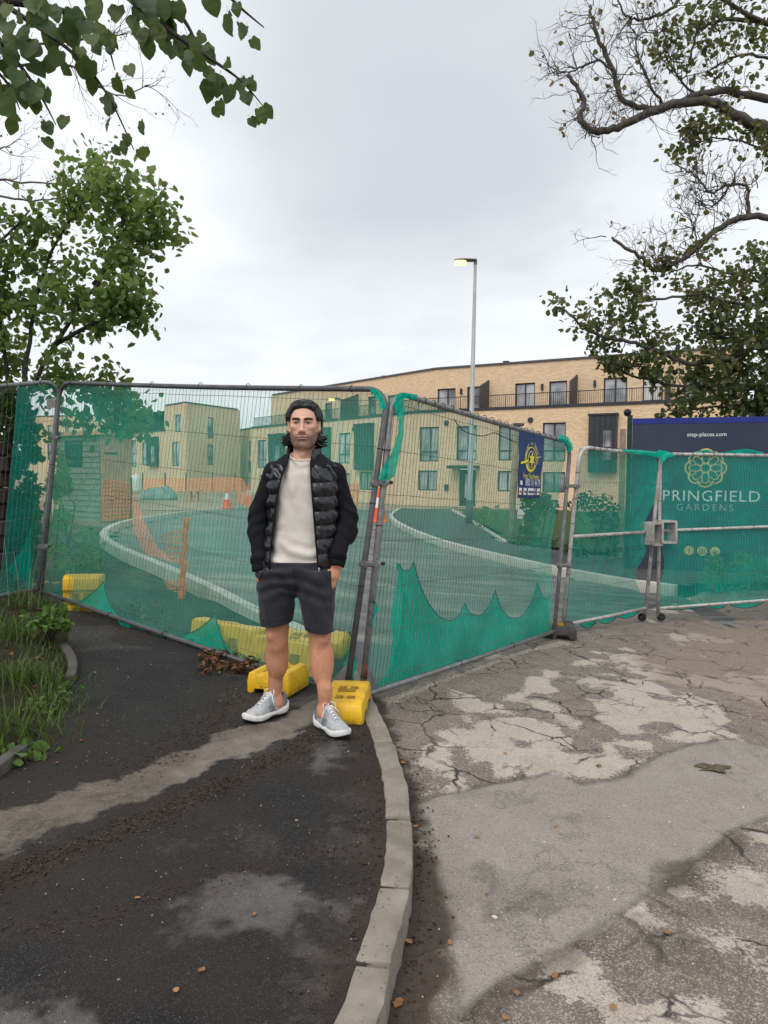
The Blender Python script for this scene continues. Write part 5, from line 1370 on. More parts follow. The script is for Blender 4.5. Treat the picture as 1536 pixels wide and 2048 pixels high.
osheet([(470, 960, 30), (484, 955, 28), (502, 990, 25)], [(474, 1004, 30), (486, 1008, 28), (500, 1016, 25)], M_OMESHF, o2, 14, 10)
o3 = thing('orange_mesh_barrier', 'orange mesh barrier between the man and the fence posts', 'barrier', tuple(at(706, 1000, 30)))
osheet([(690, 968, 34), (704, 966, 32), (716, 970, 30)], [(690, 1006, 34), (704, 1008, 32), (716, 1012, 30)], M_OMESHF, o3, 14, 10)
b = MB(); b.tube([at(715, 966, 30), at(714, 1014, 30)], .04, 6); b.build('stake', M_ORANGE, o3)

# ---- traffic cones ---------------------------------------------------------------------
M_CONE = plain('cone_orange', (.80, .10, .03), .5, .12, 10); M_CONEW = plain('cone_white_sleeve', (.72, .72, .70), .5, .08, 10)
def cone(px, py, Y, h, label):
    p = at(px, py, Y); rt = thing('traffic_cone', label, 'traffic cone', tuple(p), group='traffic cones')
    rz = lambda z: .17 * h * (1 - z) + .035 * h
    b = MB(); b.box(p + Vector((0, 0, .025 * h)), (.48 * h, .48 * h, .05 * h)); b.build('base', M_CONE, rt, bevel=.02 * h)
    for z0, z1, m_ in ((.05, .42, M_CONE), (.42, .70, M_CONEW), (.70, 1.0, M_CONE)):
        b = MB(); b.lathe([(rz(z0), z0 * h), (rz(z1), z1 * h)], p, 20); b.build('cone_sleeve' if m_ is M_CONEW else 'cone_body', m_, rt, auto=R(40))
cone(454, 1017, 26.0, .80, 'orange and white cone on the far kerb left of the man')
cone(759, 1045, 20.5, 1.03, 'tall orange and white cone seen between the fence posts')
cone(497, 1008, 28.0, .8, 'orange cone half hidden at the man\'s shoulder')

# ---- rubble, sacks and trestle on the far ground -----------------------------------------
def lump(name, label, cat, c, sx, sy_, sz, mat, seed, parent=None, part='body', kind=None):
    rt = parent or thing(name, label, cat, tuple(c)); b = MB(); n, m = 16, 9; rings = []
    for j in range(m):
        ph = math.pi / 2 * (j / (m - 1)) * .98; rr = math.cos(ph) ** .6
        rings.append([Vector(c) + Vector((sx * rr * math.cos(a) * (.85 + .4 * float(fbm(np.array(math.cos(a) * 1.5 + seed), np.array(math.sin(a) * 1.5 + j * .35), 3))), sy_ * rr * math.sin(a), sz * math.sin(ph) * (.7 + .6 * float(fbm(np.array(a * 1.2 + seed), np.array(j * .4), 3))))) for a in np.linspace(0, 2 * math.pi, n, endpoint=False)])
    b.loft(rings); return b.build(part, mat, rt, smooth_=True)
M_SACK = plain('green_grey_sheeting', (.20, .235, .225), .6, .5, 2.5, bump=.5, bscale=5); M_SACKW = plain('white_sack', (.62, .62, .6), .7, .15, 3)
lump('covered_pile', 'grey green sheeting over a pile on the bare soil', 'pile', at(318, 1000, 34), .8, .6, .62, M_SACK, 3)
lump('white_sack', 'white bulk sack beside the shed corner', 'sack', at(270, 985, 30), .28, .3, .75, M_SACKW, 5)
tr = thing('work_trestle', 'low brown work trestle standing on the bare soil', 'trestle', tuple(at(388, 1003, 33)))
c = at(388, 1003, 33); b = MB(); b.box(c + Vector((0, 0, .50)), (.66, .4, .08)); b.build('trestle_top', M_DOORB, tr)
for dx in (-.16, .16):
    for dy in (-.14, .14): b = MB(); b.box(c + Vector((dx, dy, .22)), (.09, .07, .48)); b.build('leg', M_DOORB, tr)
b = MB(); b.box(c + Vector((0, 0, .25)), (.32, .05, .07)); b.build('stretcher', M_DOORB, tr)
rb = MB(); rng = random.Random(5)
for k in range(260):
    px = rng.uniform(262, 500); p = on_ground(px, rng.uniform(985, 1016)); s_ = rng.uniform(.05, .2)
    if poly_sd(rp, np.array([p.x]), np.array([p.y]))[0] < .5: continue
    rot = Euler((rng.uniform(0, 3), rng.uniform(0, 3), rng.uniform(0, 3))).to_matrix(); rb.box(p + Vector((0, 0, s_ * .2)), (s_ * 1.5, s_, s_ * .7), rot=rot)
tag(rb.build('rubble', plain('rubble_stone', (.36, .27, .20), .9, .4, 1.5), fixn=False), 'broken stone and brick rubble scattered over the bare soil', 'rubble', kind='stuff')
mb_ = lump('soil_mound', None, None, Vector((-15, 50, -.5)), 9, 3.5, .75, M_SITE, 9, parent=None) if False else None
xs = np.linspace(-30, -6, 50); ysm = np.linspace(34, 60, 40); X, Y = np.meshgrid(xs, ysm, indexing='ij')
Zm = -.45 + .55 * sstep(34, 46, Y) * sstep(60, 54, Y) * sstep(-30, -26, X) * sstep(-6, -11, X) * (.6 + .8 * fbm(X * .5, Y * .5, 4))
o = link('soil_mound', np_mesh('soil_mound', np.stack([X.ravel(), Y.ravel(), Zm.ravel()], 1), grid_faces(50, 40)), M_SITE, smooth_=True); tag(o, kind='structure')

# ---- yellow fence blocks ------------------------------------------------------------------
def mat_yellow():
    t = NT('yellow_block_plastic', .45, .4)
    c = t.mix(t.ramp(t.noise(8, 5), [(0.3, 0), (0.7, 1)]), (.68, .38, .012), (.86, .53, .02))
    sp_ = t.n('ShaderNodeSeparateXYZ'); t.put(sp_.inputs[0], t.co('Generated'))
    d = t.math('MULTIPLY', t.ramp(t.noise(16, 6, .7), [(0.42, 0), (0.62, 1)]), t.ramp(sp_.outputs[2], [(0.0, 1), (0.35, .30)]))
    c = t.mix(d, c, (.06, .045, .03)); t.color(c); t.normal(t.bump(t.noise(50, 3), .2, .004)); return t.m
M_YBLK = mat_yellow(); M_RECESS_SHADE = plain('block_recess_shade', (.30, .165, .008), .7, .3, 20)  # darker yellow for flat plates, the shade inside recesses put into colour
def yblock(label, M4, L=.64, W=.30, H=.135, dark=None, hand=True):
    """heavy fence foot: sloped sides, raised ends, two hollow feet, sockets and carry slot as darker flat plates"""
    rt = thing('fence_block', label, 'fence block', tuple(M4.translation), group='yellow fence blocks'); mat = dark or M_YBLK
    # profile across the length: x along block
    prof = [(-.5, 0), (-.5, .62), (-.46, .95), (-.30, 1.0), (-.26, .86), (-.10, .86), (-.07, 1.0), (.07, 1.0), (.10, .86), (.26, .86), (.30, 1.0), (.46, .95), (.5, .62), (.5, 0), (.36, 0), (.32, .28), (.10, .28), (.06, 0), (-.06, 0), (-.10, .28), (-.32, .28), (-.36, 0)]
    b = MB(); rings = []
    for w, inset in ((-.5, .05), (-.47, .0), (-.30, 0), (0, 0), (.30, 0), (.47, 0), (.5, .05)):
        ring = []
        for x, z in prof:
            sl = 1 - .12 * max(0, z - .3)
            ring.append(M4 @ Vector((x * L * (1 - inset * .5), w * W * sl, (z - inset * .4 * (1 if z > .5 else -.0)) * H)))
        rings.append(ring)
    b.loft(rings); o = b.build('block_body', mat, rt, bevel=.006, auto=R(30))
    for x in (-.18, .18):
        for y in (-.14, .14):
            b = MB(); b.box((x * L, y * W, .868 * H), (.13 * L, .18 * W, .01)); b.v = [M4 @ v for v in b.v]; b.build('socket_plate', M_RECESS_SHADE, o)
    b = MB(); b.box((0, 0, 1.0 * H), (.09 * L, .42 * W, .012)); b.v = [M4 @ v for v in b.v]; b.build('carry_slot_plate', M_RECESS_SHADE, o)
    for sg in (-1, 1):
        b = MB(); b.box((0, sg * .49 * W, .48 * H), (.34 * L, .02 * W, .26 * H)); b.v = [M4 @ v for v in b.v]; b.build('raised_panel', mat, o, bevel=.003)
        for xe in (-.503, .503):
            pass
    return rt
def place(p, rz=0, rx=0, ry=0): return Matrix.Translation(Vector(p)) @ Euler((rx, ry, rz), 'ZYX').to_matrix().to_4x4() if False else Matrix.Translation(Vector(p)) @ Matrix.Rotation(rz, 4, 'Z') @ Matrix.Rotation(ry, 4, 'Y') @ Matrix.Rotation(rx, 4, 'X')
pz = lambda p, dz=0: Vector((p.x, p.y, pave_z(p.x, p.y) + dz))
pf = on_ground(698, 1446, pave_z)
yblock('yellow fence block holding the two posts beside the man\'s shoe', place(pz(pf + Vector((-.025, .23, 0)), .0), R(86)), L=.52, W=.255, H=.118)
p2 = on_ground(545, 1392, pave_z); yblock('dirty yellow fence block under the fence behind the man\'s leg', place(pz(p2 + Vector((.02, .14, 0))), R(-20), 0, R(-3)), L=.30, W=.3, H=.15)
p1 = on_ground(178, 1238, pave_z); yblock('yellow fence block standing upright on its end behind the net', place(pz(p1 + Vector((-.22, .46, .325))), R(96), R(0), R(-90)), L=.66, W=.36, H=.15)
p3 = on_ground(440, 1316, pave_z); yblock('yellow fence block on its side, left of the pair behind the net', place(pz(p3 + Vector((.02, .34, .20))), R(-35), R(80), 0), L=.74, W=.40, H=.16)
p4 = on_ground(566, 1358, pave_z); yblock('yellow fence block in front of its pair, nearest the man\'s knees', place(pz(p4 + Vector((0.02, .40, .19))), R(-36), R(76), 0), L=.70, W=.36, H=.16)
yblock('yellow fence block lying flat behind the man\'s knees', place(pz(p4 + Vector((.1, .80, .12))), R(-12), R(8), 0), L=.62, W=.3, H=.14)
M_BBLK = plain('black_rubber_block', (.055, .052, .05), .85, .3, 14, dirt=(.12, .10, .085))
pb = at(1098, 1288, 7.2); pb.z = road_z(pb.x, pb.y)
yblock('black rubber fence block at the foot of the narrow gate', place(pb + Vector((.05, .1, 0)), R(-10)), L=.48, W=.3, H=.14, dark=M_BBLK)['group'] = ''
bk = on_ground(84, 1190, pave_z); yblock('dark fence block hidden in the weeds at the leaning post', place(pz(bk + Vector((0, .1, 0))), R(30)), L=.5, W=.24, H=.12, dark=M_BBLK)['group'] = ''
for o_ in bpy.data.objects:
    if o_.get('group') == '': del o_['group']

# ---- old stone wall on the far left --------------------------------------------------------
wl = thing('stone_wall', 'dark old stone wall at the left edge beside the fence', 'wall', (-4.6, 7.2, .2))
M_STONE = plain('dark_wall_stone', (.075, .055, .045), .95, .5, 4, bump=.8, bscale=18)
rng = random.Random(11)
wx1 = at(12, 900, 7.35).x
for row in range(9):
    z0 = .30 + row * .165; x = wx1 - (.02 if row % 2 else .06)
    for k in range(5):
        w = rng.uniform(.25, .42); b = MB(); b.box((x - w / 2, 7.42 + rng.uniform(-.02, .02), z0 + .08), (w - .015, .34, .15)); b.build('stone', M_STONE, wl, bevel=.02); x -= w
# ================================================================== TREES AND PLANTS
def mat_leaf(name, cols, trans=.35, rough=.55):
    t = NT(name, rough, .3); r, g, b, c = t.attr('c')
    col = t.ramp(r, [(i / (len(cols) - 1), q) for i, q in enumerate(cols)])
    t.color(col); tr = t.n('ShaderNodeBsdfTranslucent'); t.put(tr.inputs[0], t.mix(.35, col, (.30, .42, .05)))
    mx = t.n('ShaderNodeMixShader'); mx.inputs[0].default_value = trans
    t.t.links.new(t.b.outputs[0], mx.inputs[1]); t.t.links.new(tr.outputs[0], mx.inputs[2]); t.t.links.new(mx.outputs[0], t.out.inputs[0]); return t.m
M_LEAFG = mat_leaf('green_leaf', [(.065, .105, .034), (.105, .165, .050), (.15, .215, .068), (.20, .255, .09)], .48)
M_LEAFS = mat_leaf('sycamore_leaf', [(.040, .060, .030), (.066, .088, .042), (.105, .115, .055), (.15, .13, .062), (.17, .11, .055)], .4)
M_LEAFD = mat_leaf('dark_hedge_leaf', [(.008, .018, .006), (.018, .040, .011), (.035, .065, .016)], .25)
M_LIME = mat_leaf('lime_leaf', [(.030, .058, .026), (.045, .080, .032), (.072, .112, .038), (.13, .155, .045)], .38, .5)
M_WEED = mat_leaf('weed_leaf', [(.05, .10, .025), (.08, .155, .035), (.12, .20, .05)])
M_BARK = plain('grey_bark', (.085, .075, .066), .95, .35, 8, bump=.6, bscale=25); M_BARKD = plain('dark_bark', (.045, .040, .036), .95, .35, 8, bump=.5, bscale=30); M_TWIG = plain('fine_twig', (.10, .082, .072), .95, .25, 4)
LEAF6 = np.array([(0, 0, 0), (-.42, .35, .10), (-.30, .75, .06), (0, 1, -.05), (.30, .75, .06), (.42, .35, .10)]); LEAF6F = [(0, 1, 2, 3), (0, 3, 4, 5)]
def leaves(name, P, size, mat, root, rng, droop=.5, tone=None, face=None, template=LEAF6, jit=.35):
    P = np.asarray(P, float); n = len(P)
    up_ = rng.normal(size=(n, 3)); up_[:, 2] -= droop * 1.6
    if face is not None: up_ += np.asarray(face) * .3
    up_ /= np.linalg.norm(up_, axis=1)[:, None]
    a = rng.normal(size=(n, 3)); a[:, 2] *= .5; a -= (a * up_).sum(1)[:, None] * up_; a /= np.linalg.norm(a, axis=1)[:, None]
    nn = np.cross(up_, a); s = size * (1 + jit * rng.uniform(-1, 1, n))
    T = template; V = P[:, None, :] + s[:, None, None] * (T[None, :, 0, None] * a[:, None, :] + T[None, :, 1, None] * up_[:, None, :] + T[None, :, 2, None] * nn[:, None, :])
    k = len(T); F = (np.arange(n) * k)[:, None, None] + np.array(LEAF6F)[None]
    c = np.clip((rng.uniform(0, 1, n) if tone is None else tone) + rng.uniform(-.12, .12, n), 0, 1); C = np.repeat(c, k)
    inv = np.array(wm(root).inverted()); Vf = V.reshape(-1, 3) @ inv[:3, :3].T + inv[:3, 3]
    me = np_mesh(name, Vf, F.reshape(-1, 4), {'c': np.stack([C, C, C, np.ones_like(C)], 1)})
    return tag(link(name, me, mat, root), kind='stuff')
def limb(pts, k=6, wob=.0, rng=None):
    """smooth polyline through (px, py, Y) points"""
    P = [at(*p) for p in pts]; o = []
    for i in range(len(P) - 1):
        p0 = P[max(i - 1, 0)]; p1 = P[i]; p2 = P[i + 1]; p3 = P[min(i + 2, len(P) - 1)]
        for q in range(k):
            t = q / k; v = 0.5 * ((2 * p1) + (p2 - p0) * t + (2 * p0 - 5 * p1 + 4 * p2 - p3) * t * t + (3 * p1 - p0 - 3 * p2 + p3) * t ** 3)
            if wob: v += Vector((rng.uniform(-wob, wob), rng.uniform(-wob, wob), rng.uniform(-wob, wob)))
            o.append(v)
    return o + [P[-1]]
def twigs(mb, p, d, L, r, depth, rng, tips, curl=.5, spread=.8, seg=6, sides=4, up=.12, kids=(2, 4)):
    pts = [p]; d = d.normalized(); st = L / seg
    for i in range(seg):
        d = (d + Vector((rng.gauss(0, curl), rng.gauss(0, curl), rng.gauss(0, curl) + up)) * .45).normalized(); p = p + d * st; pts.append(p)
        if depth > 0 and i >= 1 and rng.random() < .55:
            nd = (d + Vector((rng.gauss(0, 1), rng.gauss(0, 1), rng.gauss(0, 1) + up)).normalized() * spread).normalized()
            twigs(mb, p, nd, L * rng.uniform(.42, .68), r * .55, depth - 1, rng, tips, curl, spread, max(3, seg - 1), max(3, sides - 1), up)
    mb.tube(pts, [r * (1 - .75 * i / seg) for i in range(seg + 1)], sides, cap=False); tips.append((pts[-1], d)); tips.append((pts[len(pts) // 2], d))
def along(P, rng): i = rng.randrange(len(P) - 1); return P[i].lerp(P[i + 1], rng.random()), (P[i + 1] - P[i]).normalized()

# ---- leafy tree behind the fence on the left --------------------------------------------
rng = random.Random(21); nr_ = np.random.RandomState(21)
lt = thing('leafy_tree', 'bushy green tree leaning over the left fence panel', 'tree', tuple(on_ground(10, 1120)))
tb = on_ground(10, 1120); Yt = 9.3
LB = [[(10, 1110, Yt), (25, 950, Yt), (45, 810, Yt)], [(45, 810, Yt), (110, 690, Yt - .1), (190, 572, Yt - .2), (255, 495, Yt - .3), (330, 440, Yt - .3)], [(45, 810, Yt), (68, 620, Yt + .3), (110, 490, Yt + .4), (190, 375, Yt + .4)],
      [(25, 950, Yt), (10, 700, Yt + .2), (-10, 520, Yt), (60, 420, Yt)], [(60, 780, Yt), (150, 770, Yt - .3), (200, 800, Yt - .4), (222, 835, Yt - .4)], [(110, 690, Yt), (200, 640, Yt - .3), (265, 625, Yt - .4)],
      [(25, 950, Yt), (-60, 700, Yt - .2), (-120, 560, Yt - .2)], [(190, 572, Yt), (240, 470, Yt - .1), (240, 400, Yt)]]
b = MB(); tips = []; pts_l = []
for i, q in enumerate(LB):
    P = limb(q, 6, .012, rng); b.tube(P, [(.055 if i == 0 else .034) * (1 - .72 * k / len(P)) for k in range(len(P))], 7)
    for k in range(15 if i else 3):
        p, d = along(P[len(P) // 4:], rng); nd = (d + Vector((rng.gauss(0, .9), rng.gauss(0, .7), rng.gauss(.2, .8)))).normalized()
        twigs(b, p, nd, rng.uniform(.25, .60) if i not in (1, 5) else rng.uniform(.2, .42), .008, 1, rng, tips, .35, .8, 6, 4, .1)
b.build('trunk', M_BARKD, lt, smooth_=True)
for p, d in tips:
    for k in range(7): pts_l.append(p + Vector((rng.gauss(0, .10), rng.gauss(0, .13), rng.gauss(0, .09))))
for k in range(1700):     # denser lower crown
    x, y = rng.uniform(-120, 225), rng.uniform(540, 860)
    if x > 120 + (760 - y) * .35 * (1 if y < 760 else .15) + 60: continue
    if fbm(np.array(x * .018), np.array(y * .018), 3) < .50 or (y > 780 and x > 60): continue
    pts_l.append(at(x, y, Yt + rng.uniform(-.9, .9)))
pts_l = [p for p in pts_l if True]
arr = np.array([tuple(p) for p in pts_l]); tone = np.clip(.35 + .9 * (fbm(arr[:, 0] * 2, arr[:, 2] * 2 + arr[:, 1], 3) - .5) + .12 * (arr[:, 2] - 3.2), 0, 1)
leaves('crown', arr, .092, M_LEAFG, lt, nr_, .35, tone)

# ---- shrubs and creepers behind the net on the left -------------------------------------------
def shrub(name, label, region, Yr, n, size, mat, seed, stems=6, cut=.42, cat='shrub', group=None, droop=.2, tone=None):
    r_ = random.Random(seed); nr2 = np.random.RandomState(seed); x0, x1, y0, y1 = region
    g = on_ground((x0 + x1) / 2, y1); rt = thing(name, label, cat, tuple(at((x0 + x1) / 2, y1, sum(Yr) / 2)), group=group); P = []; b = MB()
    for k in range(stems):
        xb = r_.uniform(x0, x1); b.tube([at(xb, y1, r_.uniform(*Yr)), at(xb + r_.uniform(-20, 20), (y0 + y1) / 2, r_.uniform(*Yr)), at(r_.uniform(x0, x1), y0 + (y1 - y0) * .2, r_.uniform(*Yr))], [.012, .008, .003], 5)
    b.build('stem', M_BARKD, rt)
    while len(P) < n:
        x, y = r_.uniform(x0, x1), r_.uniform(y0, y1); w = (x - (x0 + x1) / 2) / ((x1 - x0) / 2); h = (y1 - y) / (y1 - y0)
        if w * w + max(0, h - .55) ** 2 * 4.5 > .9 + .25 * r_.random(): continue
        if float(fbm(np.array(x * .03 + seed), np.array(y * .03), 3)) < cut: continue
        P.append(tuple(at(x, y, r_.uniform(*Yr))))
    leaves('foliage', P, size, mat, rt, nr2, droop, tone); return rt
shrub('climbing_shrub', 'dark creeper climbing behind the leftmost fence net', (-30, 75, 770, 1150), (7.45, 8.2), 2300, .085, M_LEAFD, 31)
shrub('garden_shrub', 'leafy shrub in front of the shed behind the net', (92, 140, 900, 1120), (10.0, 12.0), 700, .08, M_LEAFG, 32, cut=.46)
shrub('garden_shrub', 'low weeds and shrub below the shed window', (95, 205, 1050, 1150), (8.6, 10.5), 700, .06, M_LEAFG, 33, cut=.40)
shrub('verge_shrub', 'green bush behind the narrow gate leaf', (1128, 1240, 985, 1112), (13.2, 15.4), 800, .07, M_LEAFD, 34, cut=.48)
shrub('verge_shrub', 'dark bush right of the timber pole behind the banner', (1036, 1116, 985, 1088), (13.5, 15.5), 700, .09, M_LEAFD, 35, cut=.45)
shrub('verge_shrub', 'low green weeds beside the street lamp base', (958, 1012, 1010, 1056), (19, 22), 260, .09, M_LEAFG, 36, cut=.45)
shrub('hoarding_weed', 'straggling weeds at the foot of the navy hoarding', (1400, 1545, 1105, 1180), (10.6, 11.6), 700, .055, M_WEED, 37, cut=.40)

# ---- overhanging lime branch with big leaves -----------------------------------------------------
rng = random.Random(8)
lm = thing('lime_tree', 'broad leaved tree whose near branch hangs into the top left', 'tree', (-4.9, 4.4, .4))
Yb = 3.5
BR = [[(-420, -240, Yb + .2), (-120, -70, Yb), (40, 30, Yb), (150, 110, Yb), (215, 190, Yb), (268, 300, Yb - .05)], [(-120, -260, Yb), (150, -90, Yb), (310, 40, Yb), (410, 110, Yb), (480, 160, Yb), (526, 212, Yb)], [(200, -200, Yb - .1), (400, -70, Yb - .1), (470, 5, Yb - .1), (528, 55, Yb - .1)],
      [(-300, -80, Yb + .1), (-60, 40, Yb + .1), (30, 120, Yb + .1), (80, 190, Yb + .1), (112, 250, Yb + .1)], [(-250, 40, Yb + .2), (-60, 110, Yb + .2), (10, 160, Yb + .2), (40, 220, Yb + .2)], [(0, 0, Yb), (120, 20, Yb + .1), (200, 60, Yb + .1), (230, 140, Yb)], [(250, -40, Yb), (340, 10, Yb + .05), (390, 80, Yb + .05), (425, 200, Yb)]]
tkt = Vector((-5.0, 4.4, 4.6))
b = MB(); b.tube([Vector((-4.9, 4.4, .1)), Vector((-4.95, 4.4, 1.5)), Vector((-4.9, 4.4, 3.2)), tkt, Vector((-5.1, 4.4, 7.5))], [.30, .24, .21, .19, .10], 14); b.build('trunk', M_BARK, lm, smooth_=True)
BP = []
for q in BR:
    P = limb(q, 6); b = MB(); full = [tkt.lerp(P[0], t) + Vector((0, 0, .35 * math.sin(t * 3.14))) for t in np.linspace(0, .95, 7)] + P
    b.tube(full, [.028 * (1 - k / len(full)) ** 1.3 + .0022 for k in range(len(full))], 6); b.build('branch', M_BARKD, lm, smooth_=True); BP.append(P)
def lime_leaf(seed):
    r_ = random.Random(seed); V = []; F = []; n = 9
    for i in range(n + 1):
        t = i / n; w = .46 * math.sin(math.pi * min(1, t * .98 + .02) ** .72) ** .8 * (1 + .04 * r_.uniform(-1, 1)) if 0 < i < n else (.16 if i == 0 else .0)
        y = t - (.07 if i == 1 else 0); bend = -.18 * t * t + .05 * r_.uniform(-1, 1) * t; cup = .16 + .06 * r_.random()
        y0 = -.0 if i else .04
        for s_ in (-1, -.5, 0, .5, 1): V.append((s_ * w, (y if abs(s_) else t) - (.10 * abs(s_) if i < 2 else 0), bend + cup * abs(s_) * w * (1.0 + .5 * r_.uniform(-1, 1)) * r_.choice((1, 1, .4))))
    for i in range(n):
        for k in range(4): a = i * 5 + k; F.append((a, a + 1, a + 6, a + 5))
    c = r_.uniform(.15, .85); c_ = np.clip(c + np.random.RandomState(seed).uniform(-.08, .08, len(V)), 0, 1)
    V = [(x, y, z) for x, y, z in V] + [(-.012, -.42, .02), (.012, -.42, .02), (.012, .03, 0), (-.012, .03, 0)]; F.append((len(V) - 4, len(V) - 3, len(V) - 2, len(V) - 1)); c_ = np.append(c_, [.9] * 4)
    me = np_mesh('leaf', V, F, {'c': np.stack([c_, c_, c_, np.ones_like(c_)], 1)}); me.materials.append(M_LIME); me.polygons.foreach_set('use_smooth', [True] * len(me.polygons)); return me
LV = [lime_leaf(100 + k) for k in range(9)]
spots = []
for bi, P in enumerate(BP):
    nL = (32, 34, 7, 18, 10, 20, 16)[bi]
    for k in range(nL):
        t = (k + rng.random()) / nL; i = min(len(P) - 2, int((.22 + .78 * t) * (len(P) - 1))); p = P[i].lerp(P[i + 1], rng.random()) + Vector((rng.gauss(0, .045), rng.gauss(0, .05), rng.gauss(-.03, .035))); spots.append((p, .112 - .05 * t + rng.uniform(-.02, .02)))
for k in range(34):
    spots.append((at(rng.uniform(-40, 210) , rng.uniform(-20, 200), Yb + rng.uniform(-.15, .35)), rng.uniform(.08, .125)))
for k in range(13): spots.append((at(rng.uniform(230, 360), rng.uniform(-30, 60), Yb + rng.uniform(-.1, .2)), rng.uniform(.08, .12)))
for p, s_ in spots:
    o = bpy.data.objects.new('leaf', rng.choice(LV)); COL.objects.link(o); o.parent = lm
    d = Vector((rng.gauss(.25, .45), rng.gauss(-.1, .35), -1)).normalized(); nrm = Vector((rng.gauss(0, .55), -1, rng.gauss(.25, .5))); x_ = d.cross(nrm).normalized(); z_ = x_.cross(d)
    M_ = Matrix.Translation(p) @ Matrix((x_, d, z_)).transposed().to_4x4() @ Matrix.Scale(max(.042, s_ * .88), 4); o.matrix_local = wm(lm).inverted() @ M_

# ---- bare tree, far left -----------------------------------------------------------------------------
rng = random.Random(13); bt = thing('bare_tree', 'leafless tree with thin twigs reaching in from the left edge', 'tree', (-12.5, 13.5, .5)); b = MB(); tips = []
b.tube([Vector((-12.5, 13.5, .0)), Vector((-12.4, 13.4, 4)), Vector((-12, 13.2, 9.5))], [.22, .17, .06], 9)
for q, n_ in (([(-330, 420, 13.2), (-60, 362, 12.4), (60, 366, 12.2), (182, 368, 12)], 11), ([(-330, 430, 13.2), (-60, 390, 12.3), (60, 401, 12.1), (160, 390, 12)], 9), ([(-330, 100, 13), (-60, 90, 12.5), (120, 85, 12.2), (200, 72, 12), (255, 68, 12)], 10),
              ([(-330, 120, 13), (-40, 130, 12.4), (130, 130, 12.2), (185, 165, 12), (240, 190, 12), (300, 170, 12)], 12), ([(-330, 330, 13), (-60, 300, 12.5), (20, 295, 12.4)], 6), ([(-330, 230, 13), (-60, 190, 12.6), (30, 180, 12.5), (80, 200, 12.4)], 6)):
    P = limb(q, 6, .02, rng); b.tube(P, [.030 * (1 - .8 * k / len(P)) for k in range(len(P))], 6)
    for k in range(n_):
        p, d = along(P[len(P) // 3:], rng); twigs(b, p, (d + Vector((rng.gauss(.3, .6), rng.gauss(0, .6), rng.gauss(0, .8)))).normalized(), rng.uniform(.35, .8), .0075, 2, rng, tips, .35, .9, 6, 4, .12)
b.build('trunk', M_TWIG, bt, smooth_=True)
leaves('crown', [tuple(p + Vector((rng.gauss(0, .03), 0, rng.gauss(-.03, .03)))) for p, d in tips if rng.random() < .12], .04, M_LEAFS, bt, np.random.RandomState(3), .6, .95)

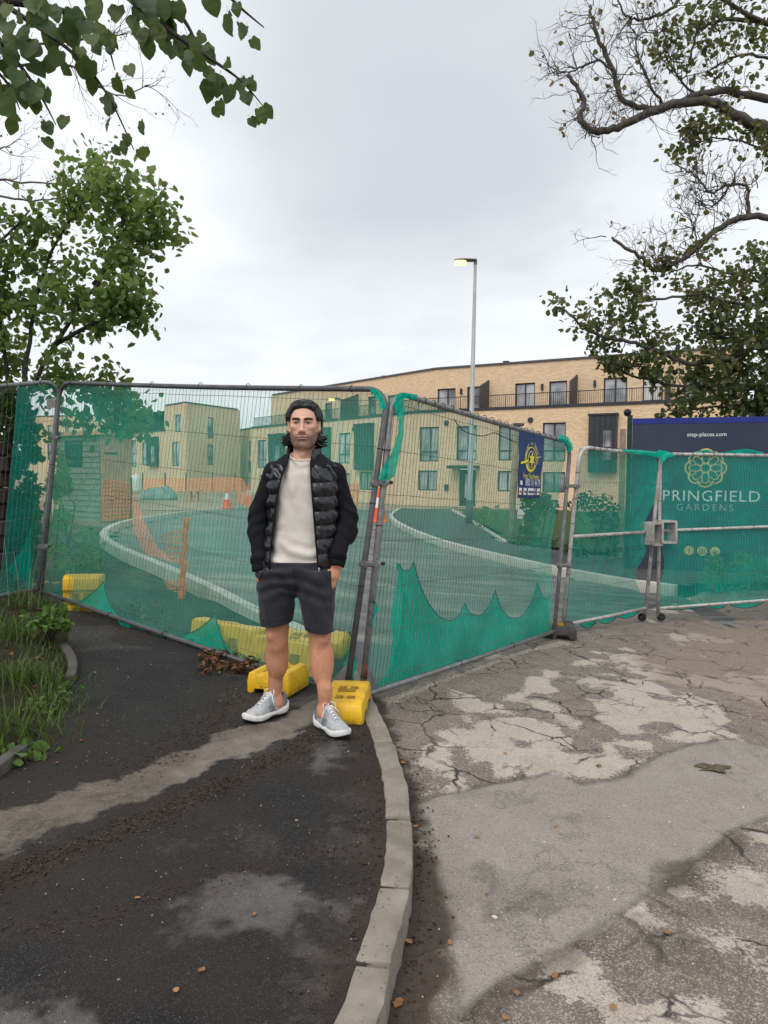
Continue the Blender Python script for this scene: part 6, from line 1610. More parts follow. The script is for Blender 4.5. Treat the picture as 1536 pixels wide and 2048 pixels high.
# ---- sycamore on the right ----------------------------------------------------------------------------
rng = random.Random(17); nr_ = np.random.RandomState(17); Ys = 15.5
sy_ = thing('sycamore_tree', 'large sycamore with gnarled bare limbs reaching in from the right', 'tree', (11.9, 16.5, -.35))
SB_ = [([(1830, 420, Ys + .8), (1640, 300, Ys + .4), (1500, 245, Ys), (1420, 205, Ys), (1330, 212, Ys - .2), (1245, 250, Ys - .3), (1190, 263, Ys - .4), (1160, 235, Ys - .4), (1168, 200, Ys - .4), (1135, 150, Ys - .4)], .13, 26, 0.0),
       ([(1830, 300, Ys + .6), (1620, 230, Ys + .4), (1500, 190, Ys + .2), (1410, 185, Ys), (1330, 215, Ys), (1250, 205, Ys - .1), (1225, 140, Ys - .2), (1190, 60, Ys - .2), (1180, 10, Ys - .2)], .10, 30, .0),
       ([(1225, 140, Ys - .2), (1195, 120, Ys - .2), (1150, 140, Ys - .3), (1112, 148, Ys - .3)], .03, 10, 0), ([(1600, 80, Ys), (1400, -20, Ys), (1340, 20, Ys), (1290, 38, Ys), (1250, 30, Ys - .2), (1230, -30, Ys - .2)], .05, 14, 0),
       ([(1330, 215, Ys), (1290, 150, Ys - .2), (1270, 80, Ys - .2), (1310, 60, Ys - .2)], .03, 14, 0), ([(1420, 205, Ys), (1370, 170, Ys), (1340, 120, Ys), (1330, 70, Ys)], .03, 14, .15),
       ([(1830, 560, Ys + .6), (1640, 470, Ys + .3), (1536, 436, Ys), (1500, 434, Ys), (1440, 455, Ys), (1390, 500, Ys - .2), (1340, 532, Ys - .3), (1308, 540, Ys - .3), (1285, 515, Ys - .4), (1240, 490, Ys - .4), (1225, 475, Ys - .4)], .085, 26, .05),
       ([(1500, 434, Ys), (1494, 400, Ys), (1495, 375, Ys), (1460, 370, Ys), (1420, 385, Ys - .2), (1390, 350, Ys - .2), (1350, 330, Ys - .3)], .04, 20, .1), ([(1460, 370, Ys), (1430, 410, Ys), (1390, 400, Ys - .2)], .025, 10, .1), ([(1390, 500, Ys - .2), (1390, 450, Ys - .3), (1365, 430, Ys - .3)], .02, 8, .1),
       ([(1830, 700, Ys + .4), (1640, 690, Ys), (1536, 690, Ys - .2), (1460, 715, Ys - .4), (1380, 726, Ys - .6), (1320, 705, Ys - .7), (1270, 685, Ys - .8), (1200, 672, Ys - .9), (1165, 650, Ys - 1.0), (1120, 615, Ys - 1)], .075, 26, .7),
       ([(1830, 640, Ys), (1640, 600, Ys), (1500, 610, Ys - .3), (1400, 590, Ys - .5), (1300, 600, Ys - .6), (1260, 580, Ys - .6)], .05, 22, .85), ([(1640, 600, Ys), (1500, 560, Ys), (1400, 530, Ys - .3), (1340, 545, Ys - .4)], .045, 20, .9),
       ([(1830, 800, Ys), (1600, 790, Ys), (1480, 775, Ys - .2), (1350, 770, Ys - .4), (1250, 745, Ys - .5), (1210, 720, Ys - .5)], .05, 24, 1.0), ([(1700, 850, Ys), (1560, 840, Ys), (1450, 815, Ys - .2), (1340, 820, Ys - .2)], .05, 18, 1.0), ([(1640, 690, Ys), (1480, 680, Ys + .2), (1400, 660, Ys)], .05, 16, 1),
       ([(1700, 150, Ys + .5), (1560, 60, Ys + .2), (1460, 40, Ys), (1400, 60, Ys), (1380, 120, Ys)], .07, 22, .30), ([(1700, 250, Ys), (1560, 130, Ys), (1480, 110, Ys), (1420, 140, Ys)], .05, 20, .30), ([(1640, 330, Ys), (1536, 300, Ys), (1450, 275, Ys), (1380, 285, Ys - .2), (1360, 265, Ys - .2)], .03, 16, .8), ([(1650, 20, Ys), (1536, -40, Ys), (1470, -30, Ys), (1420, 10, Ys)], .05, 16, .35)]
b = MB(); b.tube([Vector((11.9, 16.5, -.6)), Vector((11.8, 16.4, 2)), Vector((11.7, 16.3, 5)), Vector((11.8, 16.3, 9)), Vector((12.0, 16.3, 13))], [.55, .45, .40, .28, .1], 14); tb2 = MB(); P_l = []; tn = []
for q, r0, n_, lf in SB_:
    if q[0][0] >= 1550: q = [(1792, q[0][1] + 60, 16.3)] + [v for v in q if v[0] < 1785]
    P = limb(q, 6, .025, rng); b.tube(P, [r0 * (1 - .72 * k / len(P)) for k in range(len(P))], 8); tips = []
    for k in range(n_):
        p, d = along(P[len(P) // 4:], rng); [twigs(tb2, p + d * rng.uniform(-.3, .3), (d * .4 + Vector((rng.gauss(-.1, .6), rng.gauss(0, .6), rng.gauss(.35, .7)))).normalized(), rng.uniform(.35, .85) if lf < .2 else rng.uniform(.3, .6), .0125, 2, rng, tips, .6, .95, 6, 4, .15) for _k in range(2 if lf < .2 else 1)]
    for p, d in tips:
        if lf < .12:
            if rng.random() < .035: P_l.append(tuple(p)); tn.append(.95)
            continue
        for k in range(int(2.6 * lf + rng.random())):
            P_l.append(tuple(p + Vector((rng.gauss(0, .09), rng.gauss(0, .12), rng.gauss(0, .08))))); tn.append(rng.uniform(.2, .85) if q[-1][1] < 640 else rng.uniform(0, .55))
for k in range(5200):
    x, y = rng.uniform(1195, 1640), rng.uniform(480, 850)
    lim = np.interp(y, [470, 560, 640, 700, 760, 850], [1480, 1390, 1400, 1370, 1320, 1380])
    if x < lim + rng.gauss(0, 25) or float(fbm(np.array(x * .016 + 3), np.array(y * .016), 3)) < .50 - .14 * (x - lim) / 250: continue
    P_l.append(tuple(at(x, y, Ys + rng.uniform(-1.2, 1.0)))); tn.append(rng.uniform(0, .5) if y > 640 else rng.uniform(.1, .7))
for k in range(330):
    x, y = rng.uniform(1400, 1640), rng.uniform(-60, 320)
    if float(fbm(np.array(x * .02 + 9), np.array(y * .02), 3)) < .50 - .12 * (x - 1390) / 200: continue
    P_l.append(tuple(at(x, y, Ys + rng.uniform(-.8, .8)))); tn.append(rng.uniform(.3, .9))
for k in range(1500):
    x, y = rng.uniform(1370, 1660), rng.uniform(640, 850)
    if x > 1385 + (850 - y) * .1 + rng.gauss(0, 25): P_l.append(tuple(at(x, y, Ys + rng.uniform(-.2, 1.6)))); tn.append(rng.uniform(0, .45))
b.build('trunk', M_BARK, sy_, smooth_=True); tag(tb2.build('twigs', M_TWIG, sy_, fixn=False), kind='stuff')
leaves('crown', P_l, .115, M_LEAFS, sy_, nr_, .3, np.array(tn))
# ================================================================== PERSON
def surface_nets(fv, gx_, gy_, gz_):
    """smooth isosurface (f = 0) of a sampled field on a rectilinear grid"""
    ins = fv < 0
    nx, ny, nz = fv.shape
    c = np.zeros((nx - 1, ny - 1, nz - 1), int)
    for i in (0, 1):
        for j in (0, 1):
            for k in (0, 1): c += ins[i:nx - 1 + i, j:ny - 1 + j, k:nz - 1 + k]
    act = (c > 0) & (c < 8)
    I, J, K = np.nonzero(act); idx = np.full(act.shape, -1); idx[I, J, K] = np.arange(len(I))
    S = np.zeros((len(I), 3)); N = np.zeros(len(I))
    co = [(a, b, d) for a in (0, 1) for b in (0, 1) for d in (0, 1)]
    for a in co:
        for ax in range(3):
            if a[ax]: continue
            b = list(a); b[ax] = 1
            f0 = fv[I + a[0], J + a[1], K + a[2]]; f1 = fv[I + b[0], J + b[1], K + b[2]]
            m = (f0 < 0) != (f1 < 0)
            t = np.where(m, f0 / np.where(m, f0 - f1, 1), 0)
            p0 = np.stack([gx_[I + a[0]], gy_[J + a[1]], gz_[K + a[2]]], 1); p1 = np.stack([gx_[I + b[0]], gy_[J + b[1]], gz_[K + b[2]]], 1)
            S += np.where(m[:, None], p0 + (p1 - p0) * t[:, None], 0); N += m
    V = S / N[:, None]; F = []
    def quads(i, j, k, offs, flip):
        q = np.stack([idx[i + o[0], j + o[1], k + o[2]] for o in offs], 1)
        q[flip] = q[flip][:, ::-1]; F.append(q)
    m = ins[:-1, 1:-1, 1:-1] != ins[1:, 1:-1, 1:-1]; i, j, k = np.nonzero(m); quads(i, j + 1, k + 1, ((0, -1, -1), (0, 0, -1), (0, 0, 0), (0, -1, 0)), ~ins[i, j + 1, k + 1])
    m = ins[1:-1, :-1, 1:-1] != ins[1:-1, 1:, 1:-1]; i, j, k = np.nonzero(m); quads(i + 1, j, k + 1, ((-1, 0, -1), (-1, 0, 0), (0, 0, 0), (0, 0, -1)), ~ins[i + 1, j, k + 1])
    m = ins[1:-1, 1:-1, :-1] != ins[1:-1, 1:-1, 1:]; i, j, k = np.nonzero(m); quads(i + 1, j + 1, k, ((-1, -1, 0), (0, -1, 0), (0, 0, 0), (-1, 0, 0)), ~ins[i + 1, j + 1, k])
    F = np.concatenate(F); F = F[(F >= 0).all(1)]
    return V, F
class Field:
    def __init__(s, gx_, gy_, gz_):
        s.gx, s.gy, s.gz = [np.asarray(a, float) for a in (gx_, gy_, gz_)]
        s.f = np.full((len(s.gx), len(s.gy), len(s.gz)), 1.0)
    def sub(s, lo, hi):
        q = [slice(max(0, np.searchsorted(g, a) - 1), min(len(g), np.searchsorted(g, b) + 1)) for g, a, b in zip((s.gx, s.gy, s.gz), lo, hi)]
        return tuple(q), np.meshgrid(s.gx[q[0]], s.gy[q[1]], s.gz[q[2]], indexing='ij', sparse=True)
    @staticmethod
    def smin(a, b, k):
        if k <= 0: return np.minimum(a, b)
        h = np.clip(0.5 + 0.5 * (b - a) / k, 0, 1); return b * (1 - h) + a * h - k * h * (1 - h)
    def put(s, lo, hi, fn, k, op='add', pad=0.05):
        lo = [a - pad - k for a in lo]; hi = [a + pad + k for a in hi]
        q, (x, y, z) = s.sub(lo, hi)
        d = fn(x, y, z); d = np.broadcast_to(d, s.f[q].shape)
        if op == 'add': s.f[q] = s.smin(s.f[q], d, k)
        else: s.f[q] = -s.smin(-s.f[q], d, k)
    def ell(s, c, r, k=0.02, op='add', rz=0.0, rx=0.0):
        m = max(r)
        def fn(x, y, z):
            X, Y, Z = x - c[0], y - c[1], z - c[2]
            if rz: X, Y = X * math.cos(rz) + Y * math.sin(rz), -X * math.sin(rz) + Y * math.cos(rz)
            if rx: Y, Z = Y * math.cos(rx) + Z * math.sin(rx), -Y * math.sin(rx) + Z * math.cos(rx)
            k0 = np.sqrt((X / r[0]) ** 2 + (Y / r[1]) ** 2 + (Z / r[2]) ** 2) + 1e-9
            k1 = np.sqrt((X / r[0] ** 2) ** 2 + (Y / r[1] ** 2) ** 2 + (Z / r[2] ** 2) ** 2) + 1e-9
            return k0 * (k0 - 1) / k1
        s.put([c[i] - m for i in range(3)], [c[i] + m for i in range(3)], fn, k, op)
    def cone(s, a, b, r1, r2, k=0.02, op='add', flat=1.0):
        a = np.array(a, float); b = np.array(b, float); e = b - a; L2 = e @ e; m = max(r1, r2)
        def fn(x, y, z):
            X, Y, Z = x - a[0], y - a[1], z - a[2]
            t = np.clip((X * e[0] + Y * e[1] + Z * e[2]) / L2, 0, 1)
            return np.sqrt((X - t * e[0]) ** 2 + ((Y - t * e[1]) / flat) ** 2 + (Z - t * e[2]) ** 2) - (r1 + (r2 - r1) * t)
        s.put(np.minimum(a, b) - m, np.maximum(a, b) + m, fn, k, op)
    def mesh(s, name): return surface_nets(s.f, s.gx, s.gy, s.gz)
def spaced(*seg):
    o = []
    for a, b, st in seg: o += list(np.arange(a, b - st * .25, st))
    return np.array(o + [seg[-1][1]])
def n3(x, y, z, s):
    return fbm(x * s + z * s * .37 + 7, z * s * .93 + y * s * .6 + 3, 3) - .5

man_p = on_ground(604, 1440, pave_z); MX, MY = man_p.x, man_p.y
MZ = pave_z(MX, MY) + .004
man = thing('person', 'dark haired man in black padded jacket, grey shorts and silver trainers, hands in pockets', 'person', (MX, MY, MZ))
def local_mesh(name, V, F, mat, parent, attr=None, smooth_=True):
    me = np_mesh(name, V, F, {'c': attr} if attr is not None else None)
    return link(name, me, mat, parent, smooth_)
# joints, in metres from the point between the feet
HX = 0.010
hipR, hipL = (-.125, .0, .93), (.075, -.01, .93)
kneR, kneL = (-.143, -.005, .50), (.108, -.055, .49)
ankR, ankL = (-.163, .05, .095), (.143, -.115, .095)
toeR, toeL = np.array((-.62, -.78)), np.array((.56, -.83))
shR, shL = (-.176, .015, 1.438), (.203, .015, 1.438)
elR, elL = (-.258, .045, 1.19), (.258, .045, 1.19)
wrR, wrL = (-.236, -.040, .880), (.208, -.055, .915)

def skin_mat():
    t = NT('skin', .60, .22); r, g, b, c = t.attr('c')
    n = t.noise(60, 4, .6); t.color(t.mix(t.math('MULTIPLY', t.ramp(n, [(.35, 0), (.7, 1)]), .18), c, (.36, .17, .11)))
    t.b.inputs['Subsurface Weight'].default_value = 0.0; t.b.inputs['Subsurface Radius'].default_value = (.012, .005, .003); t.b.inputs['Subsurface Scale'].default_value = .5
    t.normal(t.bump(t.noise(350, 3), .12, .002)); return t.m
def body():
    f = Field(spaced((-.36, -.085, .006), (-.085, .105, .0032), (.105, .36, .006)), spaced((-.20, -.13, .007), (-.13, .13, .0036), (.13, .20, .007)), spaced((-.0, .60, .007), (.60, 1.47, .016), (1.47, 1.86, .0032)))
    # legs
    for hip, kn, an, td in ((hipR, kneR, ankR, toeR), (hipL, kneL, ankL, toeL)):
        sx = -1 if hip is hipR else 1
        hip, kn, an = np.array(hip), np.array(kn), np.array(an); dn = np.array((td[0], td[1], 0))
        f.cone(hip + (0, .02, -.07), kn + (0, .008, .02), .078, .060, .02)
        f.cone(kn + (0, .008, .03), kn + (0, .01, -.06), .058, .055, .03)
        f.ell(kn + dn * .036 + (0, 0, .0), (.033, .032, .038), .014)
        f.cone(kn + (0, .012, -.05), an + (0, .008, .09), .053, .037, .03)
        f.ell((kn * .66 + an * .34) + (sx * .008, .022, .0), (.058, .052, .105), .04)
        f.ell((kn * .60 + an * .40) + (-sx * .016, .014, .0), (.045, .045, .09), .04)
        f.cone(an + (0, .006, .12), an + (0, .006, -.01), .038, .037, .02)
        f.ell(an + (sx * .03, 0, .01), (.014, .015, .016), .015); f.ell(an + (-sx * .028, 0, .016), (.014, .015, .016), .015)
        f.cone(an + (0, .0, -.02), an + dn * .16 + (0, 0, -.055), .04, .028, .03)      # foot inside the shoe
        f.cone(an + (0, .0, -.02), an - dn * .03 + (0, 0, -.055), .03, .022, .03)
    # trunk and arms (under the clothes)
    f.ell((-.02, .02, .95), (.145, .075, .12), .04); f.ell((.0, .015, 1.12), (.13, .072, .18), .05); f.ell((HX, .018, 1.33), (.14, .08, .15), .05)
    f.cone(np.array(shR) + (.03, 0, -.03), np.array(shL) + (-.03, 0, -.03), .036, .036, .03)
    for s_, e_, w_ in ((shR, elR, wrR), (shL, elL, wrL)):
        f.cone(s_, e_, .036, .034, .02); f.cone(e_, w_, .036, .029, .02)
        w = np.array(w_); sg = -1 if w_ is wrR else 1
        # hand going down into the pocket: palm, four fingers, thumb
        p = w + (-sg * .022, -.012, -.065); f.cone(w, p, .028, .034, .015, flat=.62)
        for k in range(4):
            a = p + (-sg * .01 + (k - 1.5) * .017 * sg, 0, -.028 + .004 * abs(k - 1.5)); L = (.072, .082, .078, .062)[k]
            m_ = a + (-sg * .012, -.004, -L * .5); f.cone(a, m_, .0095, .0088, .006); f.cone(m_, m_ + (-sg * .014, .006, -L * .5), .0088, .0075, .006)
        f.cone(p + (-sg * .026, -.014, .026), p + (-sg * .046, -.022, -.012), .0125, .0095, .008); f.cone(p + (-sg * .046, -.022, -.012), p + (-sg * .052, -.018, -.038), .0098, .008, .006)
    # neck
    f.cone((HX, .018, 1.44), (HX, .022, 1.62), .064, .059, .03)
    f.cone((HX - .05, .01, 1.50), (HX - .025, -.02, 1.47), .02, .02, .04); f.cone((HX + .05, .01, 1.50), (HX + .025, -.02, 1.47), .02, .02, .04)
    f.ell((HX, -.042, 1.535), (.014, .012, .016), .02)
    # head
    c = lambda x, y, z: (HX + x, y, z)
    f.ell(c(0, .025, 1.738), (.079, .098, .093), .03)
    f.ell(c(0, -.018, 1.675), (.070, .072, .098), .03)
    f.ell(c(0, -.030, 1.612), (.052, .052, .044), .03); f.ell(c(0, -.066, 1.582), (.026, .020, .020), .025)
    for s_ in (-1, 1):
        f.cone(c(s_ * .060, .012, 1.640), c(s_ * .030, -.05, 1.585), .018, .016, .03)
        f.ell(c(s_ * .046, -.060, 1.683), (.022, .020, .018), .022)
        f.ell(c(s_ * .034, -.052, 1.635), (.022, .022, .026), .02)
        f.cone(c(s_ * .014, -.088, 1.726), c(s_ * .052, -.073, 1.729), .0092, .0085, .012)
        f.ell(c(s_ * .034, -.099, 1.708), (.022, .017, .0115), .012, 'sub')
        f.ell(c(s_ * .034, -.0705, 1.7072), (.0165, .0135, .0125), .004)
        f.cone(c(s_ * .020, -.084, 1.7135), c(s_ * .050, -.075, 1.7112), .0056, .0052, .004)      # upper lid
        f.cone(c(s_ * .022, -.081, 1.7015), c(s_ * .048, -.074, 1.7015), .0036, .0034, .005)      # lower lid
        f.ell(c(s_ * .0125, -.096, 1.6585), (.0085, .011, .0085), .008)
        f.ell(c(s_ * .086, .012, 1.692), (.010, .023, .034), .010, rz=s_ * .55); f.ell(c(s_ * .094, .000, 1.695), (.006, .012, .021), .006, 'sub'); f.ell(c(s_ * .082, .000, 1.662), (.008, .011, .011), .01)
    f.cone(c(0, -.084, 1.722), c(0, -.104, 1.668), .0075, .0105, .014); f.ell(c(0, -.107, 1.6625), (.0115, .0105, .0095), .008)
    f.ell(c(0, -.086, 1.640), (.026, .010, .013), .014)
    f.ell(c(0, -.0895, 1.6285), (.030, .0085, .0052), .005); f.ell(c(0, -.0885, 1.6180), (.026, .009, .0066), .005)
    f.ell(c(0, -.0995, 1.6236), (.032, .009, .0017), .003, 'sub'); f.ell(c(0, -.094, 1.603), (.018, .008, .006), .01, 'sub')
    V, F = f.mesh('body')
    x, y, z = V[:, 0] - HX, V[:, 1], V[:, 2]
    nz = fbm(x * 40 + 5, z * 40 + y * 30, 3) - .5
    col = np.zeros((len(V), 3)); face = z > 1.47
    col[:] = (.53, .250, .150)
    col[face] = (.68, .405, .30)
    blush = np.exp(-((np.abs(x) - .042) / .02) ** 2 - ((z - 1.675) / .022) ** 2) * (y < -.03); blush = np.maximum(blush, .8 * np.exp(-(x / .014) ** 2 - ((z - 1.662) / .014) ** 2) * (y < -.09))
    col = col * (1 - .35 * blush[:, None]) + .35 * blush[:, None] * np.array((.66, .27, .19))
    # stubble: jaw, chin, moustache, sideburns
    jaw = sstep(1.652, 1.615, z + .55 * np.clip(np.abs(x) - .02, 0, 1) * -1.0) * sstep(1.545, 1.572, z) * (y < .03)
    cheek = sstep(.054, .066, np.abs(x)) * sstep(1.69, 1.63, z) * sstep(1.55, 1.58, z) * (y < .02)
    mou = np.exp(-((z - 1.641) / .009) ** 2) * sstep(.042, .028, np.abs(x)) * (y < -.06)
    st = np.clip(np.maximum(np.maximum(jaw * .85, cheek * .75), mou * .75), 0, 1) * (.85 + .6 * nz)
    lips = np.exp(-(x / .028) ** 4 - ((z - 1.6228) / .009) ** 4) * (y < -.08)
    st = st * (1 - lips); col = col * (1 - st[:, None]) + st[:, None] * np.array((.065, .043, .036))
    col = col * (1 - .8 * lips[:, None]) + .8 * lips[:, None] * np.array((.40, .165, .135))
    sock = np.exp(-((np.abs(x) - .031) / .020) ** 4 - ((z - 1.708) / .011) ** 4) * (y < -.05); col = col * (1 - .45 * sock[:, None]) + .45 * sock[:, None] * np.array((.30, .14, .11))  # eye sockets darkened: shade under the brow put into the skin colour
    brow = np.exp(-((np.abs(x) - .035) / .025) ** 6 - ((z - (1.7265 + .004 * np.sin((np.abs(x) - .01) * 55))) / .0072) ** 4) * (y < -.05); col = col * (1 - .95 * brow[:, None]) + .95 * brow[:, None] * np.array((.014, .010, .009))
    mouthline = np.exp(-(x / .031) ** 4 - ((z - 1.6236) / .0028) ** 2) * (y < -.075); col = col * (1 - .7 * mouthline[:, None]) + .7 * mouthline[:, None] * np.array((.12, .045, .04))
    lash = np.exp(-((np.abs(x) - .035) / .018) ** 6 - ((z - 1.7095) / .0030) ** 2) * (y < -.06); col = col * (1 - .8 * lash[:, None]) + .8 * lash[:, None] * np.array((.03, .02, .018))
    knee = np.zeros(len(V))
    for k_ in (kneR, kneL): knee = np.maximum(knee, np.exp(-((V[:, 0] - k_[0]) / .035) ** 2 - ((V[:, 2] - k_[2]) / .04) ** 2) * (V[:, 1] < k_[1]))
    col = col * (1 - .25 * knee[:, None]) + .25 * knee[:, None] * np.array((.50, .20, .13))
    shin = (V[:, 2] < .47) & (V[:, 2] > .1); hairn = fbm(V[:, 0] * 130, V[:, 2] * 60 + V[:, 1] * 90, 3)
    hl = np.where(shin, .15 * sstep(.42, .70, hairn), 0); col = col * (1 - hl[:, None]) + hl[:, None] * np.array((.13, .065, .045))
    for k_, a_ in ((kneR, ankR), (kneL, ankL)):      # shade of the knee cap creases, put into the skin colour
        cr = np.exp(-((V[:, 2] - k_[2] - .048) / .006) ** 2 - ((V[:, 0] - k_[0]) / .04) ** 2) + np.exp(-((V[:, 2] - k_[2] + .046) / .008) ** 2 - ((V[:, 0] - k_[0]) / .032) ** 2); cr = np.clip(cr, 0, 1) * (V[:, 1] < k_[1]) * .35
        col = col * (1 - cr[:, None]) + cr[:, None] * np.array((.24, .10, .065))
    col *= (1 + .22 * nz)[:, None]
    return local_mesh('body', V, F, skin_mat(), man, np.concatenate([np.clip(col, 0, 1), np.ones((len(V), 1))], 1))
bd = body()
M_EYEW = plain('eye_white', (.36, .33, .31), .3, .05); M_IRIS = plain('iris_dark', (.035, .025, .02), .2, .05)
I4 = Matrix.Translation((MX, MY, MZ))
for s_ in (-1, 1):
    b = MB(); b.lathe([(.0015, -.012), (.008, -.0093), (.0115, -.004), (.0123, 0), (.0115, .004), (.008, .0093), (.0015, .012)], n=14, M=I4 @ Matrix.Translation((HX + s_ * .034, -.0728, 1.7062)) @ Matrix.Rotation(R(90), 4, 'X')); o = b.build('eye', M_EYEW, man, smooth_=True)
    b = MB(); b.lathe([(.0005, .0118), (.0042, .0116), (.0056, .0110), (.0057, .0104)], n=14, M=I4 @ Matrix.Translation((HX + s_ * .034, -.0735, 1.7064)) @ Matrix.Rotation(R(90), 4, 'X')); b.build('iris', M_IRIS, o, smooth_=True)

btree = BVHTree.FromObject(bd, bpy.context.evaluated_depsgraph_get())
M_BROW = plain('eyebrow_hair', (.022, .016, .014), .8, .3, 300)
for s_ in (-1, 1):
    pts = []
    for k in range(11):
        t_ = k / 10; h = btree.ray_cast(Vector((HX + s_ * (.012 + .047 * t_), -.3, 1.7235 + .0075 * math.sin(t_ * 2.3) - .003 * t_)), Vector((0, 1, 0)))
        if h[0] is not None: pts.append(I4 @ (h[0] + Vector((0, -.0004, 0))))
    b = MB(); b.tube(pts, [.0036 * (.75 + .5 * math.sin(math.pi * min(1, .25 + .8 * i / len(pts)))) * (1 - .45 * (i / len(pts)) ** 3) for i in range(len(pts))], 7); b.build('eyebrow', M_BROW, man, smooth_=True)
# hair: swept back, curling out at the nape
def mat_hair():
    t = NT('dark_hair', .40, .5); v = t.mapv(t.co(), scale=(130, 22, 26)); n = t.noise(1, 4, .7, v=v)
    t.color(t.mix(t.ramp(n, [(.45, 0), (.72, 1)]), (.005, .0042, .0042), (.030, .024, .022))); t.normal(t.bump(n, .7, .006)); return t.m  # paler streaks in the colour stand in for highlights on the strands
M_HAIR = mat_hair()
def hair():
    f = Field(np.arange(-.15, .151, .003) + HX, np.arange(-.125, .18, .003), np.arange(1.53, 1.88, .003))
    c = lambda x, y, z: (HX + x, y, z)
    f.ell(c(0, .040, 1.752), (.093, .110, .088), .02); f.ell(c(0, .020, 1.797), (.076, .082, .043), .03); f.ell(c(-.03, -.022, 1.806), (.035, .03, .022), .02); f.ell(c(.034, -.020, 1.806), (.035, .03, .020), .02)
    for s_ in (-1, 1):
        f.ell(c(s_ * .082, .034, 1.742), (.026, .056, .050), .02); f.ell(c(s_ * .080, .062, 1.67), (.024, .038, .06), .02)
        f.ell(c(s_ * .086, .030, 1.618), (.032, .032, .026), .02); f.cone(c(s_ * .095, .02, 1.612), c(s_ * .118, .005, 1.628), .015, .007, .012)
        f.cone(c(s_ * .088, .035, 1.595), c(s_ * .112, .018, 1.590), .015, .006, .012); f.cone(c(s_ * .078, .045, 1.585), c(s_ * .095, .035, 1.570), .015, .006, .012)
    f.ell(c(0, .085, 1.66), (.088, .05, .10), .03)
    # face opening
    def face(x, y, z):
        X = (x - HX) / .070; Z = (z - 1.672) / .122; k = (np.abs(X) ** 3.4 + np.abs(Z) ** 3.4 + 1e-9) ** (1 / 3.4) + .05 * np.exp(-(X / .35) ** 2) * (Z > 0)
        return np.maximum((k - 1) * .06, y + .004 - .25 * np.maximum(0, z - 1.74))
    f.put((-.2, -.2, 1.5), (.2, .2, 1.9), face, .012, 'sub')
    f.ell(c(-.100, -.006, 1.688), (.042, .046, .038), .006, 'sub'); f.ell(c(.100, -.006, 1.688), (.042, .046, .038), .006, 'sub')
    f.cone(c(0, .018, 1.50), c(0, .015, 1.63), .058, .057, .01, 'sub')
    q, (x, y, z) = f.sub((-9, -9, -9), (9, 9, 9))
    ang = np.arctan2(x - HX, z - 1.70 + 0 * y) ; low = z < 1.70
    g = .45 * (vnoise(ang * 24 + 40 + 0 * y, y * 9 + 0 * z) - .5) + .55 * (vnoise(ang * 60 + 90 + y * 5, y * 14 + 0 * z) - .5); g2 = vnoise((x - HX) * 6 + 0 * z, z * 9 + np.abs(x - HX) * 60 + y * 70 + 40) - .5
    f.f += np.where(low, g2 * .005 + g * .003, g * .0065)
    V, F = f.mesh('hair'); return local_mesh('hair', V, F, M_HAIR, man)
hr_ = hair()
rng = random.Random(4); b = MB(); tree_ = BVHTree.FromObject(hr_, bpy.context.evaluated_depsgraph_get())
for k in range(420):
    s_ = rng.choice((-1, 1)); a = rng.uniform(.05, 1.0); x0 = HX + s_ * .062 * math.sin(a); z0 = 1.79 * 1 + .012 * math.cos(a) - .05 * (1 - math.cos(a)); p = Vector((x0, -.06 + .05 * (1 - math.cos(a)), z0))
    d = Vector((s_ * .25 * math.sin(a), .8, .5 * math.cos(a))); pts = []
    for q in range(9):
        loc, nrm, i_, dist = tree_.find_nearest(p)
        if loc is None: break
        p = loc + nrm * rng.uniform(.0, .0015); pts.append(I4 @ p)
        d = (d - nrm * d.dot(nrm)); d.z -= .12 + (.25 if a > .7 else .0); d.normalize(); p = p + d * .022
    if len(pts) > 4: b.tube(pts, [.0013 * (1 - .8 * i / len(pts)) for i in range(len(pts))], 3, cap=False)
for k in range(64):
    s_ = rng.choice((-1, 1)); p = Vector((HX + s_ * rng.uniform(.07, .095), rng.uniform(.0, .07), rng.uniform(1.60, 1.66))); d = Vector((s_ * .25, -.15, -.9)); pts = []; cu = rng.uniform(.16, .30)
    for q in range(9): pts.append(I4 @ p); p = p + d * .0068; d += Vector((s_ * .12, -.05 + .08 * rng.random(), cu)); d.normalize()
    b.tube(pts, [.0055 * (1 - .8 * (i / 9) ** 2) for i in range(9)], 5, cap=False)
tag(b.build('hair_strand', M_HAIR, hr_, fixn=False), kind='stuff')

# ---- clothes ----------------------------------------------------------------
def prof(zs, vs): return lambda z: np.interp(z, zs, vs)
TA = prof([.86, .95, 1.1, 1.25, 1.35, 1.42, 1.47, 1.51, 1.54], [.196, .193, .186, .192, .200, .198, .178, .126, .086])
TB = prof([.86, .95, 1.1, 1.25, 1.35, 1.42, 1.47, 1.51, 1.54], [.128, .124, .118, .126, .130, .122, .104, .082, .072])
TCX = prof([.86, 1.0, 1.2, 1.54], [-.022, -.012, .004, HX]); TCY = prof([.86, 1.2, 1.54], [.005, .012, .02])
def torso(x, y, z, off, ex=2.4):
    X = np.abs(x - TCX(z)) / (TA(z) + off); Y = np.abs(y - TCY(z)) / (TB(z) + off)
    return ((X ** ex + Y ** ex) ** (1 / ex) - 1) * (TB(z) + off)
def mat_cloth(name, a, b_, rough, scale, bump, bs, sheen=0.0):
    t = NT(name, rough, .25); t.color(t.mix(t.ramp(t.noise(scale, 5), [(.3, 0), (.7, 1)]), a, b_))
    w = t.n('ShaderNodeTexWave'); w.inputs['Scale'].default_value = 260; w.inputs['Distortion'].default_value = 2; t.put(w.inputs['Vector'], t.co())
    nb_ = t.bump(t.noise(bs, 4, .6), bump, .012); t.normal(t.bump(w.outputs['Fac'], .10, .001, nb_)); t.b.inputs['Sheen Weight'].default_value = sheen; return t.m
